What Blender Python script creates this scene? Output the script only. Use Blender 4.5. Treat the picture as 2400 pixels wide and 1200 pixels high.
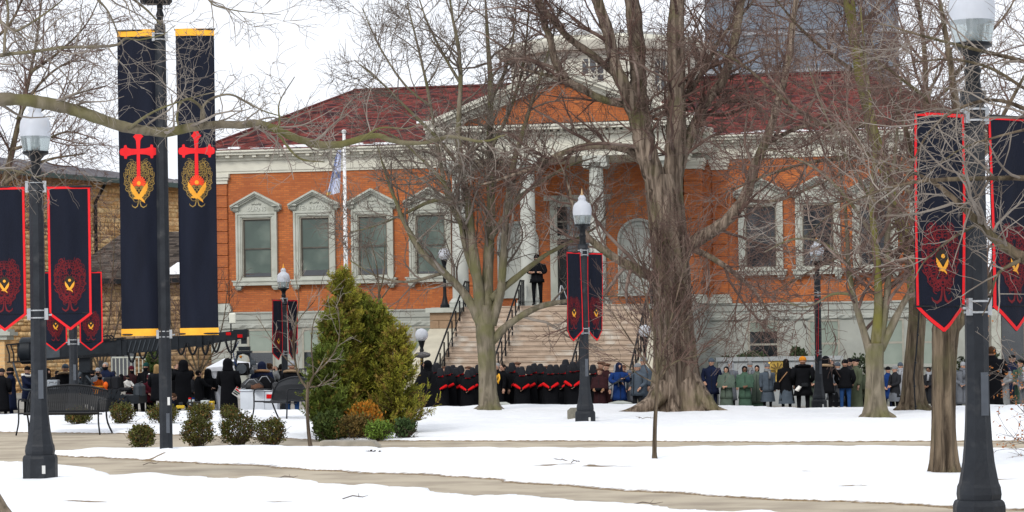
import bpy, bmesh, math, random
import numpy as np
from mathutils import Vector, Matrix

for _o in list(bpy.data.objects):
    bpy.data.objects.remove(_o, do_unlink=True)
SC = bpy.context.scene
COL = SC.collection
R = math.radians

# ------------------------------------------------------------------ camera, world, sun, exposure
F = 5600.0          # focal length in photo pixels (photo is 2400 wide)
CAM_H = 1.65
ROLL = 0.015
HZ = 807.0          # horizon row in the photo
cd = bpy.data.cameras.new('camera')
cam = bpy.data.objects.new('camera', cd); COL.objects.link(cam)
cam.location = (0, 0, CAM_H)
cam.rotation_euler = (math.pi / 2, ROLL, 0)
cd.sensor_width = 36.0
cd.lens = 36.0 * F / 2400.0
cd.shift_y = (HZ - 600.0) / 2400.0
cd.clip_start = 0.5
cd.clip_end = 3000
SC.camera = cam

W = bpy.data.worlds.new("World"); SC.world = W
W.use_nodes = True
nt = W.node_tree; nt.nodes.clear()
sky = nt.nodes.new('ShaderNodeTexSky'); sky.sky_type = 'NISHITA'; sky.sun_disc = False
sky.sun_elevation = R(38); sky.sun_rotation = R(200); sky.dust_density = 6.0; sky.air_density = 1.0
bw = nt.nodes.new('ShaderNodeRGBToBW'); nt.links.new(sky.outputs[0], bw.inputs[0])
# overcast: the cloud layer flattens the clear sky to an even, slightly cool white
tint = nt.nodes.new('ShaderNodeMix'); tint.data_type = 'RGBA'
tint.inputs[0].default_value = 0.80
nt.links.new(bw.outputs[0], tint.inputs[6])
tint.inputs[7].default_value = (8.9, 9.3, 10.0, 1)
bg = nt.nodes.new('ShaderNodeBackground'); bg.inputs[1].default_value = 0.115
nt.links.new(tint.outputs[2], bg.inputs[0])
wo = nt.nodes.new('ShaderNodeOutputWorld'); nt.links.new(bg.outputs[0], wo.inputs[0])

sd = bpy.data.lights.new('sun', 'SUN'); sd.energy = 1.3; sd.angle = R(14); sd.color = (1, .95, .88)
sun = bpy.data.objects.new('sun', sd); COL.objects.link(sun)
sun.rotation_euler = (R(52), 0, R(-25))
sun.location = (0, -20, 40)
SC.view_settings.view_transform = 'Standard'
SC.view_settings.look = 'None'
SC.view_settings.gamma = 1.0
SC.view_settings.use_curve_mapping = False
SC.view_settings.exposure = 0.30
SC.render.engine = 'CYCLES'
SC.cycles.max_bounces = 5
SC.cycles.diffuse_bounces = 3
SC.cycles.transparent_max_bounces = 6

# ------------------------------------------------------------------ measuring helpers
_c, _s = math.cos(ROLL), math.sin(ROLL)
def P(px, py, Y):
    dx, dy = px - 1200.0, HZ - py
    return Vector(((dx * _c + dy * _s) * Y / F, Y, CAM_H + (-dx * _s + dy * _c) * Y / F))
def GR(px, py, z=0.0):
    dx, dy = px - 1200.0, HZ - py
    Y = (z - CAM_H) * F / (-dx * _s + dy * _c)
    return P(px, py, Y)
ALPHA = R(11)
ca, sa = math.cos(ALPHA), math.sin(ALPHA)
BX, BY = 1.79, 82.0
def U(px, py, v):
    """photo point lying on the library's plane at depth v -> (u along the facade, z)"""
    dx, dy = px - 1200.0, HZ - py
    k = (dx * _c + dy * _s) / F
    u = (k * (BY + v * ca) - BX - v * sa) / (ca + k * sa)
    Y = BY - u * sa + v * ca
    return u, CAM_H + (-dx * _s + dy * _c) * Y / F
def BW(u, v, z=0.0):
    return Vector((BX + u * ca + v * sa, BY - u * sa + v * ca, z))
def street_z(X):
    return -0.53 - 0.02 * max(-22, min(22, X))

# ------------------------------------------------------------------ materials
MATS = {}
def _mat(name):
    m = bpy.data.materials.new(name); m.use_nodes = True
    n = m.node_tree.nodes; b = n['Principled BSDF']
    MATS[name] = m
    return m, n, m.node_tree.links, b
def mat(name, c1, c2=None, scale=8.0, rough=0.7, bump=0.0, bscale=None, metal=0.0, spec=None, detail=5, stretch=None, c3=None, scale3=1.0, t3=(.5, .65), coat=0.0):
    if name in MATS: return MATS[name]
    m, n, l, b = _mat(name)
    b.inputs['Roughness'].default_value = rough
    b.inputs['Metallic'].default_value = metal
    b.inputs['Specular IOR Level'].default_value = .3 if spec is None else spec
    if coat: b.inputs['Coat Weight'].default_value = coat
    if c2 is None:
        c2 = tuple(x * 0.8 for x in c1)
    tc = n.new('ShaderNodeTexCoord')
    src = tc.outputs['Object']
    if stretch:
        mp = n.new('ShaderNodeMapping'); mp.inputs['Scale'].default_value = stretch
        l.new(src, mp.inputs[0]); src = mp.outputs[0]
    nz = n.new('ShaderNodeTexNoise'); nz.inputs['Scale'].default_value = scale; nz.inputs['Detail'].default_value = detail
    l.new(src, nz.inputs[0])
    rp = n.new('ShaderNodeValToRGB')
    rp.color_ramp.elements[0].position = .35; rp.color_ramp.elements[1].position = .66
    rp.color_ramp.elements[0].color = (*c1, 1); rp.color_ramp.elements[1].color = (*c2, 1)
    l.new(nz.outputs[0], rp.inputs[0])
    out = rp.outputs[0]
    if c3 is not None:
        n3 = n.new('ShaderNodeTexNoise'); n3.inputs['Scale'].default_value = scale3; n3.inputs['Detail'].default_value = 4
        l.new(tc.outputs['Object'], n3.inputs[0])
        r3 = n.new('ShaderNodeMapRange'); r3.inputs[1].default_value = t3[0]; r3.inputs[2].default_value = t3[1]
        l.new(n3.outputs[0], r3.inputs[0])
        mx = n.new('ShaderNodeMix'); mx.data_type = 'RGBA'
        l.new(r3.outputs[0], mx.inputs[0]); l.new(out, mx.inputs[6]); mx.inputs[7].default_value = (*c3, 1)
        out = mx.outputs[2]
    l.new(out, b.inputs['Base Color'])
    if bump:
        bp = n.new('ShaderNodeBump'); bp.inputs['Strength'].default_value = bump; bp.inputs['Distance'].default_value = 0.03
        nb = n.new('ShaderNodeTexNoise'); nb.inputs['Scale'].default_value = bscale or scale * 2; nb.inputs['Detail'].default_value = 6
        l.new(src, nb.inputs[0]); l.new(nb.outputs[0], bp.inputs['Height']); l.new(bp.outputs[0], b.inputs['Normal'])
    return m
def attr_mat(name, rough=0.8, noise=0.25, nscale=20.0, bump=0.0, translucent=0.0):
    """colour from the mesh's own per-face colour attribute (kind of shingle, leaf ...)"""
    if name in MATS: return MATS[name]
    m, n, l, b = _mat(name)
    b.inputs['Roughness'].default_value = rough
    b.inputs['Specular IOR Level'].default_value = .25
    a = n.new('ShaderNodeAttribute'); a.attribute_name = 'col'
    tc = n.new('ShaderNodeTexCoord')
    nz = n.new('ShaderNodeTexNoise'); nz.inputs['Scale'].default_value = nscale; nz.inputs['Detail'].default_value = 4
    l.new(tc.outputs['Object'], nz.inputs[0])
    mr = n.new('ShaderNodeMapRange'); mr.inputs[1].default_value = .3; mr.inputs[2].default_value = .7
    mr.inputs[3].default_value = 1 - noise; mr.inputs[4].default_value = 1 + noise
    l.new(nz.outputs[0], mr.inputs[0])
    mx = n.new('ShaderNodeVectorMath'); mx.operation = 'SCALE'
    l.new(a.outputs['Color'], mx.inputs[0]); l.new(mr.outputs[0], mx.inputs['Scale'])
    l.new(mx.outputs[0], b.inputs['Base Color'])
    if bump:
        bp = n.new('ShaderNodeBump'); bp.inputs['Strength'].default_value = bump; bp.inputs['Distance'].default_value = .02
        l.new(nz.outputs[0], bp.inputs['Height']); l.new(bp.outputs[0], b.inputs['Normal'])
    return m
def brick_mat(name, c1, c2, mortar, bw_=0.215, rh=0.072, ms=0.009, noise_c=(0.2, 0.05, 0.02), rough=.85, bump=.5, nstr=.35):
    if name in MATS: return MATS[name]
    m, n, l, b = _mat(name)
    b.inputs['Roughness'].default_value = rough
    tc = n.new('ShaderNodeTexCoord'); sx = n.new('ShaderNodeSeparateXYZ'); l.new(tc.outputs['Object'], sx.inputs[0])
    ad = n.new('ShaderNodeMath'); ad.operation = 'ADD'; l.new(sx.outputs[0], ad.inputs[0]); l.new(sx.outputs[1], ad.inputs[1])
    cb = n.new('ShaderNodeCombineXYZ'); l.new(ad.outputs[0], cb.inputs[0]); l.new(sx.outputs[2], cb.inputs[1])
    bt = n.new('ShaderNodeTexBrick'); l.new(cb.outputs[0], bt.inputs['Vector'])
    bt.inputs['Color1'].default_value = (*c1, 1); bt.inputs['Color2'].default_value = (*c2, 1); bt.inputs['Mortar'].default_value = (*mortar, 1)
    bt.inputs['Scale'].default_value = 1; bt.inputs['Mortar Size'].default_value = ms; bt.inputs['Bias'].default_value = 0
    bt.inputs['Brick Width'].default_value = bw_; bt.inputs['Row Height'].default_value = rh
    nz = n.new('ShaderNodeTexNoise'); nz.inputs['Scale'].default_value = 1.1; nz.inputs['Detail'].default_value = 7
    mp = n.new('ShaderNodeMapping'); mp.inputs['Scale'].default_value = (1, 1, .45); l.new(tc.outputs['Object'], mp.inputs[0]); l.new(mp.outputs[0], nz.inputs[0])
    mr = n.new('ShaderNodeMapRange'); mr.inputs[1].default_value = .42; mr.inputs[2].default_value = .75; mr.inputs[4].default_value = nstr * 1.6
    l.new(nz.outputs[0], mr.inputs[0])
    mx = n.new('ShaderNodeMix'); mx.data_type = 'RGBA'; l.new(mr.outputs[0], mx.inputs[0]); l.new(bt.outputs[0], mx.inputs[6]); mx.inputs[7].default_value = (*noise_c, 1)
    l.new(mx.outputs[2], b.inputs['Base Color'])
    bp = n.new('ShaderNodeBump'); bp.inputs['Strength'].default_value = bump; bp.inputs['Distance'].default_value = .012; bp.invert = True
    l.new(bt.outputs['Fac'], bp.inputs['Height']); l.new(bp.outputs[0], b.inputs['Normal'])
    return m

# ------------------------------------------------------------------ object helpers
def tag(o, label=None, cat=None, group=None, kind=None):
    if label: o['label'] = label
    if cat: o['category'] = cat
    if group: o['group'] = group
    if kind: o['kind'] = kind
    return o
def thing(name, label, cat, loc=(0, 0, 0), rz=0.0, group=None):
    o = bpy.data.objects.new(name, None); COL.objects.link(o)
    o.empty_display_size = .2
    o.location = loc; o.rotation_euler = (0, 0, rz)
    return tag(o, label, cat, group)
def link(name, me, parent=None, loc=None, rot=None):
    o = bpy.data.objects.new(name, me); COL.objects.link(o)
    if parent is not None: o.parent = parent
    if loc is not None: o.location = loc
    if rot is not None: o.rotation_euler = rot
    return o
class MB:
    def __init__(s): s.v = []; s.f = []; s.m = []; s.cm = 0; s.X = None
    def add(s, vs, fs):
        b = len(s.v)
        if s.X is not None: vs = [s.X @ Vector(q) for q in vs]
        s.v += [tuple(q) for q in vs]
        for f in fs:
            s.f.append(tuple(b + i for i in f)); s.m.append(s.cm)
        return s
    def box(s, x0, x1, y0, y1, z0, z1):
        vs = [(x0, y0, z0), (x1, y0, z0), (x1, y1, z0), (x0, y1, z0), (x0, y0, z1), (x1, y0, z1), (x1, y1, z1), (x0, y1, z1)]
        return s.add(vs, [(0, 3, 2, 1), (4, 5, 6, 7), (0, 1, 5, 4), (1, 2, 6, 5), (2, 3, 7, 6), (3, 0, 4, 7)])
    def bbox(s, x0, x1, y0, y1, z0, z1, b):
        """box with bevelled front edges all round (octagonal loft)"""
        def ring(z, i): return [(x0 + i, y0 + b, z), (x0 + b, y0 + i, z), (x1 - b, y0 + i, z), (x1 - i, y0 + b, z), (x1 - i, y1 - b, z), (x1 - b, y1 - i, z), (x0 + b, y1 - i, z), (x0 + i, y1 - b, z)]
        return s.loft([ring(z0, b), ring(z0 + b, 0), ring(z1 - b, 0), ring(z1, b)])
    def loft(s, rings, cap0=True, cap1=True, closed=True):
        n = len(rings[0]); vs = [p for r in rings for p in r]; fs = []
        for i in range(len(rings) - 1):
            for j in range(n if closed else n - 1):
                a, b_ = i * n + j, i * n + (j + 1) % n
                fs.append((a, b_, b_ + n, a + n))
        if cap0: fs.append(tuple(reversed(range(n))))
        if cap1: fs.append(tuple((len(rings) - 1) * n + j for j in range(n)))
        return s.add(vs, fs)
    def lathe(s, prof, n=16, c=(0, 0, 0), sx=1, sy=1, rot=0.0, cap0=True, cap1=True):
        rings = [[(c[0] + sx * r * math.cos(rot + 2 * math.pi * j / n), c[1] + sy * r * math.sin(rot + 2 * math.pi * j / n), c[2] + z) for j in range(n)] for r, z in prof]
        return s.loft(rings, cap0, cap1)
    def tube(s, pts, rad, n=8, cap=True):
        pts = [Vector(p) for p in pts]
        rad = [rad] * len(pts) if not hasattr(rad, '__len__') else [float(q) for q in rad]
        rings = []; ref = None
        for i, p in enumerate(pts):
            t = (pts[min(i + 1, len(pts) - 1)] - pts[max(i - 1, 0)])
            if t.length < 1e-9: t = Vector((0, 0, 1))
            t.normalize()
            if ref is None:
                ref = Vector((0, 0, 1)) if abs(t.z) < .9 else Vector((1, 0, 0))
            a = t.cross(ref)
            if a.length < 1e-6: a = t.orthogonal()
            a.normalize(); b_ = a.cross(t).normalized(); ref = b_
            rings.append([p + rad[i] * (math.cos(2 * math.pi * j / n) * a + math.sin(2 * math.pi * j / n) * b_) for j in range(n)])
        return s.loft(rings, cap, cap)
    def bar(s, p, q, w, d=None, up=(0, 0, 1)):
        p, q = Vector(p), Vector(q); d = d or w
        t = (q - p).normalized(); u = Vector(up)
        a = t.cross(u)
        if a.length < 1e-5: a = t.orthogonal()
        a.normalize(); b_ = a.cross(t).normalized()
        r = lambda o: [o + a * w / 2 + b_ * d / 2, o - a * w / 2 + b_ * d / 2, o - a * w / 2 - b_ * d / 2, o + a * w / 2 - b_ * d / 2]
        return s.loft([r(p), r(q)])
    def prism(s, poly, y0, y1):
        """polygon in (x, z), extruded from y0 to y1 (counter-clockwise seen from -y)"""
        n = len(poly)
        vs = [(x, y0, z) for x, z in poly] + [(x, y1, z) for x, z in poly]
        fs = [tuple(range(n)), tuple(reversed(range(n, 2 * n)))]
        for j in range(n):
            k = (j + 1) % n
            fs.append((j, n + j, n + k, k))
        return s.add(vs, fs)
    def ball(s, c, rx, ry=None, rz=None, n=12, m=8):
        ry = ry or rx; rz = rz or rx
        rings = []
        for i in range(m + 1):
            a = math.pi * (i + .02) / (m + .04) - math.pi / 2
            rings.append([(c[0] + rx * math.cos(a) * math.cos(2 * math.pi * j / n), c[1] + ry * math.cos(a) * math.sin(2 * math.pi * j / n), c[2] + rz * math.sin(a)) for j in range(n)])
        return s.loft(rings)
    def mesh(s, name, mats, smooth=False):
        me = bpy.data.meshes.new(name)
        me.from_pydata(s.v, [], s.f)
        if not isinstance(mats, (list, tuple)): mats = [mats]
        for m_ in mats: me.materials.append(m_)
        if len(mats) > 1: me.polygons.foreach_set('material_index', s.m)
        if smooth:
            me.polygons.foreach_set('use_smooth', [True] * len(me.polygons))
            if smooth == 'auto':
                try: me.set_sharp_from_angle(angle=R(38))
                except Exception: pass
        me.update()
        return me
    def build(s, name, mats, parent=None, smooth=False, loc=None, rot=None):
        return link(name, s.mesh(name, mats, smooth), parent, loc, rot)
def np_mesh(name, verts, quads, mats, smooth=False, cols=None, nside=4, mi=None):
    verts = np.ascontiguousarray(verts, dtype=np.float32).reshape(-1, 3)
    quads = np.ascontiguousarray(quads, dtype=np.int32).reshape(-1, nside)
    me = bpy.data.meshes.new(name)
    me.vertices.add(len(verts)); me.vertices.foreach_set('co', verts.ravel())
    me.loops.add(quads.size); me.loops.foreach_set('vertex_index', quads.ravel())
    me.polygons.add(len(quads)); me.polygons.foreach_set('loop_start', np.arange(0, quads.size, nside, dtype=np.int32))
    if not isinstance(mats, (list, tuple)): mats = [mats]
    for m_ in mats: me.materials.append(m_)
    if mi is not None: me.polygons.foreach_set('material_index', np.asarray(mi, dtype=np.int32))
    if smooth: me.polygons.foreach_set('use_smooth', np.ones(len(quads), dtype=bool))
    me.update(calc_edges=True)
    if cols is not None:
        a = me.attributes.new('col', 'FLOAT_COLOR', 'FACE')
        c4 = np.ones((len(quads), 4), dtype=np.float32); c4[:, :3] = cols
        a.data.foreach_set('color', c4.ravel())
    return me
def copy_tree(o, parent=None):
    c = o.copy(); COL.objects.link(c)
    if parent is not None: c.parent = parent
    for ch in list(o.children): copy_tree(ch, c)
    return c
def text(name, body, size, mt, parent, loc, rot=(math.pi / 2, 0, 0), ext=.012, align='CENTER'):
    cu = bpy.data.curves.new(name, 'FONT'); cu.body = body; cu.size = size; cu.extrude = ext; cu.align_x = align; cu.align_y = 'CENTER'
    cu.resolution_u = 2; cu.offset = .004
    cu.materials.append(mt)
    tmp = bpy.data.objects.new(name, cu); COL.objects.link(tmp)
    me = bpy.data.meshes.new_from_object(tmp.evaluated_get(bpy.context.evaluated_depsgraph_get()))
    bpy.data.objects.remove(tmp, do_unlink=True); bpy.data.curves.remove(cu)
    me.name = name
    return link(name, me, parent, loc, rot)

# ------------------------------------------------------------------ palette
M_SNOW = None
brick = brick_mat('brick_wall', (.49, .145, .034), (.34, .088, .021), (.27, .10, .04), noise_c=(.27, .066, .02), nstr=.45)
brick_q = brick_mat('brick_quoin', (.45, .13, .030), (.31, .080, .02), (.25, .092, .04), noise_c=(.24, .058, .018), nstr=.45)
stone = mat('base_stone', (.36, .37, .33), (.30, .31, .28), 1.6, .85, .15, 14, c3=(.24, .24, .21), scale3=.7, t3=(.52, .72))
trim = mat('cream_trim', (.60, .585, .50), (.53, .515, .44), 2.2, .7, .05, 20, c3=(.42, .40, .33), scale3=1.3, t3=(.58, .75))
wtrim = mat('window_stone', (.43, .44, .39), (.37, .38, .33), 3, .8, .08, 22, c3=(.28, .28, .24), scale3=1.5, t3=(.56, .74))
sashm = mat('sash_paint', (.33, .31, .26), (.27, .255, .21), 5, .6)
blind = mat('window_blind', (.066, .096, .078), (.044, .066, .055), .9, .5, 0, c3=(.11, .14, .115), scale3=.7, coat=.5)
glass_d = mat('dark_pane', (.012, .014, .018), (.03, .034, .038), 1.2, .06, 0, spec=.8, coat=.4)
sandstone = mat('stair_stone', (.45, .355, .275), (.36, .28, .215), 2.6, .85, .15, 18, c3=(.52, .48, .42), scale3=1.4, t3=(.55, .7))
sand_dark = mat('pier_stone', (.30, .20, .125), (.25, .165, .10), 3, .85, .2, 16)
stucco = mat('cheek_stucco', (.50, .46, .36), (.42, .385, .30), 2, .9, .2, 14)
iron = mat('black_iron', (.006, .007, .009), (.011, .012, .014), 12, .42, .05, 30, spec=.16)
post_m = mat('lamp_post_paint', (.012, .014, .018), (.019, .022, .027), 5, .5, .2, 26, c3=(.045, .046, .048), scale3=4.5, t3=(.58, .75), spec=.2)
steel = mat('clamp_steel', (.42, .43, .44), (.32, .33, .34), 10, .4, metal=.6)
concrete = mat('concrete_path', (.43, .37, .28), (.36, .305, .23), 1.3, .9, .15, 20, c3=(.27, .225, .17), scale3=1.3, t3=(.45, .75))
kerb_m = mat('kerb_concrete', (.30, .29, .26), (.23, .22, .20), 4, .9, .1)
asphalt = mat('asphalt', (.055, .055, .058), (.075, .074, .073), 5, .9, .1, 30, c3=(.16, .155, .15), scale3=.5)
sidewalk = mat('sidewalk', (.30, .285, .26), (.25, .235, .21), 1.5, .9, .1)
navy = mat('banner_cloth', (.0085, .011, .0215), (.0055, .007, .014), 3, .7, .25, 90, spec=.12, stretch=(1, 1, .25))
red = mat('banner_red', (.70, .010, .014), (.60, .008, .012), 6, .7)
red_dk = mat('scroll_red', (.15, .006, .010), (.10, .004, .007), 8, .8)
gold = mat('emblem_gold', (.72, .32, .025), (.62, .26, .018), 8, .6)
gold_dk = mat('scroll_gold', (.30, .19, .045), (.22, .14, .035), 8, .7)
hem_y = mat('hem_yellow', (.86, .42, .035), (.78, .37, .03), 5, .75, .05, 40)
globe_w = mat('white_globe', (.62, .64, .69), (.56, .585, .63), 2, .12, 0, spec=.6)
globe_c = mat('frosted_globe', (.58, .63, .63), (.46, .52, .52), 3, .08, 0, spec=.7)
black_cloth = mat('black_cloth', (.0048, .0054, .0088), (.0032, .0036, .0058), 5, .85, .1, 30)

for _m, _t in ((globe_c, .75), (globe_w, .30)):
    _b = _m.node_tree.nodes['Principled BSDF']; _b.inputs['Transmission Weight'].default_value = _t; _b.inputs['IOR'].default_value = 1.12
# ================================================================== THE SETTING: ground
rng = np.random.default_rng(7)
def vnoise(x, y, f, seed):
    """smooth value noise on arrays"""
    r = np.random.default_rng(seed); T = r.random((64, 64))
    x = x * f; y = y * f
    xi = np.floor(x).astype(int); yi = np.floor(y).astype(int); fx = x - xi; fy = y - yi
    fx = fx * fx * (3 - 2 * fx); fy = fy * fy * (3 - 2 * fy)
    a = T[xi % 64, yi % 64]; b_ = T[(xi + 1) % 64, yi % 64]; c_ = T[xi % 64, (yi + 1) % 64]; d = T[(xi + 1) % 64, (yi + 1) % 64]
    return (a * (1 - fx) + b_ * fx) * (1 - fy) + (c_ * (1 - fx) + d * fx) * fy
def poly_sd(X, Y, poly):
    """signed distance (negative inside) to a polygon, on arrays"""
    d = np.full(X.shape, 1e9); inside = np.zeros(X.shape, bool)
    n = len(poly)
    for i in range(n):
        ax, ay = poly[i]; bx, by = poly[(i + 1) % n]
        ex, ey = bx - ax, by - ay
        t = np.clip(((X - ax) * ex + (Y - ay) * ey) / (ex * ex + ey * ey), 0, 1)
        d = np.minimum(d, np.hypot(X - ax - t * ex, Y - ay - t * ey))
        cond = ((ay > Y) != (by > Y)) & (X < (bx - ax) * (Y - ay) / (by - ay + 1e-12) + ax)
        inside ^= cond
    return np.where(inside, -d, d)
def gp(px, py, z=.0):
    v = GR(px, py, z); return (v.x, v.y)
# front path: diagonal from far left to near right
pathB = [gp(-500, 1030), gp(0, 1060), gp(240, 1075), gp(480, 1087), gp(800, 1108), gp(1080, 1121), gp(1440, 1150), gp(1800, 1172), gp(2230, 1191), gp(2500, 1203), gp(2900, 1235),
         gp(2900, 1330, .08), gp(2400, 1262, .08), gp(2100, 1228, .08), gp(1700, 1200, .08), gp(1400, 1183, .08), gp(1200, 1168, .08), gp(1060, 1157, .08), gp(850, 1139, .08), gp(680, 1130, .08), gp(480, 1118, .08), gp(280, 1102, .08), gp(0, 1082, .08), gp(-500, 1060, .08)]
# back path: broad at the left, seen almost edge-on to the right
pathA = [gp(-500, 1000), gp(0, 1013), gp(330, 1017), gp(560, 1024), gp(780, 1033.5), gp(1000, 1033.5), gp(1400, 1034), gp(1800, 1036), gp(2150, 1034), gp(2330, 1034), gp(2800, 1034),
         gp(2800, 1045, .08), gp(2330, 1043, .08), gp(2150, 1040, .08), gp(1800, 1040, .08), gp(1400, 1044, .08), gp(1000, 1042, .08), gp(780, 1042, .08), gp(640, 1036, .08), gp(560, 1036, .08), gp(430, 1040, .08), gp(240, 1044, .08), gp(60, 1058, .05), gp(0, 1062, .03), gp(-500, 1046)]
x0, x1, y0, y1 = -24.0, 26.0, 11.0, 61.5
nx, ny = 640, 620
ys = y0 * (y1 / y0) ** (np.linspace(0, 1, ny))
xs = np.linspace(x0, x1, nx)
GX, GY = np.meshgrid(xs, ys)
wob = (vnoise(GX, GY, 1.6, 3) - .5) * .34 + (vnoise(GX, GY, 5, 4) - .5) * .14
sdB = poly_sd(GX, GY, pathB) + wob * .8
sdA = poly_sd(GX, GY, pathA) + wob * .5
sdp = np.minimum(sdA, sdB)
depth = .05 + .04 * vnoise(GX, GY, .6, 5) + .03 * vnoise(GX, GY, 2.2, 6) + .012 * vnoise(GX, GY, 7, 8)
# trodden / melted spots and hollows round the trunks
bare = [(BX_, BY_, r_, k_) for (BX_, BY_, r_, k_) in []]
def spot(px, py, rx, ry, k):
    v = GR(px, py)
    return k * np.exp(-(((GX - v.x) / rx) ** 2 + ((GY - v.y) / ry) ** 2))
depth -= spot(1590, 968, 1.5, .9, .16) + spot(140, 1126, .8, .5, .20) + spot(2215, 1120, .55, .5, .10) + spot(2060, 987, .6, .6, .07)
depth -= spot(1700, 968, .8, .4, .12) + spot(430, 1060, .3, .3, .05) + spot(2000, 1145, 1.2, .35, .10) + spot(2350, 1062, 1.1, .35, .13) + spot(1100, 1028, 4, .3, .02)
melt = np.zeros_like(GX)
for (px_, py_, rx_, ry_, k_) in ((1300, 1105, .9, .10, .13), (1420, 1107, .6, .08, .14), (1620, 1117, .35, .06, .12), (1860, 1125, .7, .10, .13), (1990, 1146, .35, .12, .10), (1920, 1160, .3, .10, .12), (2040, 1155, .4, .1, .12), (210, 1192, .5, .07, .085), (340, 1191, .4, .05, .08), (900, 1168, .6, .08, .08), (980, 1172, .5, .07, .08), (640, 1195, .5, .10, .09), (520, 1080, .4, .05, .1), (385, 1078, .25, .05, .1), (1320, 1006, .5, .08, .10), (2330, 1140, .3, .08, .14), (2290, 1130, .3, .08, .12), (2370, 1065, 1.0, .15, .12), (700, 1040, .4, .08, .1), (1870, 1148, .2, .08, .12), (2150, 1120, .35, .06, .13)):
    sp_ = spot(px_, py_, rx_ * .9, ry_ * 1.9, k_) * (.35 + 1.3 * vnoise(GX, GY * 2, 5, 21)); melt += 1.15 * sp_; depth -= .2 * sp_
depth -= .15 * np.clip(vnoise(GX * .35, GY * 1.6, 1.5, 11) - .80, 0, 1) * 1.6 + .12 * np.clip(vnoise(GX * .5, GY * 2.2, 2.2, 12) - .84, 0, 1)
ridge = np.exp(-((sdB - .42) / .26) ** 2) * np.clip(vnoise(GX, GY, 1.3, 51) * 1.6 - .55, 0, 1)
depth += .055 * ridge + .03 * np.clip(vnoise(GX, GY, 3.1, 52) - .6, 0, 1) * 1.5
fr_ = np.random.default_rng(88)
for (xa_, ya_, xb_, yb_) in ((-4, 33, -1, 26), (1.5, 44, 3.5, 57), (6.5, 31, 2, 24), (-1.5, 50, -4.5, 58), (8, 46, 5.6, 54)):
    n_ = int(math.hypot(xb_ - xa_, yb_ - ya_) / .62)
    for q in range(n_):
        t_ = q / n_; fx_ = xa_ + (xb_ - xa_) * t_ + (.13 if q % 2 else -.13) + fr_.normal(0, .06); fyy = ya_ + (yb_ - ya_) * t_ + fr_.normal(0, .08)
        depth -= .05 * np.exp(-(((GX - fx_) / .09) ** 2 + ((GY - fyy) / .20) ** 2))
depth = np.where(sdA < 1.6, depth * np.clip(.45 + .34 * sdA, .45, 1), depth)
edge = np.clip(sdp / .22, 0, 1); edge = edge * edge * (3 - 2 * edge)
fy_ = np.interp(GX, [p[0] for p in sorted(pathB[:11])], [p[1] for p in sorted(pathB[:11])])
far = (GY > fy_ - .3) & (sdB > 0) & (GX > -6.5)
edge = np.where(far, edge * np.clip(sdB / (.35 + .5 * vnoise(GX, GY, 1.1, 31)), .12, 1), edge)
GZ = depth * edge - .05 * (1 - edge)
GZ += .05 * np.clip((vnoise(GX, GY, .25, 9) - .5), 0, 1)
# bank along the street kerb falls away
yend = np.interp(GX, [-24, -8, 0, 4.6, 6.6, 26], [59.4, 59.8, 60.4, 60.0, 54.9, 54.6]) + (vnoise(GX, GY * 0, .9, 61) - .5) * .5
fall = np.clip((GY - yend) / .8, 0, 1); GZ = GZ - fall * 1.3
V = np.stack([GX, GY, GZ], -1).reshape(-1, 3)
ii = (np.arange(ny - 1)[:, None] * nx + np.arange(nx - 1)[None, :]).ravel()
Q = np.stack([ii, ii + 1, ii + nx + 1, ii + nx], 1)
snow_m, n, l, b = _mat('snow_cover')
b.inputs['Roughness'].default_value = .55
b.inputs['Specular IOR Level'].default_value = .25
at = n.new('ShaderNodeAttribute'); at.attribute_name = 'thin'
tc = n.new('ShaderNodeTexCoord')
nz = n.new('ShaderNodeTexNoise'); nz.inputs['Scale'].default_value = 9; nz.inputs['Detail'].default_value = 8; l.new(tc.outputs['Object'], nz.inputs[0])
ml = n.new('ShaderNodeMath'); ml.operation = 'MULTIPLY_ADD'; ml.inputs[1].default_value = .04; l.new(nz.outputs[0], ml.inputs[0]); l.new(at.outputs['Fac'], ml.inputs[2])
mr = n.new('ShaderNodeMapRange'); mr.inputs[1].default_value = .018; mr.inputs[2].default_value = .034; l.new(ml.outputs[0], mr.inputs[0])
g2 = n.new('ShaderNodeTexNoise'); g2.inputs['Scale'].default_value = 40; g2.inputs['Detail'].default_value = 5; l.new(tc.outputs['Object'], g2.inputs[0])
rp = n.new('ShaderNodeValToRGB'); rp.color_ramp.elements[0].color = (.09, .055, .025, 1); rp.color_ramp.elements[1].color = (.26, .18, .085, 1)
rp.color_ramp.elements[0].position = .35; rp.color_ramp.elements[1].position = .65
l.new(g2.outputs[0], rp.inputs[0])
mx = n.new('ShaderNodeMix'); mx.data_type = 'RGBA'; l.new(mr.outputs[0], mx.inputs[0]); l.new(rp.outputs[0], mx.inputs[6]); mx.inputs[7].default_value = (.80, .815, .84, 1)
l.new(mx.outputs[2], b.inputs['Base Color'])
bp = n.new('ShaderNodeBump'); bp.inputs['Strength'].default_value = .5; bp.inputs['Distance'].default_value = .03
n4 = n.new('ShaderNodeTexNoise'); n4.inputs['Scale'].default_value = 6; n4.inputs['Detail'].default_value = 9; l.new(tc.outputs['Object'], n4.inputs[0])
l.new(n4.outputs[0], bp.inputs['Height']); l.new(bp.outputs[0], b.inputs['Normal'])
me = np_mesh('snow', V, Q, snow_m, smooth=True)
a = me.attributes.new('thin', 'FLOAT', 'POINT'); a.data.foreach_set('value', (GZ - melt).ravel().astype(np.float32))
o = link('snow', me); o['kind'] = 'structure'; o['label'] = 'trodden white snow covering the park lawn'
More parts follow.
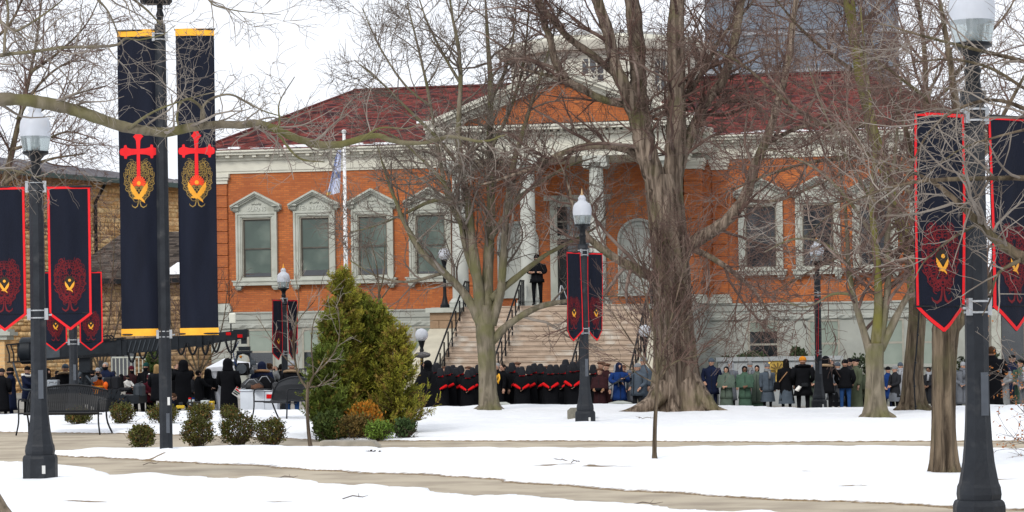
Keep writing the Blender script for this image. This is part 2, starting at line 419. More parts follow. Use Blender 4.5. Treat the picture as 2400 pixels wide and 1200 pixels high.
def snow_z(x, y):
    j = int(np.clip((x - x0) / (x1 - x0) * (nx - 1), 0, nx - 1)); i = int(np.clip(np.searchsorted(ys, y), 0, ny - 1))
    return float(GZ[i, j])
# concrete sheets of the two paths (one sheet just under the snow, so the snow edge cuts them out)
def sheet(name, poly, z, m, label):
    mb = MB(); mb.add([(x, y, z) for x, y in poly], [tuple(reversed(range(len(poly))))] )
    o = mb.build(name, m); o['kind'] = 'structure'; o['label'] = label
    return o
path_lo = MB(); path_lo.add([(-60, -8, -.012), (60, -8, -.012), (60, 54.7, -.012), (6.8, 54.7, -.012), (4.7, 60.4, -.012), (-60, 60.4, -.012)], [(0, 1, 2, 3, 4, 5)])
o = path_lo.build('path', concrete); tag(o, 'tan concrete walks crossing the snowy park', kind='structure')
# near and side snow beyond the fine sheet, street, far ground
mb = MB(); mb.add([(-60, -8, .05), (60, -8, .05), (60, 11.02, .05), (-60, 11.02, .05)], [(0, 1, 2, 3)])
for sx_ in (-1, 1):
    xa, xb = (-60, x0 + .05) if sx_ < 0 else (x1 - .05, 60)
    ye_ = 59.3 if sx_ < 0 else 54.6
    mb.add([(xa, 11.02, .05), (xb, 11.02, .05), (xb, ye_, .05), (xa, ye_, .05)], [(0, 1, 2, 3)])
o = mb.build('snow', snow_m); o['kind'] = 'structure'
at_ = o.data.attributes.new('thin', 'FLOAT', 'POINT'); at_.data.foreach_set('value', np.full(len(o.data.vertices), .06, np.float32))
mb = MB()
gx = [-70, -22, 22, 70]
mb.add([(x, 53.5, street_z(x)) for x in gx] + [(x, 73.5, street_z(x)) for x in gx], [(0, 1, 5, 4), (1, 2, 6, 5), (2, 3, 7, 6)])
o = mb.build('street', asphalt); o['kind'] = 'structure'
mb = MB()
mb.add([(x, 73.5, street_z(x)) for x in gx] + [(x, 73.5, street_z(x) + .12) for x in gx] + [(x, 140, street_z(x) + .12) for x in gx],
       [(0, 1, 5, 4), (1, 2, 6, 5), (2, 3, 7, 6), (4, 5, 9, 8), (5, 6, 10, 9), (6, 7, 11, 10)])
o = mb.build('pavement', sidewalk); o['kind'] = 'structure'
mb = MB(); mb.add([(-900, -200, -1.1), (900, -200, -1.1), (900, 2500, -1.1), (-900, 2500, -1.1)], [(0, 1, 2, 3)])
o = mb.build('ground', mat('far_ground', (.30, .30, .30), (.22, .21, .19), .05, .95)); o['kind'] = 'structure'
# kerb of the park above the street
mb = MB()
for k in range(-10, 2):
    mb.box(k * 3 - 1.495, k * 3 + 1.495, 61.0, 61.32, -1.0, .035 + .01 * ((k * 7) % 3))
o = mb.build('kerb', kerb_m); o['kind'] = 'structure'
o['label'] = 'grey concrete kerb between the snow and the street'

# ================================================================== THE LIBRARY
LIB = thing('library_building', 'orange brick library with red hip roofs, pediment portico and wide stone stairs', 'library', (BX, BY, 0), -ALPHA)
VW = 4.3                       # wing wall plane
VP = 3.3                       # porch wall plane
GZL = -.95
uL = U(497, 600, VW)[0]; uR = -uL
zbt = U(560, 732, VW)[1]; zbb = U(560, 750, VW)[1]      # belt course
zbr = U(560, 407, VW)[1]                                 # top of brick
zev = U(520, 353, VW - .5)[1]                            # eave
print('uL', uL, 'belt', zbb, zbt, 'bricktop', zbr, 'eave', zev)
UI = 3.75                                                # inner ends of the wings
DEP = 10.5                                               # wing depth
for sg in (-1, 1):
    a_, b_ = (uL, -UI) if sg < 0 else (UI, uR)
    mb = MB(); mb.box(a_, b_, VW + .4, VW + DEP, zbt - .05, zbr + .1)
    zs0, zs1 = U(603, 657, VW - .1)[1], U(603, 510, VW - .1)[1]
    ow_ = (U(640, 600, VW)[0] - U(571, 600, VW)[0]) / 2
    cs_ = sorted(U(p, 600, VW)[0] for p in ((603.5, 739, 874.5, 1010) if sg < 0 else (1784, 1918, 2052, 2188)))
    mb.box(a_, b_, VW, VW + .4, zbt - .05, zs0); mb.box(a_, b_, VW, VW + .4, zs1, zbr + .1)
    e_ = [a_] + [q for c0 in cs_ for q in (c0 - ow_, c0 + ow_)] + [b_]
    for q in range(0, len(e_), 2): mb.box(e_[q], e_[q + 1], VW, VW + .4, zs0, zs1)
    mb.build('wall', brick, LIB)
    mb = MB(); mb.box(a_ - .06 if sg < 0 else a_, b_ if sg < 0 else b_ + .06, VW - .06, VW + DEP + .06, GZL, zbb - .12)
    mb.box(a_ - .09 if sg < 0 else a_, b_ if sg < 0 else b_ + .09, VW - .09, VW + DEP + .09, GZL - .02, GZL + .55)
    mb.build('stone_base', stone, LIB)
    mb = MB(); mb.box(a_ - .12 if sg < 0 else a_, b_ if sg < 0 else b_ + .12, VW - .12, VW + DEP + .12, zbb, zbt)
    mb.box(a_ - .16 if sg < 0 else a_, b_ if sg < 0 else b_ + .16, VW - .16, VW + DEP + .16, zbt - .06, zbt + .003)
    mb.box(a_ - .08 if sg < 0 else a_, b_ if sg < 0 else b_ + .08, VW - .08, VW + DEP + .08, zbb - .13, zbb - .002)
    mb.build('belt_course', stone, LIB)
    # rough rock-faced band over the basement windows
    mb = MB(); rr = random.Random(5 + sg); n_ = 60
    rings = []
    for i in range(n_ + 1):
        u = a_ + (b_ - a_) * i / n_
        rings.append([(u, VW - .07, zbb - .36), (u, VW - .09 - rr.random() * .07, zbb - .30), (u, VW - .10 - rr.random() * .07, zbb - .20), (u, VW - .07, zbb - .13)])
    mb.loft(rings, False, False, closed=False); mb.build('rock_faced_band', stone, LIB)
    # entablature: architrave, frieze, cornice; dentils are parts
    e0 = zbr; H_ = zev - zbr
    lo = lambda d: (a_ - d) if sg < 0 else a_
    hi = lambda d: b_ if sg < 0 else (b_ + d)
    mb = MB()
    mb.box(lo(.05), hi(.05), VW - .05, VW + DEP + .05, e0, e0 + .10 * H_)
    mb.box(lo(.08), hi(.08), VW - .08, VW + DEP + .08, e0 + .10 * H_ + .002, e0 + .26 * H_)
    mb.box(lo(.06), hi(.06), VW - .06, VW + DEP + .06, e0 + .26 * H_ + .002, e0 + .56 * H_)
    mb.box(lo(.22), hi(.22), VW - .22, VW + DEP + .22, e0 + .68 * H_ + .002, e0 + .80 * H_ - .002)
    mb.box(lo(.14), hi(.14), VW - .14, VW + DEP + .14, e0 + .56 * H_ + .002, e0 + .68 * H_)
    mb.box(lo(.42), hi(.42), VW - .42, VW + DEP + .42, e0 + .80 * H_, e0 + .92 * H_)
    mb.box(lo(.50), hi(.50), VW - .50, VW + DEP + .50, e0 + .92 * H_ + .002, e0 + H_)
    mb.build('entablature', trim, LIB)
    dm = MB().box(-.075, .075, VW - .36, VW - .10, e0 + .685 * H_, e0 + .795 * H_).mesh('dentil', trim)
    nd = 20
    for i in range(nd):
        link('dentil', dm, LIB, (a_ + (b_ - a_) * (i + .5) / nd, 0, 0))
    # snow on the eave
    mb = MB()
    for i in range(24):
        q0 = a_ + (b_ - a_) * i / 24; q1 = a_ + (b_ - a_) * (i + 1) / 24
        h0 = .04 + .10 * rr.random()
        mb.box(q0 - .02, q1, VW - .47 - .02 * rr.random(), VW + .1, zev + .002, zev + h0)
    o = mb.build('eave_snow', MATS['snow_cover'], LIB); o['kind'] = 'stuff'
    at_ = o.data.attributes.new('thin', 'FLOAT', 'POINT'); at_.data.foreach_set('value', np.full(len(o.data.vertices), .2, np.float32))

# hip roofs with shingle courses -------------------------------------------------
shing = attr_mat('shingle', .9, .22, 30, .3)
def shingle_slope(name, A, B, C_, D, parent, seed, base=(.165, .042, .037), dark=(.055, .024, .027)):
    """courses of shingles on the slope A-B (eave) to D-C (ridge), as stepped geometry"""
    A, B, C_, D = map(Vector, (A, B, C_, D)); rs = np.random.default_rng(seed)
    nrm = (B - A).cross(D - A).normalized()
    if nrm.z < 0: nrm = -nrm
    rows = max(6, int((((A + B) / 2) - ((C_ + D) / 2)).length / .15))
    vs = []; fs = []; cs = []
    for r_ in range(rows):
        t0, t1 = r_ / rows, (r_ + 1.12) / rows; t1 = min(t1, 1)
        l0, r0 = A.lerp(D, t0), B.lerp(C_, t0); l1, r1 = A.lerp(D, t1), B.lerp(C_, t1)
        w = (r0 - l0).length; n_ = max(1, int(w / .26))
        off = rs.random()
        ts = np.clip((np.arange(n_ + 2) - off) / n_, 0, 1)
        for k in range(n_ + 1):
            if ts[k + 1] - ts[k] < 1e-4: continue
            up0 = nrm * (.022 + .012 * rs.random()); up1 = nrm * .004
            p = [l0.lerp(r0, ts[k]) + up0, l0.lerp(r0, ts[k + 1]) + up0, l1.lerp(r1, ts[k + 1]) + up1, l1.lerp(r1, ts[k]) + up1, l0.lerp(r0, ts[k]) - nrm * .01, l0.lerp(r0, ts[k + 1]) - nrm * .01]
            b0 = len(vs); vs += [tuple(q) for q in p]
            fs += [(b0, b0 + 1, b0 + 2, b0 + 3), (b0 + 4, b0 + 5, b0 + 1, b0)]
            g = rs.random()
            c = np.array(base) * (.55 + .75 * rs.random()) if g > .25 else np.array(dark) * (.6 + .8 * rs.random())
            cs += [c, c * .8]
    me = np_mesh(name, np.array(vs), np.array(fs), shing, cols=np.array(cs))
    o = link(name, me, parent); o['kind'] = 'stuff'; return o
ov = .5
rdg = U(830, 212, VW + 4.8)
rz_ = rdg[1]; rv = VW + 4.9
print('ridge', rdg)
rin = rdg[0]
z0_ = zev + .01
for sg in (-1, 1):
    eo = sg * (abs(uL) + ov); ri = sg * abs(rin)
    rroof = MB().add([(eo, VW - ov, z0_), (0, VW - ov, z0_), (0, rv, rz_), (ri, rv, rz_), (eo, 2 * rv - VW + ov, z0_), (0, 2 * rv - VW + ov, z0_)],
                     [(0, 1, 2, 3) if sg < 0 else (3, 2, 1, 0), (3, 2, 5, 4) if sg < 0 else (4, 5, 2, 3), (4, 0, 3) if sg < 0 else (3, 0, 4)])
    ro = rroof.build('roof', mat('roof_under', (.06, .02, .02), (.05, .018, .018), 3, .95), LIB)
    shingle_slope('shingles', (eo, VW - ov, z0_), (sg * 3.2, VW - ov, z0_), (sg * 1.0, rv, rz_), (ri, rv, rz_), ro, 3 + sg)
    shingle_slope('shingles', (eo, 2 * rv - VW + ov, z0_), (eo, VW - ov, z0_), (ri, rv, rz_), (ri, rv + .01, rz_), ro, 13 + sg)
    cap = MB().bar((ri, rv, rz_ + .03), (0, rv, rz_ + .03), .3, .07); cap.bar((eo, VW - ov, z0_ + .03), (ri, rv, rz_ + .03), .22, .05)
    cap.build('ridge_cap', mat('ridge_cap', (.12, .03, .028), (.07, .02, .02), 6, .9), ro)

# quoin pilasters -----------------------------------------------------------------
def pilaster(ua, ub, v, z0, z1, ret=0.0):
    """banded brick pilaster: every band block is its own piece; pale base and capital"""
    nb = 10; h = (z1 - z0) / nb
    bm_ = MB().bbox(0, ub - ua, v - .10, v + .25 + ret, .012, h - .012, .022).mesh('quoin_block', brick_q)
    for k in range(nb):
        link('quoin_block', bm_, LIB, (ua, 0, z0 + k * h))
    MB().box(ua + .02, ub - .02, v - .06, v + .2, z0, z1).build('pilaster_core', brick_q, LIB)
    d = zbr - z1
    mb = MB(); mb.box(ua - .02, ub + .02, v - .12, v + .25 + ret, z1 + .004, z1 + d * .35); mb.box(ua - .06, ub + .06, v - .16, v + .25 + ret, z1 + d * .35 + .002, z1 + d * .62)
    mb.box(ua - .10, ub + .10, v - .20, v + .25 + ret, z1 + d * .62 + .002, z1 + d * .985)
    mb.build('pilaster_capital', trim, LIB)
    e = z0 - zbt
    mb = MB(); mb.box(ua - .12, ub + .12, v - .22, v + .25 + ret, zbt + .006, zbt + e * .4); mb.box(ua - .09, ub + .09, v - .19, v + .25 + ret, zbt + e * .4 + .002, zbt + e * .7)
    mb.box(ua - .04, ub + .04, v - .14, v + .25 + ret, zbt + e * .7 + .002, z0 - .003)
    mb.build('pilaster_base', wtrim, LIB)
zq0 = U(515, 712, VW)[1]; zq1 = U(515, 432, VW)[1]
wq = U(536, 600, VW)[0] - uL
pilaster(uL - .0, uL + wq, VW, zq0, zq1); pilaster(uR - wq, uR, VW, zq0, zq1)
pilaster(UI + .05, UI + .68, VW - .9, zq0, zq1, .75); pilaster(-UI - .68, -UI - .05, VW - .9, zq0, zq1, .75)
pilaster(UI + .95, UI + 1.5, VW, zq0, zq1)

# main windows ---------------------------------------------------------------------
wz = {k: U(603, p, VW - .1)[1] for k, p in dict(sillb=669, sillt=657, heads=510, paneb=648, panet=517, archt=497, dentb=495, dentt=484, pedb=484, apex=449).items()}
hw = (U(652, 600, VW)[0] - U(556, 600, VW)[0]) / 2
pw = (U(663, 600, VW)[0] - U(541, 600, VW)[0]) / 2 * .955
sw = (U(658, 600, VW)[0] - U(550, 600, VW)[0]) / 2
ow = (U(640, 600, VW)[0] - U(571, 600, VW)[0]) / 2
lettering_m = mat('carved_letters', (.50, .51, .46), (.45, .46, .41), 6, .8)
eyebrow = None
def window(u, name_text=None, drop=0.12, lit=0):
    v = VW
    mb = MB()
    # moulded architrave: two stepped frames
    def frame(w, top, wi, ti, ya):
        mb.box(-w, -wi, ya, v + .05, wz['sillt'], top); mb.box(wi, w, ya, v + .05, wz['sillt'], top); mb.box(-wi, wi, ya, v + .05, ti, top)
    frame(hw, wz['archt'], hw - .08, wz['archt'] - .08, v - .15)
    frame(hw - .083, wz['archt'] - .083, hw - .17, wz['archt'] - .17, v - .115)
    frame(hw - .173, wz['archt'] - .173, ow, wz['heads'], v - .085)
    w = mb.build('window', wtrim, LIB, loc=(u, 0, 0))
    mb = MB(); mb.box(-sw, sw, v - .24, v + .02, wz['sillb'], wz['sillt'] - .05); mb.box(-sw - .04, sw + .04, v - .28, v + .02, wz['sillt'] - .048, wz['sillt'] - .002); mb.build('sill', wtrim, w)
    mb = MB(); mb.box(-ow, ow, v - .10, v + .02, wz['sillt'] + .001, wz['sillt'] + .11); mb.build('subsill', wtrim, w)
    for s in (-1, 1):
        c = s * (hw - .08)
        mb = MB(); mb.box(c - .12, c + .12, v - .20, v + .02, wz['sillb'] - .09, wz['sillb'] - .002); mb.box(c - .10, c + .10, v - .17, v + .02, wz['sillb'] - .13, wz['sillb'] - .092); mb.box(c - .08, c + .08, v - .13, v + .02, wz['sillb'] - .17, wz['sillb'] - .132)
        mb.build('bracket', wtrim, w)
    # pediment
    mb = MB()
    zb, za = wz['pedb'], wz['apex']
    mb.box(-pw + .09, pw - .09, v - .06, v + .04, wz['archt'] + .002, zb)                     # frieze slab
    mb.prism([(-pw + .2, zb), (pw - .2, zb), (0, za - .08)], v - .06, v + .04)              # tympanum
    for s in (-1, 1):
        for (o_, yy, th) in ((0, -.30, .075), (.077, -.24, .055), (.134, -.18, .06)):
            xa = s * pw; 
            q = [(xa, zb + .05 - o_), (0, za - o_), (0, za - o_ - th), (xa, zb + .05 - o_ - th * .95)]
            if s > 0: q = q[::-1]
            mb.prism(q[::-1], v + yy, v + .04 if o_ == 0 else v + .035)
        c = s * (pw - .17)
        mb.box(c - .15, c + .15, v - .26, v + .035, zb - .005, zb + .045)
        mb.box(c - .10, c + .10, v - .14, v + .03, wz['dentb'] + .002, zb - .008)
        for j in range(5):
            mb.box(c - .10 + j * .043, c - .075 + j * .043, v - .18, v - .13, wz['dentb'] + .03, zb - .012)
    mb.build('pediment', wtrim, w)
    mb = MB()                                                                                # carved leaf spray over the name
    for s in (-1, 1):
        mb.tube([(s * .02, v - .075, zb + .08), (s * .10, v - .085, zb + .13), (s * .17, v - .08, zb + .09), (s * .13, v - .075, zb + .05)], [.018, .026, .02, .008], 6)
    mb.ball((0, v - .07, zb + .10), .035, .03, .04, 8, 6)
    mb.build('carving', wtrim, w, smooth=True)
    if name_text:
        text('lettering', name_text, .235 if len(name_text) < 9 else .165, lettering_m, w, (0, v - .075, (wz['archt'] + zb) / 2 + .01))
    # sash, panes, blind
    gl, gt = wz['paneb'], wz['panet']; mid = (gl + gt) / 2 + .02
    g = (U(637, 600, VW)[0] - U(578, 600, VW)[0]) / 2
    mb = MB(); mb.box(-ow, -g - .045, v - .03, v + .1, gl - .1, wz['heads']); mb.box(g + .045, ow, v - .03, v + .1, gl - .1, wz['heads']); mb.box(-g - .045, g + .045, v - .03, v + .1, gt + .05, wz['heads']); mb.box(-g - .045, g + .045, v - .03, v + .1, wz['sillt'] + .11, gl - .05)
    sh = mb.build('window_frame', mat('frame_tan', (.36, .34, .28), (.30, .28, .23), 4, .7), w)
    for k, (za_, zb_, yy) in enumerate(((mid, gt, .035), (gl, mid, .065))):
        mb = MB(); mb.box(-g - .045, -g, v + yy, v + yy + .03, za_ - .05, zb_ + .05); mb.box(g, g + .045, v + yy, v + yy + .03, za_ - .05, zb_ + .05)
        mb.box(-g, g, v + yy, v + yy + .03, zb_, zb_ + .05); mb.box(-g, g, v + yy, v + yy + .03, za_ - .05, za_)
        mb.build('sash', mat('sash_dark', (.085, .075, .06), (.06, .053, .043), 5, .5), w)
        if k == 0 or lit == 2:
            mb = MB(); mb.box(-g, g, v + yy + .012, v + yy + .018, za_, zb_); mb.build('pane', blind if lit != 1 else glass_d, w)
        else:
            zs = za_ + drop
            mb = MB(); mb.box(-g, g, v + yy + .012, v + yy + .018, zs, zb_); mb.build('pane', blind if lit != 1 else glass_d, w)
            mb = MB(); mb.box(-g, g, v + yy + .011, v + yy + .019, za_, zs - .001); mb.build('pane', glass_d, w)
    return w
wu = [U(p, 600, VW)[0] for p in (603.5, 739, 874.5, 1010)]
for u, t, d, li in zip(wu, ('BURNS', 'TENNYSON', 'SHAKESPEARE', None), (.13, .20, .2, .06), (0, 0, 0, 0)):
    window(u, t, d, li)
for k, u in enumerate([U(p, 600, VW)[0] for p in (1784, 1918, 2052, 2188)]):
    window(u, None, .3, (1, 1, 1, 0)[k])
# dark opening behind each main window so that nothing shows through
# basement windows
def basement_window(u, zb, zt, w_, shade):
    v = VW - .06
    mb = MB(); t = .07
    mb.box(-w_, -w_ + t, v - .03, v + .1, zb, zt); mb.box(w_ - t, w_, v - .03, v + .1, zb, zt); mb.box(-w_ + t, w_ - t, v - .03, v + .1, zt - t, zt)
    wn = mb.build('window', sashm, LIB, loc=(u, 0, 0))
    MB().box(-w_ - .08, w_ + .08, v - .12, v + .05, zb - .12, zb - .002).build('sill', stone, wn)
    m_ = zb + (zt - zb) * .47
    MB().box(-w_ + t, w_ - t, v - .012, v + .03, m_ - .035, m_ + .035).build('sash_rail', sashm, wn)
    if shade >= 1:
        MB().box(-w_ + t, w_ - t, v - .005, v + .02, m_ + .036, zt - t - .001).build('pane', mat('pale_blind', (.24, .28, .235), (.20, .24, .20), 2, .5, coat=.5), wn)
        MB().box(-w_ + t, w_ - t, v - .004, v + .02, zb, m_ - .036).build('pane', glass_d if shade == 1 else MATS['pale_blind'], wn)
    else:
        zc = zt - t - (zt - zb) * .2
        MB().box(-w_ + t, w_ - t, v - .005, v + .02, zc, zt - t - .001).build('pane', MATS['pale_blind'], wn)
        MB().box(-w_ + t, w_ - t, v - .004, v + .02, m_ + .036, zc - .001).build('pane', glass_d, wn)
        MB().box(-w_ + t, w_ - t, v - .004, v + .02, zb, m_ - .036).build('pane', glass_d, wn)
zb_t = U(613, 771, VW)[1]; zb_b = U(613, 872, VW)[1]
for p, w_, s_ in ((613, .52, 1), (740, .50, 1), (1003, .5, 1), (2188, .5, 2)):
    basement_window(U(p, 800, VW)[0], zb_b, zb_t, w_, s_)
for p, s_ in ((1790, 0), (1932, 2), (2082, 2)):
    basement_window(U(p, 790, VW)[0], zb_b, zb_t, .55, s_)

# portico -----------------------------------------------------------------------------
zpf = U(1300, 716, -.6)[1]                    # porch floor
zct = U(1240, 385, 0)[1]                      # top of shafts
zea = U(1240, 369, -.3)[1]                    # underside of entablature
zet = U(1240, 293, -.6)[1]                    # top of horizontal cornice
zap = U(1325, 152, -.6)[1]                    # apex
pend = 4.6
print('porch', zpf, 'ent', zea, zet, 'apex', zap)
col_m = mat('column_paint', (.46, .47, .43), (.40, .41, .37), 2, .75, .05)
MB().box(-UI - .7, UI + .7, -.9, VP + 2, GZL, zpf).build('porch_base', stone, LIB)
for u in (-3.6, -1.2, 1.2, 3.6):
    mb = MB(); r_ = .285
    mb.box(-.42, .42, -.42, .42, zpf + .002, zpf + .12)
    mb.lathe([(.40, zpf + .122), (.42, zpf + .18), (.36, zpf + .24), (.33, zpf + .28), (r_ + .02, zpf + .31)], 20)
    H_ = zct - zpf
    fl = []
    for i in range(7):
        t = i / 6; fl.append((r_ * (1 - .16 * t ** 1.6), zpf + .312 + (H_ - .50) * t))
    mb.lathe(fl, 24)
    mb.lathe([(r_ * .90, zct - .185), (r_ * .9, zct - .15), (r_ * .98, zct - .11), (r_ * 1.25, zct - .03)], 20)
    for s in (-1, 1):        # volutes
        mb.lathe([(.13, -.30), (.15, -.28), (.15, .28), (.13, .30)], 14, c=(0, 0, 0)) if False else None
    mb.box(-.40, .40, -.40, .40, zct - .028, zea - .004)
    c = mb.build('column', col_m, LIB, smooth='auto', loc=(u, 0, 0))
    for s in (-1, 1):
        mv = MB(); mv.X = Matrix.Translation((s * .31, 0, zct - .10)) @ Matrix.Rotation(math.pi / 2, 4, 'X')
        mv.lathe([(.10, -.36), (.125, -.34), (.125, .34), (.10, .36)], 14); mv.build('volute', col_m, c, smooth='auto')
eh = zet - zea
mb = MB()
f0, f1 = -.32, VP + .4
mb.box(-4.05, 4.05, f0, f1, zea, zea + .16 * eh)
mb.box(-4.09, 4.09, f0 - .04, f1, zea + .16 * eh + .002, zea + .36 * eh)
mb.box(-4.04, 4.04, f0 + .01, f1, zea + .36 * eh + .002, zea + .68 * eh)
mb.box(-4.2, 4.2, f0 - .14, f1, zea + .68 * eh + .002, zea + .78 * eh)
mb.box(-pend, pend, f0 - .45, f1, zea + .84 * eh, zea + .93 * eh)
mb.box(-pend - .05, pend + .05, f0 - .50, f1, zea + .93 * eh + .002, zet)
mb.build('entablature', trim, LIB)
dm = MB().box(-.06, .06, f0 - .30, f0 - .10, zea + .782 * eh, zea + .838 * eh).mesh('dentil', trim)
for i in range(34):
    link('dentil', dm, LIB, (-4.1 + 8.2 * (i + .5) / 34, 0, 0))
MB().box(-4.03, 4.03, f0 + .2, VP + .3, zea + .02, zea + .1).build('porch_ceiling', trim, LIB)
brick_t = brick
mb = MB(); mb.prism([(-pend + .5, zet - .02), (pend - .5, zet - .02), (0, zap - .30)], f0 + .02, f0 + .5); mb.build('tympanum', brick, LIB)
mb = MB()
for s in (-1, 1):
    for o_, th, yy in ((0, .14, f0 - .55), (.142, .11, f0 - .46), (.254, .17, f0 - .20), (.426, .11, f0 - .12)):
        xa = s * (pend + .05); sl = .0
        q = [(xa, zet + .16 - o_), (0, zap - o_), (0, zap - o_ - th), (xa, zet + .16 - o_ - th)]
        if s < 0: q = q[::-1]
        mb.prism(q, yy, f0 + .6)
mb.build('raking_cornice', trim, LIB)
# dark flashing line and snow where the pediment floor meets the cornice
MB().box(-pend + .4, pend - .4, f0 - .42, f0 + .0, zet + .002, zet + .03).build('flashing', iron, LIB)
for s in (-1, 1):
    mb = MB(); mb.box(s * pend - .30, s * pend + .30, f0 - .48, f0 + .3, zet + .165 - .0, zet + .23); mb.box(s * (pend + .05) - .02, s * (pend + .05) + .02 , f0, VP, zet + .002, zet + .07)
    o = mb.build('cornice_snow', MATS['snow_cover'], LIB)
    at_ = o.data.attributes.new('thin', 'FLOAT', 'POINT'); at_.data.foreach_set('value', np.full(len(o.data.vertices), .2, np.float32))
# roof behind the pediment
mb = MB(); mb.add([(-pend - .05, f0 - .5, zet + .14), (0, f0 - .5, zap - .02), (pend + .05, f0 - .5, zet + .14), (-pend - .05, 9, zet + .14), (0, 9, zap - .02), (pend + .05, 9, zet + .14)], [(0, 1, 4, 3), (1, 2, 5, 4)])
pr = mb.build('roof', MATS['roof_under'], LIB)
shingle_slope('shingles', (-pend - .05, 7.5, zet + .14), (-pend - .05, f0 - .3, zet + .14), (0, f0 - .3, zap - .02), (0, 7.5, zap - .02), pr, 41)
shingle_slope('shingles', (pend + .05, f0 - .3, zet + .14), (pend + .05, 7.5, zet + .14), (0, 7.5, zap - .02), (0, f0 - .3, zap - .02), pr, 42)
# attic wall under the side eaves of the portico
for s in (-1, 1):
    mb = MB(); mb.box(s * 4.4 - .4, s * 4.4 + .4, VP + .3, VW + 1.5, zea + .3, zet + .10); mb.build('attic_block', trim, LIB)
# porch wall with arched niches and the door
zdt = U(1340, 556, VP)[1]; ztr = U(1340, 470, VP)[1]
mb = MB(); mb.box(-UI - .02, UI + .02, VP, VP + 1.2, zpf + .002, zea + .3); mb.build('porch_wall', brick, LIB)
nich_m = mat('niche_stone', (.40, .41, .375), (.35, .36, .33), 2, .85)
for s in (-1, 1):
    cu = s * 2.18; hwid = .72
    zs = U(1500, 562, VP)[1]
    pts = [(-hwid, zpf + .45), (hwid, zpf + .45)] + [(hwid * math.cos(a), zs + hwid * math.sin(a)) for a in np.linspace(0, math.pi, 17)]
    nm = MB(); nm.prism(pts, VP - .03, VP + .1); nb_ = nm.build('niche', nich_m, LIB, loc=(cu, 0, 0))
    for rr_, yy, w_ in ((hwid + .0, -.07, .10), (hwid - .16, -.05, .06)):
        nm = MB(); arc = [(rr_ * math.cos(a), zs + rr_ * math.sin(a)) for a in np.linspace(0, math.pi, 19)]
        for k in range(18):
            nm.bar((arc[k][0], VP + yy, arc[k][1]), (arc[k + 1][0], VP + yy, arc[k + 1][1]), .09, w_, up=(0, 1, 0))
        nm.bar((-rr_, VP + yy, zpf + .45), (-rr_, VP + yy, zs), .06, w_, up=(0, 1, 0)); nm.bar((rr_, VP + yy, zpf + .45), (rr_, VP + yy, zs), .06, w_, up=(0, 1, 0))
        nm.build('niche_moulding', nich_m, nb_)
    nm = MB(); nm.box(-hwid - .02, hwid + .02, VP - .045, VP + .1, zs - .06, zs + .02); nm.build('niche_band', nich_m, nb_); nm = MB(); nm.box(-hwid - .06, hwid + .06, VP - .1, VP + .1, zpf + .35, zpf + .449); nm.build('niche_ledge', nich_m, nb_)
dw = .74
mb = MB()
for s in (-1, 1): mb.box(s * (dw + .13) - .13, s * (dw + .13) + .13, VP - .14, VP + .1, zpf + .003, ztr)
mb.box(-dw, dw, VP - .14, VP + .1, ztr - .22, ztr); mb.box(-dw - .45, dw + .45, VP - .25, VP + .1, ztr + .002, ztr + .18); mb.box(-dw, dw, VP - .10, VP + .1, zdt - .06, zdt + .06)
door = mb.build('door', wtrim, LIB)
MB().box(-dw, dw, VP - .03, VP + .05, zpf + .003, zdt - .062).build('pane', glass_d, door)
mb = MB()
mb.box(-dw, -dw + .07, VP - .06, VP - .03, zpf + .01, zdt - .07); mb.box(dw - .07, dw, VP - .06, VP - .03, zpf + .01, zdt - .07); mb.box(-.05, .05, VP - .06, VP - .03, zpf + .01, zdt - .07); mb.box(-dw + .07, dw - .07, VP - .06, VP - .03, zdt - .16, zdt - .07); mb.box(-dw + .07, dw - .07, VP - .06, VP - .03, zpf + .95, zpf + 1.05)
mb.build('door_leaf', mat('door_dark', (.03, .028, .026), (.02, .019, .018), 6, .4), door)
MB().box(-dw, dw, VP - .03, VP + .05, zdt + .061, ztr - .221).build('transom', glass_d, door)
mb = MB()
for x in (-.25, .25): mb.box(x - .025, x + .025, VP - .05, VP - .031, zdt + .062, ztr - .222)
mb.box(-dw, dw, VP - .052, VP - .032, (zdt + ztr) / 2 - .12, (zdt + ztr) / 2 - .07); mb.build('transom_bar', sashm, door)

# cupola -------------------------------------------------------------------------------
vc = 9.6; uc = .18
zk0, zk1 = U(1440, 262, vc)[1], U(1440, 152, vc)[1]
zk2 = U(1440, 120, vc)[1]
kr = 3.75
O8 = lambda r, z: [(uc + r * math.cos(math.pi / 8 + k * math.pi / 4), vc + r * math.sin(math.pi / 8 + k * math.pi / 4), z) for k in range(8)]
mb = MB(); mb.loft([O8(kr + .12, zk0 - 1.2), O8(kr + .12, zk0 + .1)]); mb.loft([O8(kr, zk0 + .102), O8(kr, zk1)])
cup = mb.build('cupola', trim, LIB)
mb = MB(); mb.loft([O8(kr + .08, zk1 + .002), O8(kr + .12, zk1 + .12), O8(kr + .25, zk1 + .16)]); mb.loft([O8(kr + .45, zk1 + .162), O8(kr + .5, zk1 + .24), O8(kr + .58, zk2 - .05), O8(kr + .58, zk2)])
mb.loft([O8(kr + .3, zk2 + .001), O8(kr + .2, zk2 + .2)])
mb.build('cornice', trim, cup)
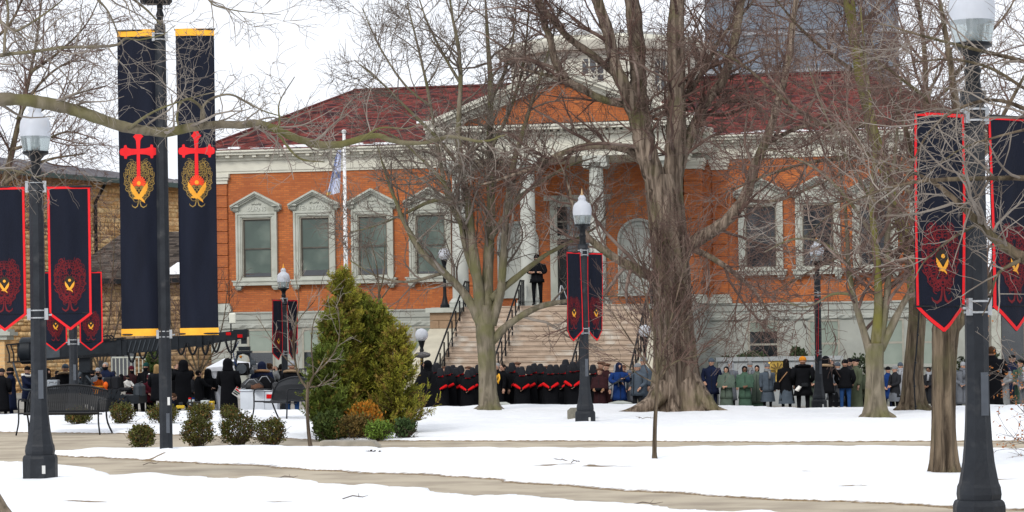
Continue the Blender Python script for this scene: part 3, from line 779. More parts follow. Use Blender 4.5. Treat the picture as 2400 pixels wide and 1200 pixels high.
for k in range(8):
    a = k * math.pi / 4 + math.pi / 4 * 0
    rad_ = kr * math.cos(math.pi / 8)
    x, y = uc + (rad_ + .01) * math.cos(a), vc + (rad_ + .01) * math.sin(a)
    if math.sin(a) > .2: continue
    w8 = .42; zb8, zt8 = zk0 + .45, zk1 - .12
    Xm = Matrix.Translation((x, y, 0)) @ Matrix.Rotation(a + math.pi / 2, 4, 'Z')
    mb = MB(); mb.X = Xm; mb.box(-w8, w8, -.005, .05, zb8, zt8); g8 = mb.build('window', glass_d, cup)
    mb = MB(); mb.X = Xm
    for q in (-w8, -w8 / 3, w8 / 3, w8): mb.box(q - .03, q + .03, -.03, -.006, zb8, zt8)
    for q in (zb8, (zb8 + zt8) / 2, zt8): mb.box(-w8, w8, -.034, -.007, q - .03, q + .03)
    mb.bar((-w8, -.02, zb8), (w8, -.02, zt8), .04, .02, up=(0, 1, 0)); mb.bar((w8, -.02, zb8), (-w8, -.02, zt8), .04, .02, up=(0, 1, 0))
    mb.build('glazing_bar', trim, cup)
mb = MB(); mb.loft([O8(kr - .3, zk2 + .15), O8(kr - 1.2, zk2 + .5), O8(.3, zk2 + .75)]); mb.build('cupola_roof', mat('lead_roof', (.34, .34, .33), (.27, .27, .26), 2, .7), cup)

# stairs ---------------------------------------------------------------------------------
NS = 20; rise = (zpf - (street_z(1) + .12)) / NS; run = .30
sw2 = 3.28
for k in range(NS):
    z1_ = zpf - k * rise; y0_ = -.9 - (k + 1) * run if k else -.9 - run
    ya = -.9 - (k + 1) * run
    rr = random.Random(k)
    js = [-sw2, -1.9 + rr.uniform(-.5, .5), rr.uniform(-.4, 1.2), sw2] if k % 2 else [-sw2, -.9 + rr.uniform(-.4, .4), 1.8 + rr.uniform(-.4, .4), sw2]
    for q in range(3):
        mb = MB(); mb.box(js[q] + .004, js[q + 1] - .004, ya, ya + run + .04, z1_ - rise - .02 + .03, z1_ - .03); mb.box(js[q] + .004, js[q + 1] - .004, ya - .03, ya + run + .04, z1_ - .03, z1_ + .0)
        mb.build('step', sandstone, LIB)
mb = MB(); 
mb.add([(-sw2, -.9, zpf - .2), (sw2, -.9, zpf - .2), (sw2, -.9 - NS * run, GZL), (-sw2, -.9 - NS * run, GZL), (-sw2, -.9, GZL), (sw2, -.9, GZL)], [(0, 3, 2, 1), (0, 4, 3), (1, 2, 5)])
mb.build('stair_core', iron, LIB)
for s in (-1, 1):
    ua, ub = (-4.3, -sw2 - .0) if s < 0 else (sw2, 4.3)
    # sloping stucco cheek, sandstone pier with cap
    yb = -.9 - NS * run
    zt_ = U(1040, 770, -2.2)[1]
    prof = [(-1.3, GZL), (-1.3, zt_), (-1.85, zt_), (yb - .1, street_z(1) + .95), (yb - .1, GZL)]
    mb = MB(); n_ = len(prof)
    vs = [(ua, y, z) for y, z in prof] + [(ub, y, z) for y, z in prof]
    mb.add(vs, [tuple(range(n_)), tuple(reversed(range(n_, 2 * n_)))] + [(j, j + n_, (j + 1) % n_ + n_, (j + 1) % n_) for j in range(n_)])
    mb.build('stair_cheek', stucco, LIB)
    zc0 = U(1040, 732, -2.2)[1]; zc1 = U(1040, 721, -2.2)[1]
    zm = (zt_ + zc0) / 2
    for (q0, q1, r0, r1) in ((ua, (ua + ub) / 2 - .2, zt_ + .002, zm - .004), ((ua + ub) / 2 - .192, ub, zt_ + .002, zm - .004), (ua, (ua + ub) / 2 + .2, zm + .004, zc0 - .002), ((ua + ub) / 2 + .208, ub, zm + .004, zc0 - .002)):
        MB().bbox(q0, q1, -1.8, -.92, r0, r1, .012).build('stone_block', sand_dark, LIB)
    MB().box(ua - .12, ub + .04, -1.92, -.91, zc0, zc1).build('pier_cap', wtrim, LIB)
# railings
for u in (-3.2, -1.28, 1.28, 3.2):
    mb = MB(); tops = []
    zt0 = zpf + .86
    pts = [(u, -.5, zt0), (u, -1.15, zt0)]
    slope = rise / run
    yb = -.9 - (NS - .3) * run
    ytop = -1.15
    zb0 = zt0 + (yb - ytop) * slope
    pts.append((u, yb, zb0)); pts.append((u, yb - .22, zb0 - .02))
    mb.tube(pts, .032, 8)
    rl = mb.build('railing', iron, LIB)
    pm = MB().box(-.022, .022, -.022, .022, 0, .86).mesh('railing_post', iron)
    k = 0; y = -.55
    while y > yb:
        zf = zpf if y > -.9 else zpf + (y + .9) * slope
        link('railing_post', pm, rl, (u, y, zf - .0))
        y -= .30 if y > -1.2 else .62
    if True:
        mb = MB(); mb.tube([(u, -1.15, zpf + .2), (u, yb, zb0 - .62)], .016, 6); mb.tube([(u, -.5, zpf + .12), (u, -1.15, zpf + .12)], .016, 6); mb.build('lower_rail', iron, rl)

# ================================================================== FAR BUILDINGS
# grey glass tower behind the library
tw_m = mat('tower_panel', (.15, .16, .18), (.12, .13, .15), 2, .5)
tw_g = mat('tower_pane', (.15, .18, .225), (.10, .125, .16), .4, .15, spec=.6)
pt = P(1660, 600, 190); pr_ = P(2100, 600, 190)
T = thing('office_tower', 'tall grey glass tower rising behind the right-hand red roof', 'office tower', (pt.x, 190, -1), R(-6))
tw = (pr_.x - pt.x) * 1.02
MB().box(0, tw, 0, 16, 0, 60).build('tower_wall', tw_m, T)
pm = MB().box(.15, 2.0, -.05, .05, .25, 2.1).mesh('window', tw_g)
sm_ = MB().box(0, tw, -.12, .0, -.12, .12).mesh('spandrel', mat('tower_band', (.30, .31, .33), (.24, .25, .27), 1, .6))
nwx = int(tw / 2.2)
for i in range(nwx):
    for j in range(6, 13):
        link('window', pm, T, (i * tw / nwx, 0, j * 3.0 + (.1 if (i * 7 + j) % 5 else .0)))
for j in range(6, 14): link('spandrel', sm_, T, (0, 0, j * 3.0))
MB().box(3.2, 5.2, -.09, -.06, 36.2, 60).build('cream_panel', mat('tower_cream', (.45, .42, .30), None, 1, .7), T)

stone_face = attr_mat('stone_face', .9, .3, 9, .5)
def stone_courses(parent, xa, xb, za, zb, y, seed, cols, rowh=.19, wmin=.24, wmax=.6):
    g = np.random.default_rng(seed); vs = []; fs = []; cs = []; z = za
    while z < zb - .08:
        h = min(rowh * g.uniform(.7, 1.25), zb - z); x = xa + g.uniform(-.3, 0)
        while x < xb:
            w = g.uniform(wmin, wmax); x0_, x1_ = max(x, xa) + .008, min(x + w, xb) - .008
            if x1_ - x0_ > .05:
                p = y - g.uniform(.02, .06); z0_, z1_ = z + .008, z + h - .008; k = len(vs); j = g.uniform(-.008, .008, 8)
                vs += [(x0_, y, z0_), (x1_, y, z0_), (x1_, y, z1_), (x0_, y, z1_), (x0_ + .015, p, z0_ + .012 + j[0]), (x1_ - .015, p + j[1], z0_ + .012 + j[2]), (x1_ - .015, p, z1_ - .012 + j[3]), (x0_ + .015, p + j[4], z1_ - .012)]
                fs += [(k + 4, k + 5, k + 6, k + 7), (k, k + 1, k + 5, k + 4), (k + 1, k + 2, k + 6, k + 5), (k + 2, k + 3, k + 7, k + 6), (k + 3, k, k + 4, k + 7)]
                cs += [np.array(cols[g.integers(len(cols))]) * g.uniform(.8, 1.2)] * 5
            x += w
        z += h
    o = link('stones', np_mesh('stones', np.array(vs), np.array(fs), stone_face, cols=np.array(cs)), parent); o['kind'] = 'stuff'
# yellow brick building to the left, receding to the right
ybrick = brick_mat('yellow_brick', (.66, .42, .19), (.50, .27, .11), (.55, .40, .22), .42, .14, .014, noise_c=(.46, .28, .12), bump=.5)
A_ = P(60, 405, 97); B_ = P(505, 449, 108)
ang = math.atan2(B_.y - A_.y, B_.x - A_.x); ln = math.hypot(B_.x - A_.x, B_.y - A_.y) + 9
Y1 = thing('brick_building', 'yellow brick building with grey metal roof beyond the left lamp', 'building', (A_.x, A_.y, -.6), ang)
hY = A_.z + .6
MB().box(-8, ln - 8.8, 0, 18, 0, hY).build('wall', ybrick, Y1)
stone_courses(Y1, -8, ln - 8.8, .1, hY - .25, -.002, 5, ((.74, .50, .24), (.69, .44, .20), (.77, .56, .30), (.60, .36, .16), (.73, .49, .25)))
LR = ln - 8.3; rh = 1.75; rx = 1.0
mb = MB(); mb.add([(-9, -.8, hY), (LR, -.8, hY), (rx, 9, hY + rh), (-9, 9, hY + rh), (LR, 18.8, hY), (-9, 18.8, hY), (-9, -.8, hY - .12), (LR, -.8, hY - .12)], [(0, 1, 2, 3), (3, 2, 4, 5), (6, 7, 1, 0), (1, 4, 2)])
rf = mb.build('roof', mat('metal_roof', (.15, .145, .16), (.11, .105, .118), .6, .6, c3=(.20, .19, .20), scale3=.3), Y1)
for k in range(34):
    x_ = -8.6 + k * (LR + 8.2) / 34; t_ = 1.0 if x_ <= rx else (LR - x_) / (LR - rx)
    MB().bar((x_, -.82, hY + .02), (x_, -.82 + 9.8 * t_, hY + .02 + rh * t_), .06, .08).build('roof_seam', MATS['metal_roof'], rf)
MB().box(-9, LR, -1.0, -.81, hY - .22, hY - .02).build('gutter', mat('gutter_green', (.055, .085, .075), (.04, .065, .058), 4, .5), Y1)
mb = MB(); mb.tube([(4.2, -.7, hY - .2), (4.2, -.12, hY - 1.0), (4.2, -.12, .2)], .07, 8); mb.build('downpipe', iron, Y1); mb = MB(); mb.tube([(10.5, -.7, hY - .2), (10.5, -.12, hY - .7), (10.5, -.12, .2)], .07, 8); mb.build('downpipe', iron, Y1)
for x in (-2.5, 1.3, 6.6, 9.0):
    w_ = MB().box(x - .45, x + .45, -.10, .05, 3.6, 5.2).build('window', glass_d, Y1)
    mb = MB(); mb.box(x - .52, x - .45, -.15, .05, 3.5, 5.3); mb.box(x + .45, x + .52, -.15, .05, 3.5, 5.3); mb.box(x - .45, x + .45, -.15, .05, 5.2, 5.3); mb.box(x - .6, x + .6, -.2, .05, 3.4, 3.5); mb.box(x - .45, x + .45, -.13, .05, 4.36, 4.42); mb.build('window_frame', sashm, w_)
# lower stone house with a dark shingle roof
bstone = brick_mat('brown_stone', (.30, .19, .10), (.22, .135, .07), (.28, .21, .13), .50, .2, .018, noise_c=(.18, .11, .06), bump=.6)
a_ = P(196, 655, 90); b_ = P(425, 655, 90)
Y2 = thing('stone_house', 'low brown stone house with dark shingle roof and a patch of snow', 'house', (a_.x, 90, -.6), R(-3))
wd = b_.x - a_.x; hh = a_.z + .6
MB().box(-.2, wd + 1.8, 0, 5.5, 0, hh).build('wall', bstone, Y2)
stone_courses(Y2, -.2, wd + 1.8, .05, hh - .2, -.002, 8, ((.32, .21, .11), (.27, .175, .09), (.36, .245, .135), (.24, .155, .085)), .18, .25, .6)
mb = MB(); top = P(300, 545, 93).z + .6
mb.add([(-.9, -.5, hh - .05), (wd + 2.0, -.5, hh - .05), (wd + 2.0, 3.0, top), (.9, 3.0, top), (wd + 2.0, 6, hh - .05), (-.9, 6, hh - .05)], [(0, 1, 2, 3), (3, 2, 4, 5), (0, 3, 5), (1, 4, 2)])
rf2 = mb.build('roof', mat('brown_under', (.06, .05, .045), None, 3, .95), Y2)
vs_ = shingle_slope('shingles', (-.9, -.5, hh - .05), (wd + 2.0, -.5, hh - .05), (wd + 2.0, 3.0, top), (.9, 3.0, top), rf2, 77, (.085, .070, .060), (.04, .033, .030))
mb = MB(); mb.box(-.95, wd + 2.05, -.6, -.5, hh - .2, hh - .02); mb.build('fascia', iron, Y2)
mb = MB(); sl_ = (top - hh + .05) / 3.5
for (xa, xb, ya, yb2) in ((wd - .7, wd + 1.2, -.3, .5), (wd + .1, wd + 1.9, .4, 1.5)):
    mb.add([(xa, ya, hh + (ya + .5) * sl_ + .02), (xb, ya, hh + (ya + .5) * sl_ + .02), (xb - .2, yb2, hh + (yb2 + .5) * sl_ + .05), (xa + .5, yb2, hh + (yb2 + .5) * sl_ + .05)], [(0, 1, 2, 3)])
o = mb.build('roof_snow', MATS['snow_cover'], rf2)
at_ = o.data.attributes.new('thin', 'FLOAT', 'POINT'); at_.data.foreach_set('value', np.full(len(o.data.vertices), .2, np.float32))
w_ = MB().box(1.0, 1.9, -.09, .05, 1.2, 2.6).build('window', glass_d, Y2)
MB().box(.9, 2.0, -.1, .05, 1.05, 1.2).build('sill', wtrim, w_)
# stone porch pillar with a moulded cap at the far left
q = P(6, 790, 84)
PL = thing('porch_pillar', 'yellow brick gate pier with moulded stone cap at the left edge', 'gate pier', (q.x - .3, 84, -.5))
MB().box(-1.2, .45, -.4, .6, 0, q.z + .5 - .1).build('shaft', ybrick, PL)
mb = MB(); mb.box(-1.3, .55, -.5, .7, q.z + .402, q.z + .55); mb.box(-1.4, .68, -.6, .8, q.z + .552, q.z + .68); mb.box(-1.3, .58, -.5, .7, q.z + .682, q.z + .78); mb.build('cap', wtrim, PL)
# white balustrade on a pale wall in the left background
q0 = P(262, 838, 83); q1 = P(358, 838, 83); q2 = P(300, 884, 83)
BL = thing('balustrade', 'white metal balustrade on a pale wall in the left background', 'railing', (q0.x, 83, 0))
wd = q1.x - q0.x
mb = MB(); mb.bar((0, 0, q0.z), (wd * .75, 0, q0.z), .05); mb.bar((wd * .75, 0, q0.z), (wd * 1.05, 0, q0.z - .35), .05); mb.build('handrail', wtrim, BL)
pm = MB().box(-.016, .016, -.016, .016, q2.z, q0.z - .02).mesh('baluster', wtrim)
for k in range(9): link('baluster', pm, BL, (k * wd * .75 / 8, 0, 0))
MB().box(-.2, wd + .3, -.1, .3, -.7, q2.z - .25).build('base_wall', sidewalk, BL); MB().box(-.25, wd + .35, -.14, .34, q2.z - .25, q2.z).build('coping', wtrim, BL)
# white monument sign wall with a round gold emblem
l0 = P(1683, 838, 82.3); l1 = P(1968, 835, 82.3)
SG = thing('sign_wall', 'long white stone sign wall with a round gold emblem in front of the library', 'sign wall', (l0.x, 82.3, 0), -ALPHA * .3)
wd = (l1.x - l0.x)
mb = MB(); mb.box(0, wd, 0, .9, street_z(8), l0.z - .14); mb.build('wall_face', mat('sign_white', (.36, .38, .385), (.30, .32, .325), 2, .8), SG)
MB().box(-.08, wd + .08, -.08, .98, l0.z - .138, l0.z).build('coping', MATS['sign_white'], SG)
ce = P(1823, 868, 82.2)
mb = MB(); mb.X = Matrix.Translation((ce.x - l0.x, .02, ce.z)) @ Matrix.Rotation(math.pi / 2, 4, 'X')
mb.lathe([(.40, -.02), (.42, .03), (.37, .05), (.34, .03)], 28); mb.build('emblem_disc', mat('brass', (.62, .42, .10), (.5, .33, .07), 6, .4, metal=.4), SG)
mb = MB()
for k in range(12):
    a = k * math.pi / 6; c0 = Vector((ce.x - l0.x, -.035, ce.z))
    mb.bar(c0 + Vector((.08 * math.cos(a), 0, .08 * math.sin(a))), c0 + Vector((.27 * math.cos(a), 0, .27 * math.sin(a))), .04, .02, up=(0, 1, 0))
mb.build('emblem_rays', mat('bronze', (.16, .10, .03), (.12, .08, .02), 6, .5), SG)

# pale columned building at the far right
q0 = P(2235, 690, 112); q1 = P(2640, 690, 112)
RB = thing('columned_building', 'distant grey stone building with vertical columns at the right edge', 'building', (q0.x, 112, -1.0), R(-4)); wd = q1.x - q0.x; hh = q0.z + 1
MB().box(0, wd, 0, 10, 0, hh).build('wall', mat('right_wall', (.26, .24, .21), (.20, .185, .165), 2, .85), RB)
MB().box(-.3, wd + .3, -.5, 10.3, hh, hh + .7).build('cornice', wtrim, RB)
pm = MB().box(-.22, .22, -.35, .02, 0, hh - .01).mesh('column', wtrim); wm = MB().box(-.5, .5, -.03, .03, .9, hh - .7).mesh('window', glass_d)
for k in range(8): link('column', pm, RB, (.3 + k * 1.6, 0, 0)); link('window', wm, RB, (1.1 + k * 1.6, 0, 0))
# ================================================================== TREES
def bark_mat(name, c1, c2, moss, mossamt, stretch=(9, 9, 1.2), bump=1.0):
    if name in MATS: return MATS[name]
    m, n, l, b = _mat(name)
    b.inputs['Roughness'].default_value = .92; b.inputs['Specular IOR Level'].default_value = .15
    tc = n.new('ShaderNodeTexCoord'); mp = n.new('ShaderNodeMapping'); mp.inputs['Scale'].default_value = stretch; l.new(tc.outputs['Object'], mp.inputs[0])
    nz = n.new('ShaderNodeTexNoise'); nz.inputs['Scale'].default_value = 1; nz.inputs['Detail'].default_value = 7; nz.inputs['Distortion'].default_value = .6; l.new(mp.outputs[0], nz.inputs[0])
    rp = n.new('ShaderNodeValToRGB'); rp.color_ramp.elements[0].position = .36; rp.color_ramp.elements[1].position = .64
    rp.color_ramp.elements[0].color = (*c1, 1); rp.color_ramp.elements[1].color = (*c2, 1); l.new(nz.outputs[0], rp.inputs[0])
    n2 = n.new('ShaderNodeTexNoise'); n2.inputs['Scale'].default_value = 1.7; n2.inputs['Detail'].default_value = 6; l.new(tc.outputs['Object'], n2.inputs[0])
    mr = n.new('ShaderNodeMapRange'); mr.inputs[1].default_value = .62 - mossamt * .35; mr.inputs[2].default_value = .78 - mossamt * .3; mr.inputs[4].default_value = min(1, .35 + mossamt); l.new(n2.outputs[0], mr.inputs[0])
    mx = n.new('ShaderNodeMix'); mx.data_type = 'RGBA'; l.new(mr.outputs[0], mx.inputs[0]); l.new(rp.outputs[0], mx.inputs[6]); mx.inputs[7].default_value = (*moss, 1)
    l.new(mx.outputs[2], b.inputs['Base Color'])
    bp = n.new('ShaderNodeBump'); bp.inputs['Strength'].default_value = bump; bp.inputs['Distance'].default_value = .09; l.new(nz.outputs[0], bp.inputs['Height']); l.new(bp.outputs[0], b.inputs['Normal'])
    return m
bk_big = bark_mat('bark_big', (.058, .042, .031), (.275, .215, .165), (.13, .122, .055), .3, (11, 11, .9), 1.0)
bk_moss = bark_mat('bark_moss', (.085, .07, .048), (.20, .17, .125), (.12, .112, .038), .55, (7, 7, 3), .7)
bk_green = bark_mat('bark_green', (.10, .085, .06), (.20, .17, .125), (.12, .115, .05), .5, (9, 9, 2.5), .5)
bk_tan = bark_mat('bark_tan', (.044, .032, .022), (.165, .125, .085), (.10, .09, .045), .35, (14, 14, 1.6), 1.0)
bk_yel = bark_mat('bark_lichen', (.07, .058, .036), (.17, .148, .09), (.14, .128, .034), .6, (8, 8, 3), .4)
tw_grey = mat('twig_grey', (.17, .14, .115), (.10, .075, .06), 3, .9, c3=(.30, .26, .22), scale3=1.2, t3=(.56, .68))
tw_red = mat('twig_reddish', (.145, .088, .068), (.068, .041, .034), 3, .9, c3=(.26, .20, .165), scale3=1.0, t3=(.52, .68))
tw_light = mat('twig_light', (.27, .235, .20), (.16, .13, .105), 3, .9, c3=(.12, .095, .075), scale3=1.5, t3=(.55, .7))

def catmull(pts, rad, per=6):
    P_ = np.array(pts, float); Rr = np.array(rad, float)
    P2 = np.vstack([2 * P_[0] - P_[1], P_, 2 * P_[-1] - P_[-2]])
    out = []; ro = []
    for i in range(len(P_) - 1):
        p0, p1, p2, p3 = P2[i], P2[i + 1], P2[i + 2], P2[i + 3]
        for t in np.arange(per) / per:
            out.append(.5 * ((2 * p1) + (p2 - p0) * t + (2 * p0 - 5 * p1 + 4 * p2 - p3) * t ** 2 + (3 * p1 - p0 - 3 * p2 + p3) * t ** 3)); ro.append(Rr[i] * (1 - t) + Rr[i + 1] * t)
    out.append(P_[-1]); ro.append(Rr[-1])
    return np.array(out), np.array(ro)
def tubes(PT, RD, n):
    """PT [N,K,3], RD [N,K] -> verts, quads of N tubes"""
    N, K, _ = PT.shape
    T = np.empty_like(PT); T[:, 1:-1] = PT[:, 2:] - PT[:, :-2]; T[:, 0] = PT[:, 1] - PT[:, 0]; T[:, -1] = PT[:, -1] - PT[:, -2]
    T /= np.linalg.norm(T, axis=2, keepdims=True) + 1e-9
    ref = np.tile(np.array([.31, .77, .55]), (N, 1)); m = np.abs((T[:, 0] * ref).sum(1)) > .9; ref[m] = (1, 0, 0)
    A = np.cross(T, ref[:, None, :]); A /= np.linalg.norm(A, axis=2, keepdims=True) + 1e-9
    B = np.cross(T, A)
    an = np.arange(n) * 2 * math.pi / n
    V_ = PT[:, :, None, :] + RD[:, :, None, None] * (np.cos(an)[None, None, :, None] * A[:, :, None, :] + np.sin(an)[None, None, :, None] * B[:, :, None, :])
    base = (np.arange(N) * K * n)[:, None, None]; k = (np.arange(K - 1) * n)[None, :, None]; j = np.arange(n)[None, None, :]; j2 = (j + 1) % n
    Q_ = np.stack([base + k + j, base + k + j2, base + k + n + j2, base + k + n + j], -1).reshape(-1, 4)
    return V_.reshape(-1, 3), Q_
class Twigs:
    """bare branchwork grown level by level, all branches of a level at once"""
    def __init__(s, seed): s.g = np.random.default_rng(seed); s.parts = []; s.off = 0; s.tris = 0
    def emit(s, PT, RD, n):
        v, q = tubes(PT, RD, n); s.parts.append((v, q + s.off)); s.off += len(v); s.tris += 2 * len(q)
    def path(s, P0, D, L, R_, K, wander, up, tip=.25, grav=0.0):
        N = len(P0); PT = np.empty((N, K, 3)); PT[:, 0] = P0; d = D / (np.linalg.norm(D, axis=1, keepdims=True) + 1e-9)
        st = (L / (K - 1))[:, None]
        for k in range(1, K):
            d = d + s.g.normal(0, wander, (N, 3)); d[:, 2] += up
            d /= np.linalg.norm(d, axis=1, keepdims=True) + 1e-9
            PT[:, k] = PT[:, k - 1] + d * st
        RD = R_[:, None] * np.linspace(1, tip, K)[None, :]
        return PT, RD
    def kids(s, PT, RD, n, t0=.15, ang=(.5, 1.1), flat=1.0):
        N, K, _ = PT.shape
        t = s.g.uniform(t0, 1.0, (N, n)); x = t * (K - 1); i = np.minimum(x.astype(int), K - 2); f = (x - i)[..., None]
        idx = np.arange(N)[:, None]
        p = PT[idx, i] * (1 - f) + PT[idx, i + 1] * f
        tg = PT[idx, i + 1] - PT[idx, i]; tg /= np.linalg.norm(tg, axis=2, keepdims=True) + 1e-9
        r = RD[idx, i] * (1 - f[..., 0]) + RD[idx, i + 1] * f[..., 0]
        rn = s.g.normal(0, 1, (N, n, 3)); rn[..., 1] *= flat
        pr = rn - (rn * tg).sum(2, keepdims=True) * tg; pr /= np.linalg.norm(pr, axis=2, keepdims=True) + 1e-9
        a = s.g.uniform(ang[0], ang[1], (N, n))[..., None]
        d = np.cos(a) * tg + np.sin(a) * pr
        return p.reshape(-1, 3), d.reshape(-1, 3), r.reshape(-1), t.reshape(-1)
    def grow(s, PT, RD, spec, rmin):
        """spec: list of (children, length, len_jitter, K, wander, up, sides)"""
        for (nc, L, K, wd, up, ns, t0, ang) in spec:
            p, d, r, t = s.kids(PT, RD, nc, t0, ang)
            ln = L * s.g.uniform(.45, 1.25, len(p)) * (1.1 - .45 * t)
            r2 = np.maximum(np.minimum(r * .62, ln * .018 + rmin * .6), rmin)
            PT, RD = s.path(p, d, ln, r2, K, wd, up)
            RD = np.maximum(RD, rmin * .55)
            s.emit(PT, RD, ns)
        return PT
    def mesh(s, name, m):
        v = np.vstack([a for a, _ in s.parts]); q = np.vstack([b for _, b in s.parts])
        return np_mesh(name, v, q, m, smooth=True)
WS = 1.0
def limb_pts(poly, Y, g, dy=.0, ddir=None):
    """poly rows (px, py, width_px) measured in the photo -> world points and radii; depth wanders so the crown has volume"""
    pts = []; rad = []; n = len(poly); slope = g.uniform(-1, 1) * dy if ddir is None else ddir
    L = 0
    for i, (x, y, w) in enumerate(poly):
        if i: L += math.hypot(x - poly[i - 1][0], y - poly[i - 1][1]) * Y / F
        yy = Y + slope * L
        pts.append(tuple(P(x, y, yy))); rad.append(w * WS * yy / F / 2)
    return pts, rad
def lobed_trunk(mb, poly, Y, n=28, lobes=7, flare=.25, seed=0, fdec=.45):
    pts, rad = limb_pts(poly, Y, np.random.default_rng(seed), 0, 0)
    pts, rad = catmull(pts, rad, 9)
    g = np.random.default_rng(seed); ph = g.random(4) * 6.28; rd_ = g.normal(0, 1, n); rd_ = rd_ * .7 + np.roll(rd_, 1) * .3; ka = 0
    zb = pts[0][2]; rings = []
    for p, r in zip(pts, rad):
        h = p[2] - zb; fl = flare * math.exp(-max(0, h) / fdec)
        ring = []
        for j in range(n):
            a = 2 * math.pi * j / n
            if j == 0: ka += 1; rd_ = rd_ * .93 + g.normal(0, 1, n) * .36
            q = r * (1 + .022 * rd_[j] + fl * .9 + (fl + .035) * math.cos(lobes * a + ph[0] + .4 * math.sin(h)) + .03 * math.cos(3 * a + ph[1] + h * .8) + .025 * math.cos(13 * a + ph[2] + h * .5))
            ring.append((p[0] + q * math.cos(a), p[1] + q * math.sin(a), p[2]))
        rings.append(ring)
    mb.loft(rings, True, True)
def tree(name, label, cat, Y, trunk, limbs, bark, twigm, seed, spec, rmin, dy=.35, lobes=7, flare=.25, tsides=28, group=None, K0=14, hidden_trunk=None, extra=None, spec2=None, bark_limb=None):
    g = np.random.default_rng(seed)
    base = P(trunk[0][0], trunk[0][1], Y)
    root = thing(name, label, cat, (base.x, Y, 0), 0, group)
    off = Vector((-base.x, -Y, 0))
    mb = MB()
    lobed_trunk(mb, trunk, Y, tsides, lobes, flare, seed, .95 if name == 'deciduous_tree' and Y == 56 else .32)
    mb.v = [tuple(Vector(q) + off) for q in mb.v]
    tr = mb.build('trunk', bark, root, smooth=True)
    if name == 'deciduous_tree' and Y != 56:
        gr_ = np.random.default_rng(seed + 9); rt = trunk[2][2] * WS * Y / F / 2; cx = P(trunk[1][0], trunk[1][1], Y).x - base.x; rb = MB()
        for k_ in range(7):
            a_ = k_ * .9 + gr_.uniform(-.25, .25); dx_, dy_ = math.cos(a_), math.sin(a_); L_ = rt * gr_.uniform(1.55, 2.3)
            pts_, rad_ = catmull([(cx + dx_ * rt * .55, dy_ * rt * .55, rt * 1.9), (cx + dx_ * rt * .85, dy_ * rt * .85, rt * .8), (cx + dx_ * (rt + L_) * .55, dy_ * (rt + L_) * .55, rt * .24), (cx + dx_ * L_, dy_ * L_, -.02)], [rt * .40, rt * .42, rt * .30, rt * .08], 4)
            rb.tube([Vector(tuple(q)) for q in pts_], list(rad_), 8)
        rb.build('root', bark, root, smooth=True)['kind'] = 'stuff'
    tw = Twigs(seed + 1)
    for li, lb in enumerate(limbs):
        dd = None
        if isinstance(lb, tuple): lb, dd = lb
        pts, rad = limb_pts(lb, Y, g, dy, dd)
        pts, rad = catmull(pts, rad, 5)
        # gnarl
        k = len(pts); wob_ = np.cumsum(g.normal(0, .018, (k, 3)), 0) * np.linspace(0, 1, k)[:, None] * min(1.5, (rad[0] * 6))
        pts = pts + wob_ * .5
        rad = rad * (1 + g.normal(0, .05, k))
        lm = MB(); lm.tube([Vector(tuple(q)) + off for q in pts], list(rad), 10)
        lm.build('limb', bark_limb if bark_limb and (li == (1 if Y == 48.4 else 0) or Y < 30) else bark, root, smooth=True)
        # resample for growth
        xs_ = np.linspace(0, k - 1, K0); i0 = np.minimum(xs_.astype(int), k - 2); f = (xs_ - i0)[:, None]
        pk = pts[i0] * (1 - f) + pts[i0 + 1] * f; rk = rad[i0] * (1 - f[:, 0]) + rad[i0 + 1] * f[:, 0]
        Ltot = np.linalg.norm(np.diff(pts, axis=0), axis=1).sum()
        sp = [list(q) for q in spec]; sp[0][0] = max(3, int(sp[0][0] * Ltot))
        tw.grow((pk + np.array(off))[None], rk[None], sp, rmin)
    if extra: extra(tw, off)
    c = link('crown', tw.mesh('crown', twigm), root); c['kind'] = 'stuff'
    print(name, 'twig tris', tw.tris)
    return root, tw

#          n/m  len  K  wander up   sides t0  angle
SP_BIG  = [(3.0, 2.3, 8, .16, .03, 5, .12, (.5, 1.2)), (6, 1.15, 6, .20, .02, 4, .15, (.5, 1.1)), (6, .62, 5, .24, .02, 3, .15, (.5, 1.1))]
SP_MED  = [(2.6, 1.9, 8, .14, .06, 5, .15, (.45, 1.1)), (5, 1.0, 6, .18, .04, 4, .15, (.45, 1.0)), (5, .55, 5, .22, .03, 3, .15, (.5, 1.0))]

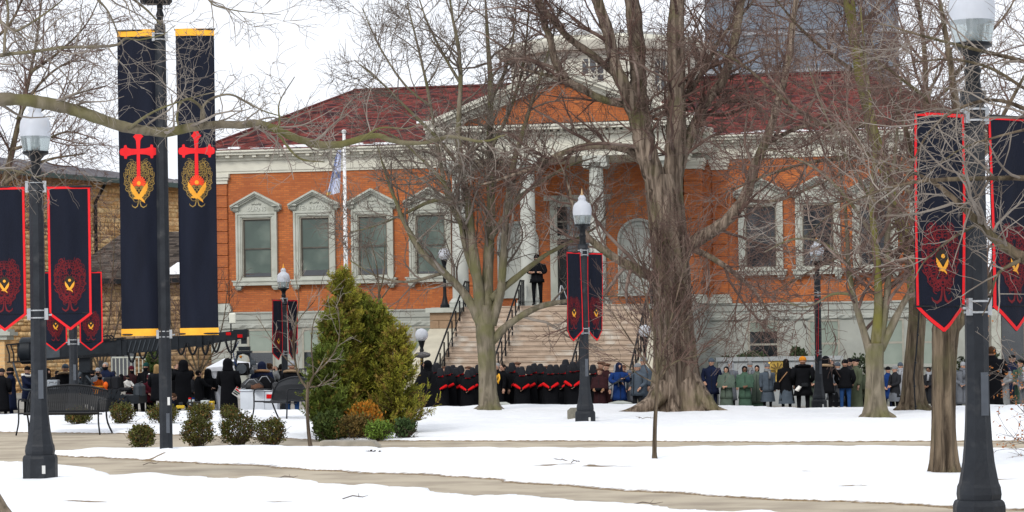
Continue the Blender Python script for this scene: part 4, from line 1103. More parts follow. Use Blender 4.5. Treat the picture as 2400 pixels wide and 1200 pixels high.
# great rough-barked tree in front of the porch
WS = .70
T1 = [(1588, 985, 180), (1588, 968, 155), (1586, 940, 142), (1583, 880, 130), (1580, 800, 124), (1576, 700, 120), (1570, 600, 118), (1563, 520, 120), (1556, 460, 122), (1552, 410, 96)]
L1 = [([(1558, 500, 84), (1535, 420, 78), (1512, 350, 74), (1500, 300, 70), (1470, 225, 50), (1442, 160, 44), (1425, 80, 42), (1400, 0, 38), (1370, -120, 30), (1345, -260, 16)], -.12),
      ([(1512, 340, 74), (1503, 280, 66), (1498, 220, 60), (1494, 150, 58), (1489, 60, 55), (1480, -40, 50), (1470, -160, 40), (1465, -290, 20)], .1),
      ([(1568, 480, 84), (1578, 400, 74), (1584, 320, 68), (1584, 200, 60), (1583, 60, 58), (1590, -60, 55), (1600, -180, 44), (1610, -320, 20)], 0),
      ([(1576, 430, 62), (1604, 345, 44), (1650, 245, 34), (1692, 180, 32), (1714, 90, 30), (1725, 0, 28), (1750, -120, 22), (1770, -230, 10)], .2),
      ([(1588, 600, 54), (1635, 562, 50), (1700, 520, 42), (1745, 462, 38), (1770, 395, 34), (1800, 330, 30), (1830, 240, 26), (1858, 130, 22), (1880, 0, 18), (1905, -110, 9)], -.15),
      ([(1515, 385, 40), (1480, 355, 28), (1430, 342, 26), (1370, 343, 24), (1310, 360, 21), (1250, 392, 16), (1190, 410, 10), (1120, 430, 5)], -.3),
      ([(1560, 665, 46), (1500, 635, 34), (1450, 610, 29), (1405, 580, 26), (1370, 545, 20), (1345, 490, 14), (1330, 420, 8), (1300, 340, 4)], -.35),
      ([(1450, 180, 26), (1390, 130, 24), (1335, 90, 22), (1290, 40, 18), (1250, -20, 14), (1200, -90, 6)], -.3),
      ([(1335, 200, 30), (1300, 140, 26), (1290, 90, 24), (1270, 40, 18), (1255, -10, 14)], -.3),
      ([(1500, 250, 26), (1420, 235, 24), (1360, 205, 28), (1330, 190, 26), (1290, 175, 14), (1230, 160, 7)], -.3),
      ([(1585, 250, 22), (1640, 180, 18), (1690, 90, 14), (1760, 10, 9), (1800, -60, 5)], .4),
      ([(1600, 575, 26), (1660, 600, 20), (1720, 640, 16), (1770, 690, 10), (1800, 740, 5)], -.4),
      ([(1800, 335, 16), (1870, 300, 13), (1950, 290, 10), (2040, 300, 6)], -.3),
      ([(1740, 470, 14), (1820, 470, 11), (1900, 440, 8), (1990, 400, 5)], -.4)]
def epicormic(tw, off):
    g = tw.g; N = 190
    py = g.uniform(560, 880, N); px = 1578 + g.uniform(-75, 70, N)
    p = np.array([np.array(P(a, b, 56 - .62)) + np.array(off) for a, b in zip(px, py)])
    d = np.stack([g.normal(0, .5, N), g.uniform(-.9, -.1, N), g.uniform(.3, 1.1, N)], 1)
    PT, RD = tw.path(p, d, g.uniform(.5, 1.8, N), np.full(N, .013), 7, .14, .05); RD = np.maximum(RD, .006)
    tw.emit(PT, RD, 3)
    tw.grow(PT, RD, [(4, .5, 5, .2, .03, 3, .2, (.4, .9))], .006)
t1, _ = tree('deciduous_tree', 'massive rough barked bare tree with flared roots right of the black center lamp', 'tree', 56, T1, L1, bk_big, tw_red, 101, SP_BIG, .0075, .3, 7, .42, 110, 'bare trees in the park', extra=epicormic)
# its surface roots running out over the snow
mb = MB()
for pl in ([(1565, 905, 70), (1530, 940, 60), (1495, 958, 40), (1465, 965, 22), (1440, 969, 12), (1422, 970, 4)], [(1610, 890, 80), (1645, 935, 60), (1668, 958, 40), (1688, 968, 22), (1706, 972, 8)], [(1588, 905, 66), (1580, 950, 50), (1568, 972, 24), (1560, 982, 6)], [(1555, 900, 70), (1525, 945, 54), (1500, 964, 32), (1478, 974, 8)], [(1600, 900, 70), (1622, 955, 46), (1640, 974, 16)]):
    pts, rad = limb_pts(pl, 56, None, 0, 0); pts = [(p[0], 56 - .25 - .14 * i, max(p[2], .0 + .3 * rad[i])) for i, p in enumerate(pts)]
    pts, rad = catmull(pts, rad, 4); mb.tube([Vector(tuple(q)) - Vector((t1.location.x, 56, 0)) for q in pts], list(rad), 10)
o = mb.build('root', bk_big, t1, smooth=True); o['kind'] = 'stuff'

# smooth grey-green maple before the steps
WS = 0.66
T2 = [(1148, 978, 86), (1147, 962, 68), (1145, 940, 66), (1143, 880, 64), (1140, 820, 64), (1138, 785, 68), (1138, 745, 66), (1138, 715, 50)]
L2 = [[(1128, 760, 44), (1105, 715, 34), (1080, 680, 30), (1040, 638, 28), (990, 590, 25), (960, 540, 20), (930, 475, 14), (900, 400, 9), (880, 330, 4)],
      [(1128, 745, 48), (1118, 650, 38), (1105, 560, 32), (1097, 480, 28), (1085, 390, 24), (1076, 300, 20), (1082, 200, 18), (1078, 110, 14), (1060, 20, 9), (1050, -80, 4)],
      [(1140, 745, 52), (1143, 650, 42), (1148, 560, 36), (1152, 450, 30), (1150, 350, 26), (1150, 240, 22), (1146, 150, 18), (1140, 60, 12), (1132, -60, 5)],
      [(1150, 760, 44), (1172, 690, 32), (1180, 600, 28), (1186, 500, 24), (1200, 400, 20), (1228, 300, 16), (1258, 200, 12), (1290, 100, 8), (1310, 10, 4)],
      [(1152, 800, 34), (1195, 758, 26), (1260, 720, 22), (1330, 703, 15), (1400, 694, 8), (1450, 690, 4)],
      [(1150, 700, 30), (1205, 655, 23), (1270, 605, 17), (1330, 572, 12), (1390, 540, 7), (1430, 505, 3)],
      [(1122, 670, 28), (1092, 585, 22), (1074, 500, 19), (1040, 430, 15), (990, 375, 11), (930, 325, 7), (870, 300, 3)],
      [(1104, 560, 22), (1056, 480, 18), (1032, 380, 15), (1010, 250, 12), (985, 130, 9), (955, 10, 5)],
      [(1150, 560, 20), (1205, 475, 17), (1270, 425, 13), (1340, 385, 9), (1400, 365, 4)],
      [(1098, 480, 18), (1020, 470, 14), (950, 500, 10), (880, 530, 6), (820, 545, 3)],
      [(1085, 400, 16), (1030, 330, 13), (960, 260, 10), (890, 190, 7), (830, 140, 3)],
      [(1150, 350, 16), (1190, 270, 13), (1220, 180, 10), (1235, 80, 7), (1240, -20, 3)],
      [(1082, 200, 12), (1040, 130, 10), (1000, 50, 7), (970, -40, 3)],
      [(1150, 240, 12), (1185, 160, 9), (1205, 80, 6), (1210, 0, 3)],
      [(1010, 250, 10), (950, 200, 8), (890, 110, 6), (850, 20, 3)],
      [(1040, 640, 14), (960, 660, 10), (890, 650, 7), (820, 610, 4)]]
tree('deciduous_tree', 'bare grey-green maple fanning into many stems before the stone stairs', 'tree', 57, T2, L2, bk_green, tw_grey, 211, [(3.1, 1.8, 8, .16, .05, 5, .15, (.45, 1.2)), (6, 1.0, 6, .22, .03, 4, .15, (.45, 1.05)), (5, .55, 5, .24, .02, 3, .15, (.5, 1.0))], .0065, .35, 6, .22, 28, 'bare trees in the park')

# ridged trunk next to the right-hand near lamp
WS = 0.82
T3 = [(2222, 1140, 92), (2218, 1118, 76), (2214, 1085, 66), (2212, 1000, 63), (2212, 900, 65), (2214, 820, 70), (2217, 770, 78), (2222, 735, 66)]
L3 = [[(2212, 770, 44), (2196, 710, 34), (2182, 640, 30), (2176, 560, 26), (2165, 470, 22), (2140, 380, 16), (2110, 290, 11), (2070, 200, 6), (2040, 100, 3)],
      [(2230, 770, 48), (2262, 735, 36), (2300, 690, 30), (2340, 620, 26), (2375, 540, 22), (2420, 450, 18), (2460, 350, 12), (2480, 240, 6)],
      [(2222, 750, 56), (2226, 660, 42), (2232, 560, 36), (2240, 450, 31), (2246, 330, 26), (2240, 200, 21), (2225, 80, 15), (2205, -40, 8)],
      [(2240, 450, 22), (2290, 370, 17), (2340, 290, 13), (2390, 200, 9), (2440, 110, 5)],
      [(2176, 560, 16), (2120, 500, 12), (2050, 470, 9), (1980, 470, 6), (1900, 490, 3)],
      [(2246, 330, 16), (2190, 250, 12), (2120, 190, 9), (2040, 130, 6), (1980, 70, 3)],
      [(2235, 180, 12), (2300, 100, 9), (2360, 30, 6), (2400, -50, 3)],
      [(2165, 470, 12), (2090, 420, 9), (2010, 330, 6), (1950, 240, 3)]]
tree('deciduous_tree', 'ridged brown tree trunk standing just left of the right-hand near lamp post', 'tree', 27.7, T3, L3, bk_tan, tw_red, 307, [(5.0, 1.1, 7, .16, .02, 5, .12, (.5, 1.2)), (5, .6, 6, .22, .01, 4, .15, (.5, 1.1)), (4, .34, 5, .25, .01, 3, .15, (.5, 1.1))], .0036, .25, 9, .40, 72, 'bare trees in the park')

# many-stemmed tree with yellow-green lichen
WS = 0.7
T4 = [(2055, 996, 100), (2054, 982, 76), (2053, 950, 66), (2051, 890, 60), (2050, 840, 62), (2052, 805, 60)]
L4 = [[(2042, 835, 32), (2022, 770, 23), (2000, 695, 20), (1988, 620, 17), (1984, 540, 13), (1974, 440, 9), (1960, 340, 4)],
      [(2052, 830, 42), (2058, 720, 30), (2056, 630, 26), (2049, 560, 24), (2042, 470, 20), (2050, 370, 16), (2042, 250, 12), (2030, 130, 8), (2020, 20, 4)],
      [(2058, 830, 32), (2076, 720, 24), (2082, 640, 22), (2078, 560, 20), (2090, 430, 15), (2102, 300, 10), (2110, 170, 5)],
      [(2064, 820, 30), (2108, 728, 23), (2140, 672, 18), (2172, 600, 13), (2190, 520, 7)],
      [(2049, 560, 14), (1990, 470, 11), (1920, 400, 8), (1840, 360, 5), (1770, 340, 3)],
      [(1988, 620, 12), (1930, 570, 9), (1860, 560, 6), (1790, 590, 3)],
      [(2042, 470, 12), (1980, 360, 9), (1930, 260, 7), (1890, 150, 4)],
      [(2090, 430, 10), (2140, 330, 8), (2180, 220, 6), (2210, 110, 3)],
      [(2000, 690, 12), (1950, 690, 8), (1890, 720, 5), (1830, 700, 3)]]
tree('deciduous_tree', 'bare tree splitting low into several yellow-green stems at right', 'tree', 48.4, T4, L4, bk_green, tw_red, 401, SP_BIG, .0062, .3, 6, .42, 26, 'bare trees in the park', bark_limb=bk_yel)
# leaning tree with a light cable up its trunk
WS = 0.66
T5 = [(2140, 978, 104), (2140, 965, 88), (2140, 940, 78), (2140, 880, 68), (2146, 800, 62), (2150, 720, 56), (2138, 620, 50)]
L5 = [([(2146, 700, 54), (2134, 600, 48), (2112, 520, 44), (2090, 440, 42), (2062, 360, 40), (2040, 280, 44), (2020, 180, 43), (2001, 80, 41), (1985, 0, 38), (1968, -120, 28), (1960, -240, 10)], -.25),
      [(2146, 640, 36), (2175, 520, 30), (2180, 400, 26), (2170, 260, 22), (2165, 120, 18), (2150, 0, 13), (2140, -110, 6)],
      [(2040, 290, 20), (1960, 300, 17), (1890, 270, 14), (1810, 210, 12), (1740, 150, 9), (1680, 120, 5)],
      [(2062, 360, 20), (1990, 370, 16), (1900, 380, 12), (1800, 410, 9), (1700, 450, 5)],
      [(2020, 180, 18), (1950, 130, 14), (1880, 70, 10), (1820, 0, 6), (1780, -60, 3)],
      [(2000, 80, 16), (2060, 10, 12), (2110, -60, 6)],
      [(2090, 440, 16), (2150, 400, 13), (2220, 380, 9), (2290, 390, 5)],
      [(2170, 260, 14), (2230, 200, 11), (2300, 160, 8), (2370, 130, 4)],
      [(2112, 520, 14), (2050, 560, 11), (1970, 600, 9), (1890, 640, 7), (1820, 680, 4)],
      [(1985, 0, 16), (1930, -40, 12), (1880, -90, 6)]]
t5, _ = tree('deciduous_tree', 'tall leaning tree with a black light cable up its wide lower trunk', 'tree', 52, T5, L5, bk_tan, tw_red, 503, SP_BIG, .0068, .35, 7, .40, 60, 'bare trees in the park', bark_limb=bk_yel)
mb = MB(); cab = [P(2147, 975, 51.5) , P(2144, 930, 51.35), P(2142, 880, 51.35), P(2148, 820, 51.4), P(2153, 750, 51.45), P(2156, 690, 51.5)]
cab = [c - Vector((t5.location.x, 52, 0)) for c in cab]
mb.tube(cab, .018, 6)
for i in range(5): mb.ball(tuple(cab[i].lerp(cab[i + 1], .5) + Vector((0, -.03, 0))), .028, n=8, m=6)
tag(mb.build('light_cable', iron, loc=t5.location), 'black string of lights running up the leaning tree trunk', 'light string')

# near tree just outside the frame at the left; its mossy limb crosses the view
WS = 0.64
T6 = [(-52, 1262, 300), (-55, 1225, 235), (-60, 1180, 185), (-80, 1080, 130), (-95, 900, 92), (-100, 700, 90), (-95, 500, 88), (-90, 350, 86), (-95, 230, 80), (-100, 100, 70)]
L6 = [([(-90, 290, 76), (-50, 245, 58), (0, 233, 50), (60, 236, 46), (120, 246, 47), (180, 262, 45), (230, 280, 43), (290, 302, 40), (340, 312, 37), (390, 317, 35), (440, 306, 33), (490, 299, 31), (560, 299, 29), (600, 295, 29), (645, 308, 30), (690, 330, 30), (740, 344, 30), (790, 346, 28), (830, 335, 25), (880, 323, 22), (930, 337, 19), (990, 343, 16), (1050, 332, 14), (1110, 340, 11), (1150, 336, 8), (1190, 325, 4)], .03),
      ([(470, 300, 16), (478, 270, 12), (465, 245, 11), (440, 232, 10), (420, 245, 9), (414, 275, 9), (418, 300, 6)], -.05),
      ([(472, 285, 12), (476, 250, 10), (500, 230, 9), (540, 222, 8), (580, 240, 6), (620, 262, 5), (680, 280, 3)], .1),
      ([(-100, 160, 24), (-40, 140, 18), (10, 128, 15), (70, 122, 13), (150, 112, 12), (220, 110, 11), (270, 105, 10), (290, 90, 9), (320, 92, 6), (370, 82, 4), (400, 60, 2)], .05),
      ([(-80, 60, 22), (-20, 40, 16), (30, 70, 12), (60, 60, 9), (120, 20, 6), (180, -30, 3)], .1),
      ([(10, 128, 12), (12, 80, 11), (20, 30, 9), (10, -40, 6)], .1),
      ([(300, 302, 14), (360, 262, 8), (440, 232, 5), (510, 215, 3)], -.2),
      ([(-60, -60, 26), (60, -60, 20), (180, -40, 16), (280, -20, 12), (340, 20, 8), (380, 60, 4)], .15),
      ([(180, -40, 10), (240, 10, 8), (265, 50, 6), (280, 95, 4)], .1),
      ([(330, -60, 14), (450, -50, 11), (490, 0, 8), (510, 15, 6), (570, 28, 4), (660, 36, 2)], .2),
      ([(640, 310, 10), (655, 290, 8), (655, 240, 5), (690, 180, 3)], -.15),
      ([(840, 332, 9), (890, 300, 7), (960, 300, 5), (1010, 270, 3)], .2),
      ([(-90, 420, 20), (-40, 400, 12), (30, 400, 8), (100, 420, 4)], .3),
      ([(650, 312, 10), (700, 370, 7), (760, 380, 4)], .2)]
tree('deciduous_tree', 'near tree at the left edge whose mossy limb stretches across the banners', 'tree', 19.5, T6, L6, bk_big, tw_light, 601, [(6.5, .62, 7, .20, .02, 5, .06, (.5, 1.3)), (4, .36, 6, .26, .01, 4, .15, (.5, 1.1)), (3, .2, 5, .28, .0, 3, .2, (.5, 1.0))], .0026, .25, 6, .25, 26, 'bare trees in the park', K0=26, bark_limb=bk_moss)
# far crown of another tree beyond the left lamp
WS = 0.7
T7 = [(-30, 985, 60), (-32, 960, 46), (-34, 850, 42), (-36, 700, 40), (-38, 600, 38)]
L7 = [[(-36, 700, 36), (-20, 560, 30), (10, 430, 24), (40, 300, 18), (70, 170, 12), (90, 50, 7), (100, -60, 3)], [(-36, 650, 30), (-60, 480, 26), (-70, 300, 20), (-50, 120, 14), (-30, -20, 8)],
      [(10, 430, 16), (70, 390, 12), (130, 370, 8), (200, 360, 4)], [(40, 300, 14), (110, 250, 10), (180, 220, 7), (250, 200, 3)], [(-20, 560, 16), (50, 530, 10), (120, 520, 6), (180, 500, 3)], [(70, 170, 12), (140, 120, 8), (200, 60, 5), (240, -20, 3)], [(-50, 120, 12), (20, 60, 9), (60, -20, 6)],
      [(30, 350, 12), (100, 330, 9), (160, 310, 6), (230, 330, 3)], [(40, 280, 12), (90, 200, 9), (150, 150, 6), (200, 140, 3)]]
tree('deciduous_tree', 'slender bare tree rising behind the left lamp beside the yellow brick building', 'tree', 58, T7, L7, bk_tan, tw_red, 701, [(4.0, 1.7, 8, .15, .03, 5, .12, (.5, 1.2)), (6, .9, 6, .20, .02, 4, .15, (.5, 1.1)), (5, .5, 5, .24, .02, 3, .15, (.5, 1.1))], .0068, .3, 5, .2, 20, 'bare trees in the park')
# limbs of a near tree reaching in from beyond the right edge
WS = 0.62
T8 = [(2640, 1400, 150), (2640, 1340, 120), (2642, 1200, 110), (2645, 1000, 104), (2640, 800, 100), (2635, 600, 92), (2630, 300, 80)]
L8 = [([(2630, 760, 60), (2540, 690, 52), (2460, 640, 47), (2400, 606, 42), (2340, 570, 36), (2290, 525, 30), (2240, 480, 23), (2190, 440, 17), (2130, 412, 11), (2060, 400, 5)], .05),
      ([(2630, 480, 34), (2530, 440, 26), (2420, 418, 22), (2310, 416, 18), (2200, 418, 15), (2120, 425, 12), (2040, 445, 9), (1960, 480, 6), (1880, 540, 3)], -.05),
      ([(2630, 420, 30), (2520, 330, 22), (2420, 265, 17), (2330, 235, 14), (2240, 260, 11), (2180, 310, 9), (2140, 380, 7), (2110, 450, 4)], .1),
      ([(2630, 300, 30), (2520, 200, 22), (2420, 150, 17), (2300, 120, 14), (2180, 90, 10), (2080, 60, 6), (2000, 50, 3)], .1),
      ([(2630, 330, 26), (2520, 270, 18), (2420, 220, 14), (2320, 160, 11), (2220, 140, 8), (2130, 150, 5), (2050, 170, 3)], 0),
      ([(2630, 360, 24), (2540, 310, 16), (2440, 300, 12), (2340, 320, 9), (2250, 350, 6), (2180, 400, 3)], -.1),
      ([(2290, 525, 14), (2230, 560, 10), (2170, 610, 6), (2140, 660, 3)], 0), ([(2400, 606, 18), (2340, 640, 12), (2320, 700, 7), (2300, 740, 3)], 0)]
tree('deciduous_tree', 'near bare tree beyond the right edge reaching pale limbs over the lamp', 'tree', 17.5, T8, L8, bk_tan, tw_light, 809, [(5.5, .75, 7, .17, .02, 5, .25, (.5, 1.2)), (4, .42, 6, .24, .01, 4, .15, (.5, 1.1)), (3, .22, 5, .26, .0, 3, .2, (.5, 1.0))], .0024, .2, 6, .25, 22, 'bare trees in the park')

WS = 0.62
# saplings
def sapling(px, Y, trunk, limbs, seed, label, dens, bark=bk_tan, rmin=.0045, tw=tw_red):
    return tree('sapling', label, 'sapling', Y, trunk, limbs, bark, tw, seed, dens, rmin, .35, 5, .18, 14, 'young saplings')
sapling(1535, 32.3, [(1535, 1094, 28), (1535, 1080, 22), (1534, 1060, 16), (1535, 1000, 15), (1538, 940, 14), (1541, 890, 15), (1543, 870, 12)],
        [[(1541, 885, 9), (1515, 850, 7), (1480, 800, 5), (1440, 740, 4), (1400, 690, 2)], [(1541, 880, 10), (1535, 800, 7), (1520, 720, 5), (1500, 640, 4), (1490, 560, 2)], [(1543, 880, 10), (1560, 800, 7), (1580, 720, 5), (1600, 640, 4), (1630, 560, 2)], [(1543, 890, 8), (1580, 850, 6), (1640, 830, 4), (1700, 790, 2)],
         [(1541, 875, 9), (1550, 780, 6), (1545, 680, 5), (1550, 580, 2)], [(1535, 800, 6), (1490, 760, 4), (1450, 700, 3), (1430, 640, 2)], [(1560, 800, 6), (1600, 760, 4), (1650, 690, 3)], [(1541, 900, 6), (1500, 880, 4), (1460, 850, 3), (1430, 830, 2)]],
        901, 'slender sapling with fine reddish twigs on the snow before the massive trunk', [(6.5, .6, 7, .13, .05, 4, .15, (.35, .9)), (4, .32, 5, .18, .04, 3, .2, (.4, .8))])
sapling(728, 38.3, [(729, 1062, 20), (728, 1050, 15), (723, 1010, 13), (720, 960, 12), (721, 915, 12), (722, 895, 10)],
        [[(721, 912, 9), (700, 880, 8), (690, 830, 7), (692, 770, 5), (700, 700, 4), (690, 640, 2)], [(721, 915, 9), (735, 880, 8), (765, 850, 6), (790, 810, 5), (795, 760, 3), (785, 720, 2)], [(700, 880, 6), (685, 810, 5), (700, 750, 4), (740, 700, 3), (760, 640, 2)], [(735, 880, 6), (730, 800, 5), (740, 740, 4), (775, 700, 2)], [(705, 870, 5), (670, 840, 4), (640, 800, 3), (600, 740, 2)], [(722, 905, 7), (745, 905, 6), (790, 880, 4)]],
        913, 'thin grey sapling left of the evergreen clump, bare and forked', [(5.0, .5, 7, .13, .05, 4, .2, (.35, .9)), (3, .28, 5, .16, .04, 3, .2, (.4, .8))], rmin=.005, tw=tw_light)
sapling(890, 46, [(893, 1020, 16), (892, 1005, 13), (890, 900, 13), (889, 800, 12), (889, 720, 12), (890, 690, 10)],
        [[(889, 700, 9), (886, 650, 7), (880, 610, 5), (868, 565, 3)], [(888, 690, 7), (900, 640, 5), (902, 565, 3)], [(886, 660, 5), (868, 625, 4), (856, 585, 2)], [(890, 710, 6), (860, 670, 4), (845, 640, 2)], [(890, 705, 6), (915, 670, 4), (925, 640, 2)]],
        921, 'bare leafless sapling poking up among the evergreens under the third window', [(3.0, .4, 6, .13, .05, 4, .2, (.35, .9))], rmin=.006, tw=tw_light)
# thin bare bushes in front of the brown stone house
for k, (px, Yb, lb) in enumerate(((235, 86, 'bare twiggy bush against the yellow brick wall beside the left banners'), (465, 76, 'bare reddish bush behind the camera crane before the library corner'))):
    tr_ = [(px, 960, 20), (px, 945, 16), (px, 900, 14), (px + 2, 860, 12)]
    sc = 1 if k == 0 else .55
    lb_ = [[(px, 880, 8), (px + q, 880 - 120 * sc, 6), (px + q * 1.5, 880 - 250 * sc, 4), (px + q * 1.7, 880 - 380 * sc, 2)] for q in (-45, -20, 0, 20, 40)]
    tree('bare_shrub', lb, 'shrub', Yb, tr_, lb_, bk_tan, tw_red, 950 + k, [(4.0, 1.2, 7, .16, .03, 4, .1, (.4, 1.1)), (5, .7, 5, .2, .03, 3, .15, (.4, 1.0))], .009, .3, 5, .2, 12, 'leafless bushes')

# ------------------------------------------------------------------ evergreens and shrubs
leaf_m = attr_mat('leaf_cover', .75, .25, 6)
def spray(g, p, d, size, n=7):
    pass
def leaf_quads(C_, D, S, g, aspect=.45, bend=.3):
    """N small leaf faces: centres C, directions D, sizes S"""
    D = D / (np.linalg.norm(D, axis=1, keepdims=True) + 1e-9)
    r = g.normal(0, 1, D.shape); A = np.cross(D, r); A /= np.linalg.norm(A, axis=1, keepdims=True) + 1e-9
    w = (S * aspect)[:, None]; s_ = S[:, None]
    Nn = np.cross(A, D)
    v = np.stack([C_ - D * s_ * .5, C_ + A * w * .5 + Nn * w * bend, C_ + D * s_ * .5, C_ - A * w * .5 + Nn * w * bend], 1)
    q = np.arange(len(C_) * 4).reshape(-1, 4)
    return v.reshape(-1, 3), q
def arborvitae(px, py0, Y, h_px, w_px, seed, label, cols, tips, n=5200, lean=0.0):
    g = np.random.default_rng(seed); b0 = P(px, py0, Y); s_ = Y / F
    H_ = h_px * s_; Rm = w_px * s_ / 2 * .76
    root = thing('arborvitae', label, 'evergreen', (b0.x, Y, max(0, b0.z)), 0, 'evergreens of the planted clump')
    MB().lathe([(.07, -.1), (.055, H_ * .3), (.03, H_ * .7), (.008, H_ * .98)], 8).build('trunk', bk_tan, root, smooth=True)
    tw = Twigs(seed)
    N = int(150 * max(.35, min(1.3, H_ / 2.4)))
    z = g.uniform(.03, .97, N) ** 1.05 * H_
    prof = lambda t: np.clip(1.03 - t, 0, 1) ** .8 * (.72 + .28 * np.minimum(1, t * 7))
    a = g.uniform(0, 2 * math.pi, N)
    lobe = 1 + .25 * np.sin(2 * a + seed) + .2 * np.sin(3 * a + z * 2.6 + seed)
    ln = Rm * prof(z / H_) * g.uniform(.45, 1.6, N) * lobe + .10
    d = np.stack([np.cos(a), np.sin(a), g.uniform(.45, 1.1, N)], 1)
    p0 = np.stack([lean * z, z * 0, z - ln * .5], 1); p0[:, 2] = np.maximum(p0[:, 2], .02)
    PT, RD = tw.path(p0, d, ln * 1.15, np.full(N, .011), 7, .09, .06); tw.emit(PT, RD, 3)
    per = 13
    p2, d2, r2, t2 = tw.kids(PT, RD, per, .18, (.25, .95)); d2[:, 2] += .25
    Ls = g.uniform(.13, .30, len(p2)) * (1.1 - .35 * t2)
    PT2, RD2 = tw.path(p2, d2, Ls, np.full(len(p2), .0035), 5, .10, .03); tw.emit(PT2, RD2, 3)
    c = link('branchwork', tw.mesh('branchwork', mat('evergreen_wood', (.11, .065, .035), (.07, .04, .022), 4, .9)), root); c['kind'] = 'stuff'
    # flat feathery sprays: pairs of scale leaflets along each twiglet
    nl = 8; M = len(p2)
    d2n = PT2[:, -1] - PT2[:, 0]; d2n /= np.linalg.norm(d2n, axis=1, keepdims=True) + 1e-9
    nr = g.normal(0, .6, (M, 3)); nr[:, 0] += np.repeat(np.cos(a), per) * .5; nr[:, 1] += np.repeat(np.sin(a), per) * .5
    sv = np.cross(d2n, nr); sv /= np.linalg.norm(sv, axis=1, keepdims=True) + 1e-9
    CC = []; DD = []; SS = []; CO_ = []
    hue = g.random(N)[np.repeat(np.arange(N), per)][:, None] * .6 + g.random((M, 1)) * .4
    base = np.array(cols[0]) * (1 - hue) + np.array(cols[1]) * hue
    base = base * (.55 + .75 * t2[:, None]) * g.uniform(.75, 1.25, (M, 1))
    tip = (g.random(M) < tips)[:, None]; base = np.where(tip, np.array((.25, .17, .035)), base)
    for k in range(nl):
        t = (k + .4) / nl; x = t * 4; i0 = min(int(x), 3); f = x - i0
        pk = PT2[:, i0] * (1 - f) + PT2[:, i0 + 1] * f
        for s in (-1, 1):
            ll = Ls * (.42 - .24 * t) * g.uniform(.7, 1.3, M)
            dd = d2n * .75 + sv * s * .7 + g.normal(0, .15, (M, 3)); dd /= np.linalg.norm(dd, axis=1, keepdims=True)
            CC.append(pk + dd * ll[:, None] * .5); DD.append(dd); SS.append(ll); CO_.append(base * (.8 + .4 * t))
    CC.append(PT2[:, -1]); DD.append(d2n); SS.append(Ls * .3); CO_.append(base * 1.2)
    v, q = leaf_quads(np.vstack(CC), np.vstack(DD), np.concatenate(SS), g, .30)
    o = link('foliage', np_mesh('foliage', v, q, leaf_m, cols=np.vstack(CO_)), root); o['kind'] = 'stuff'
    return root
CG = ((.095, .13, .014), (.195, .20, .026))
CO = ((.14, .155, .014), (.27, .235, .028))
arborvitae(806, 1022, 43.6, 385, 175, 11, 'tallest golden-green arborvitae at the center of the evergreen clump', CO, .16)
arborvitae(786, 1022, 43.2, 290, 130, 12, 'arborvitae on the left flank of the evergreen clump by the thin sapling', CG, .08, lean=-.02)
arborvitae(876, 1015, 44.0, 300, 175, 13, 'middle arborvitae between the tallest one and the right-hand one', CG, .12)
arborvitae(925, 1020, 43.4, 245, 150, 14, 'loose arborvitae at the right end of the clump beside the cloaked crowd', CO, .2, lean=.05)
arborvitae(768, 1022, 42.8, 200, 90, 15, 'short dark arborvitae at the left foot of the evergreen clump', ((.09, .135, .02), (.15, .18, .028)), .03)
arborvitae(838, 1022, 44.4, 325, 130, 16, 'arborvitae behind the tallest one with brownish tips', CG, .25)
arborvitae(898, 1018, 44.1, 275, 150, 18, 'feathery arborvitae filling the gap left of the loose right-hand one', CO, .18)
arborvitae(362, 880, 80, 62, 34, 17, 'tiny green conifer beside the white balustrade in the left background', ((.045, .08, .02), (.06, .1, .025)), 0)
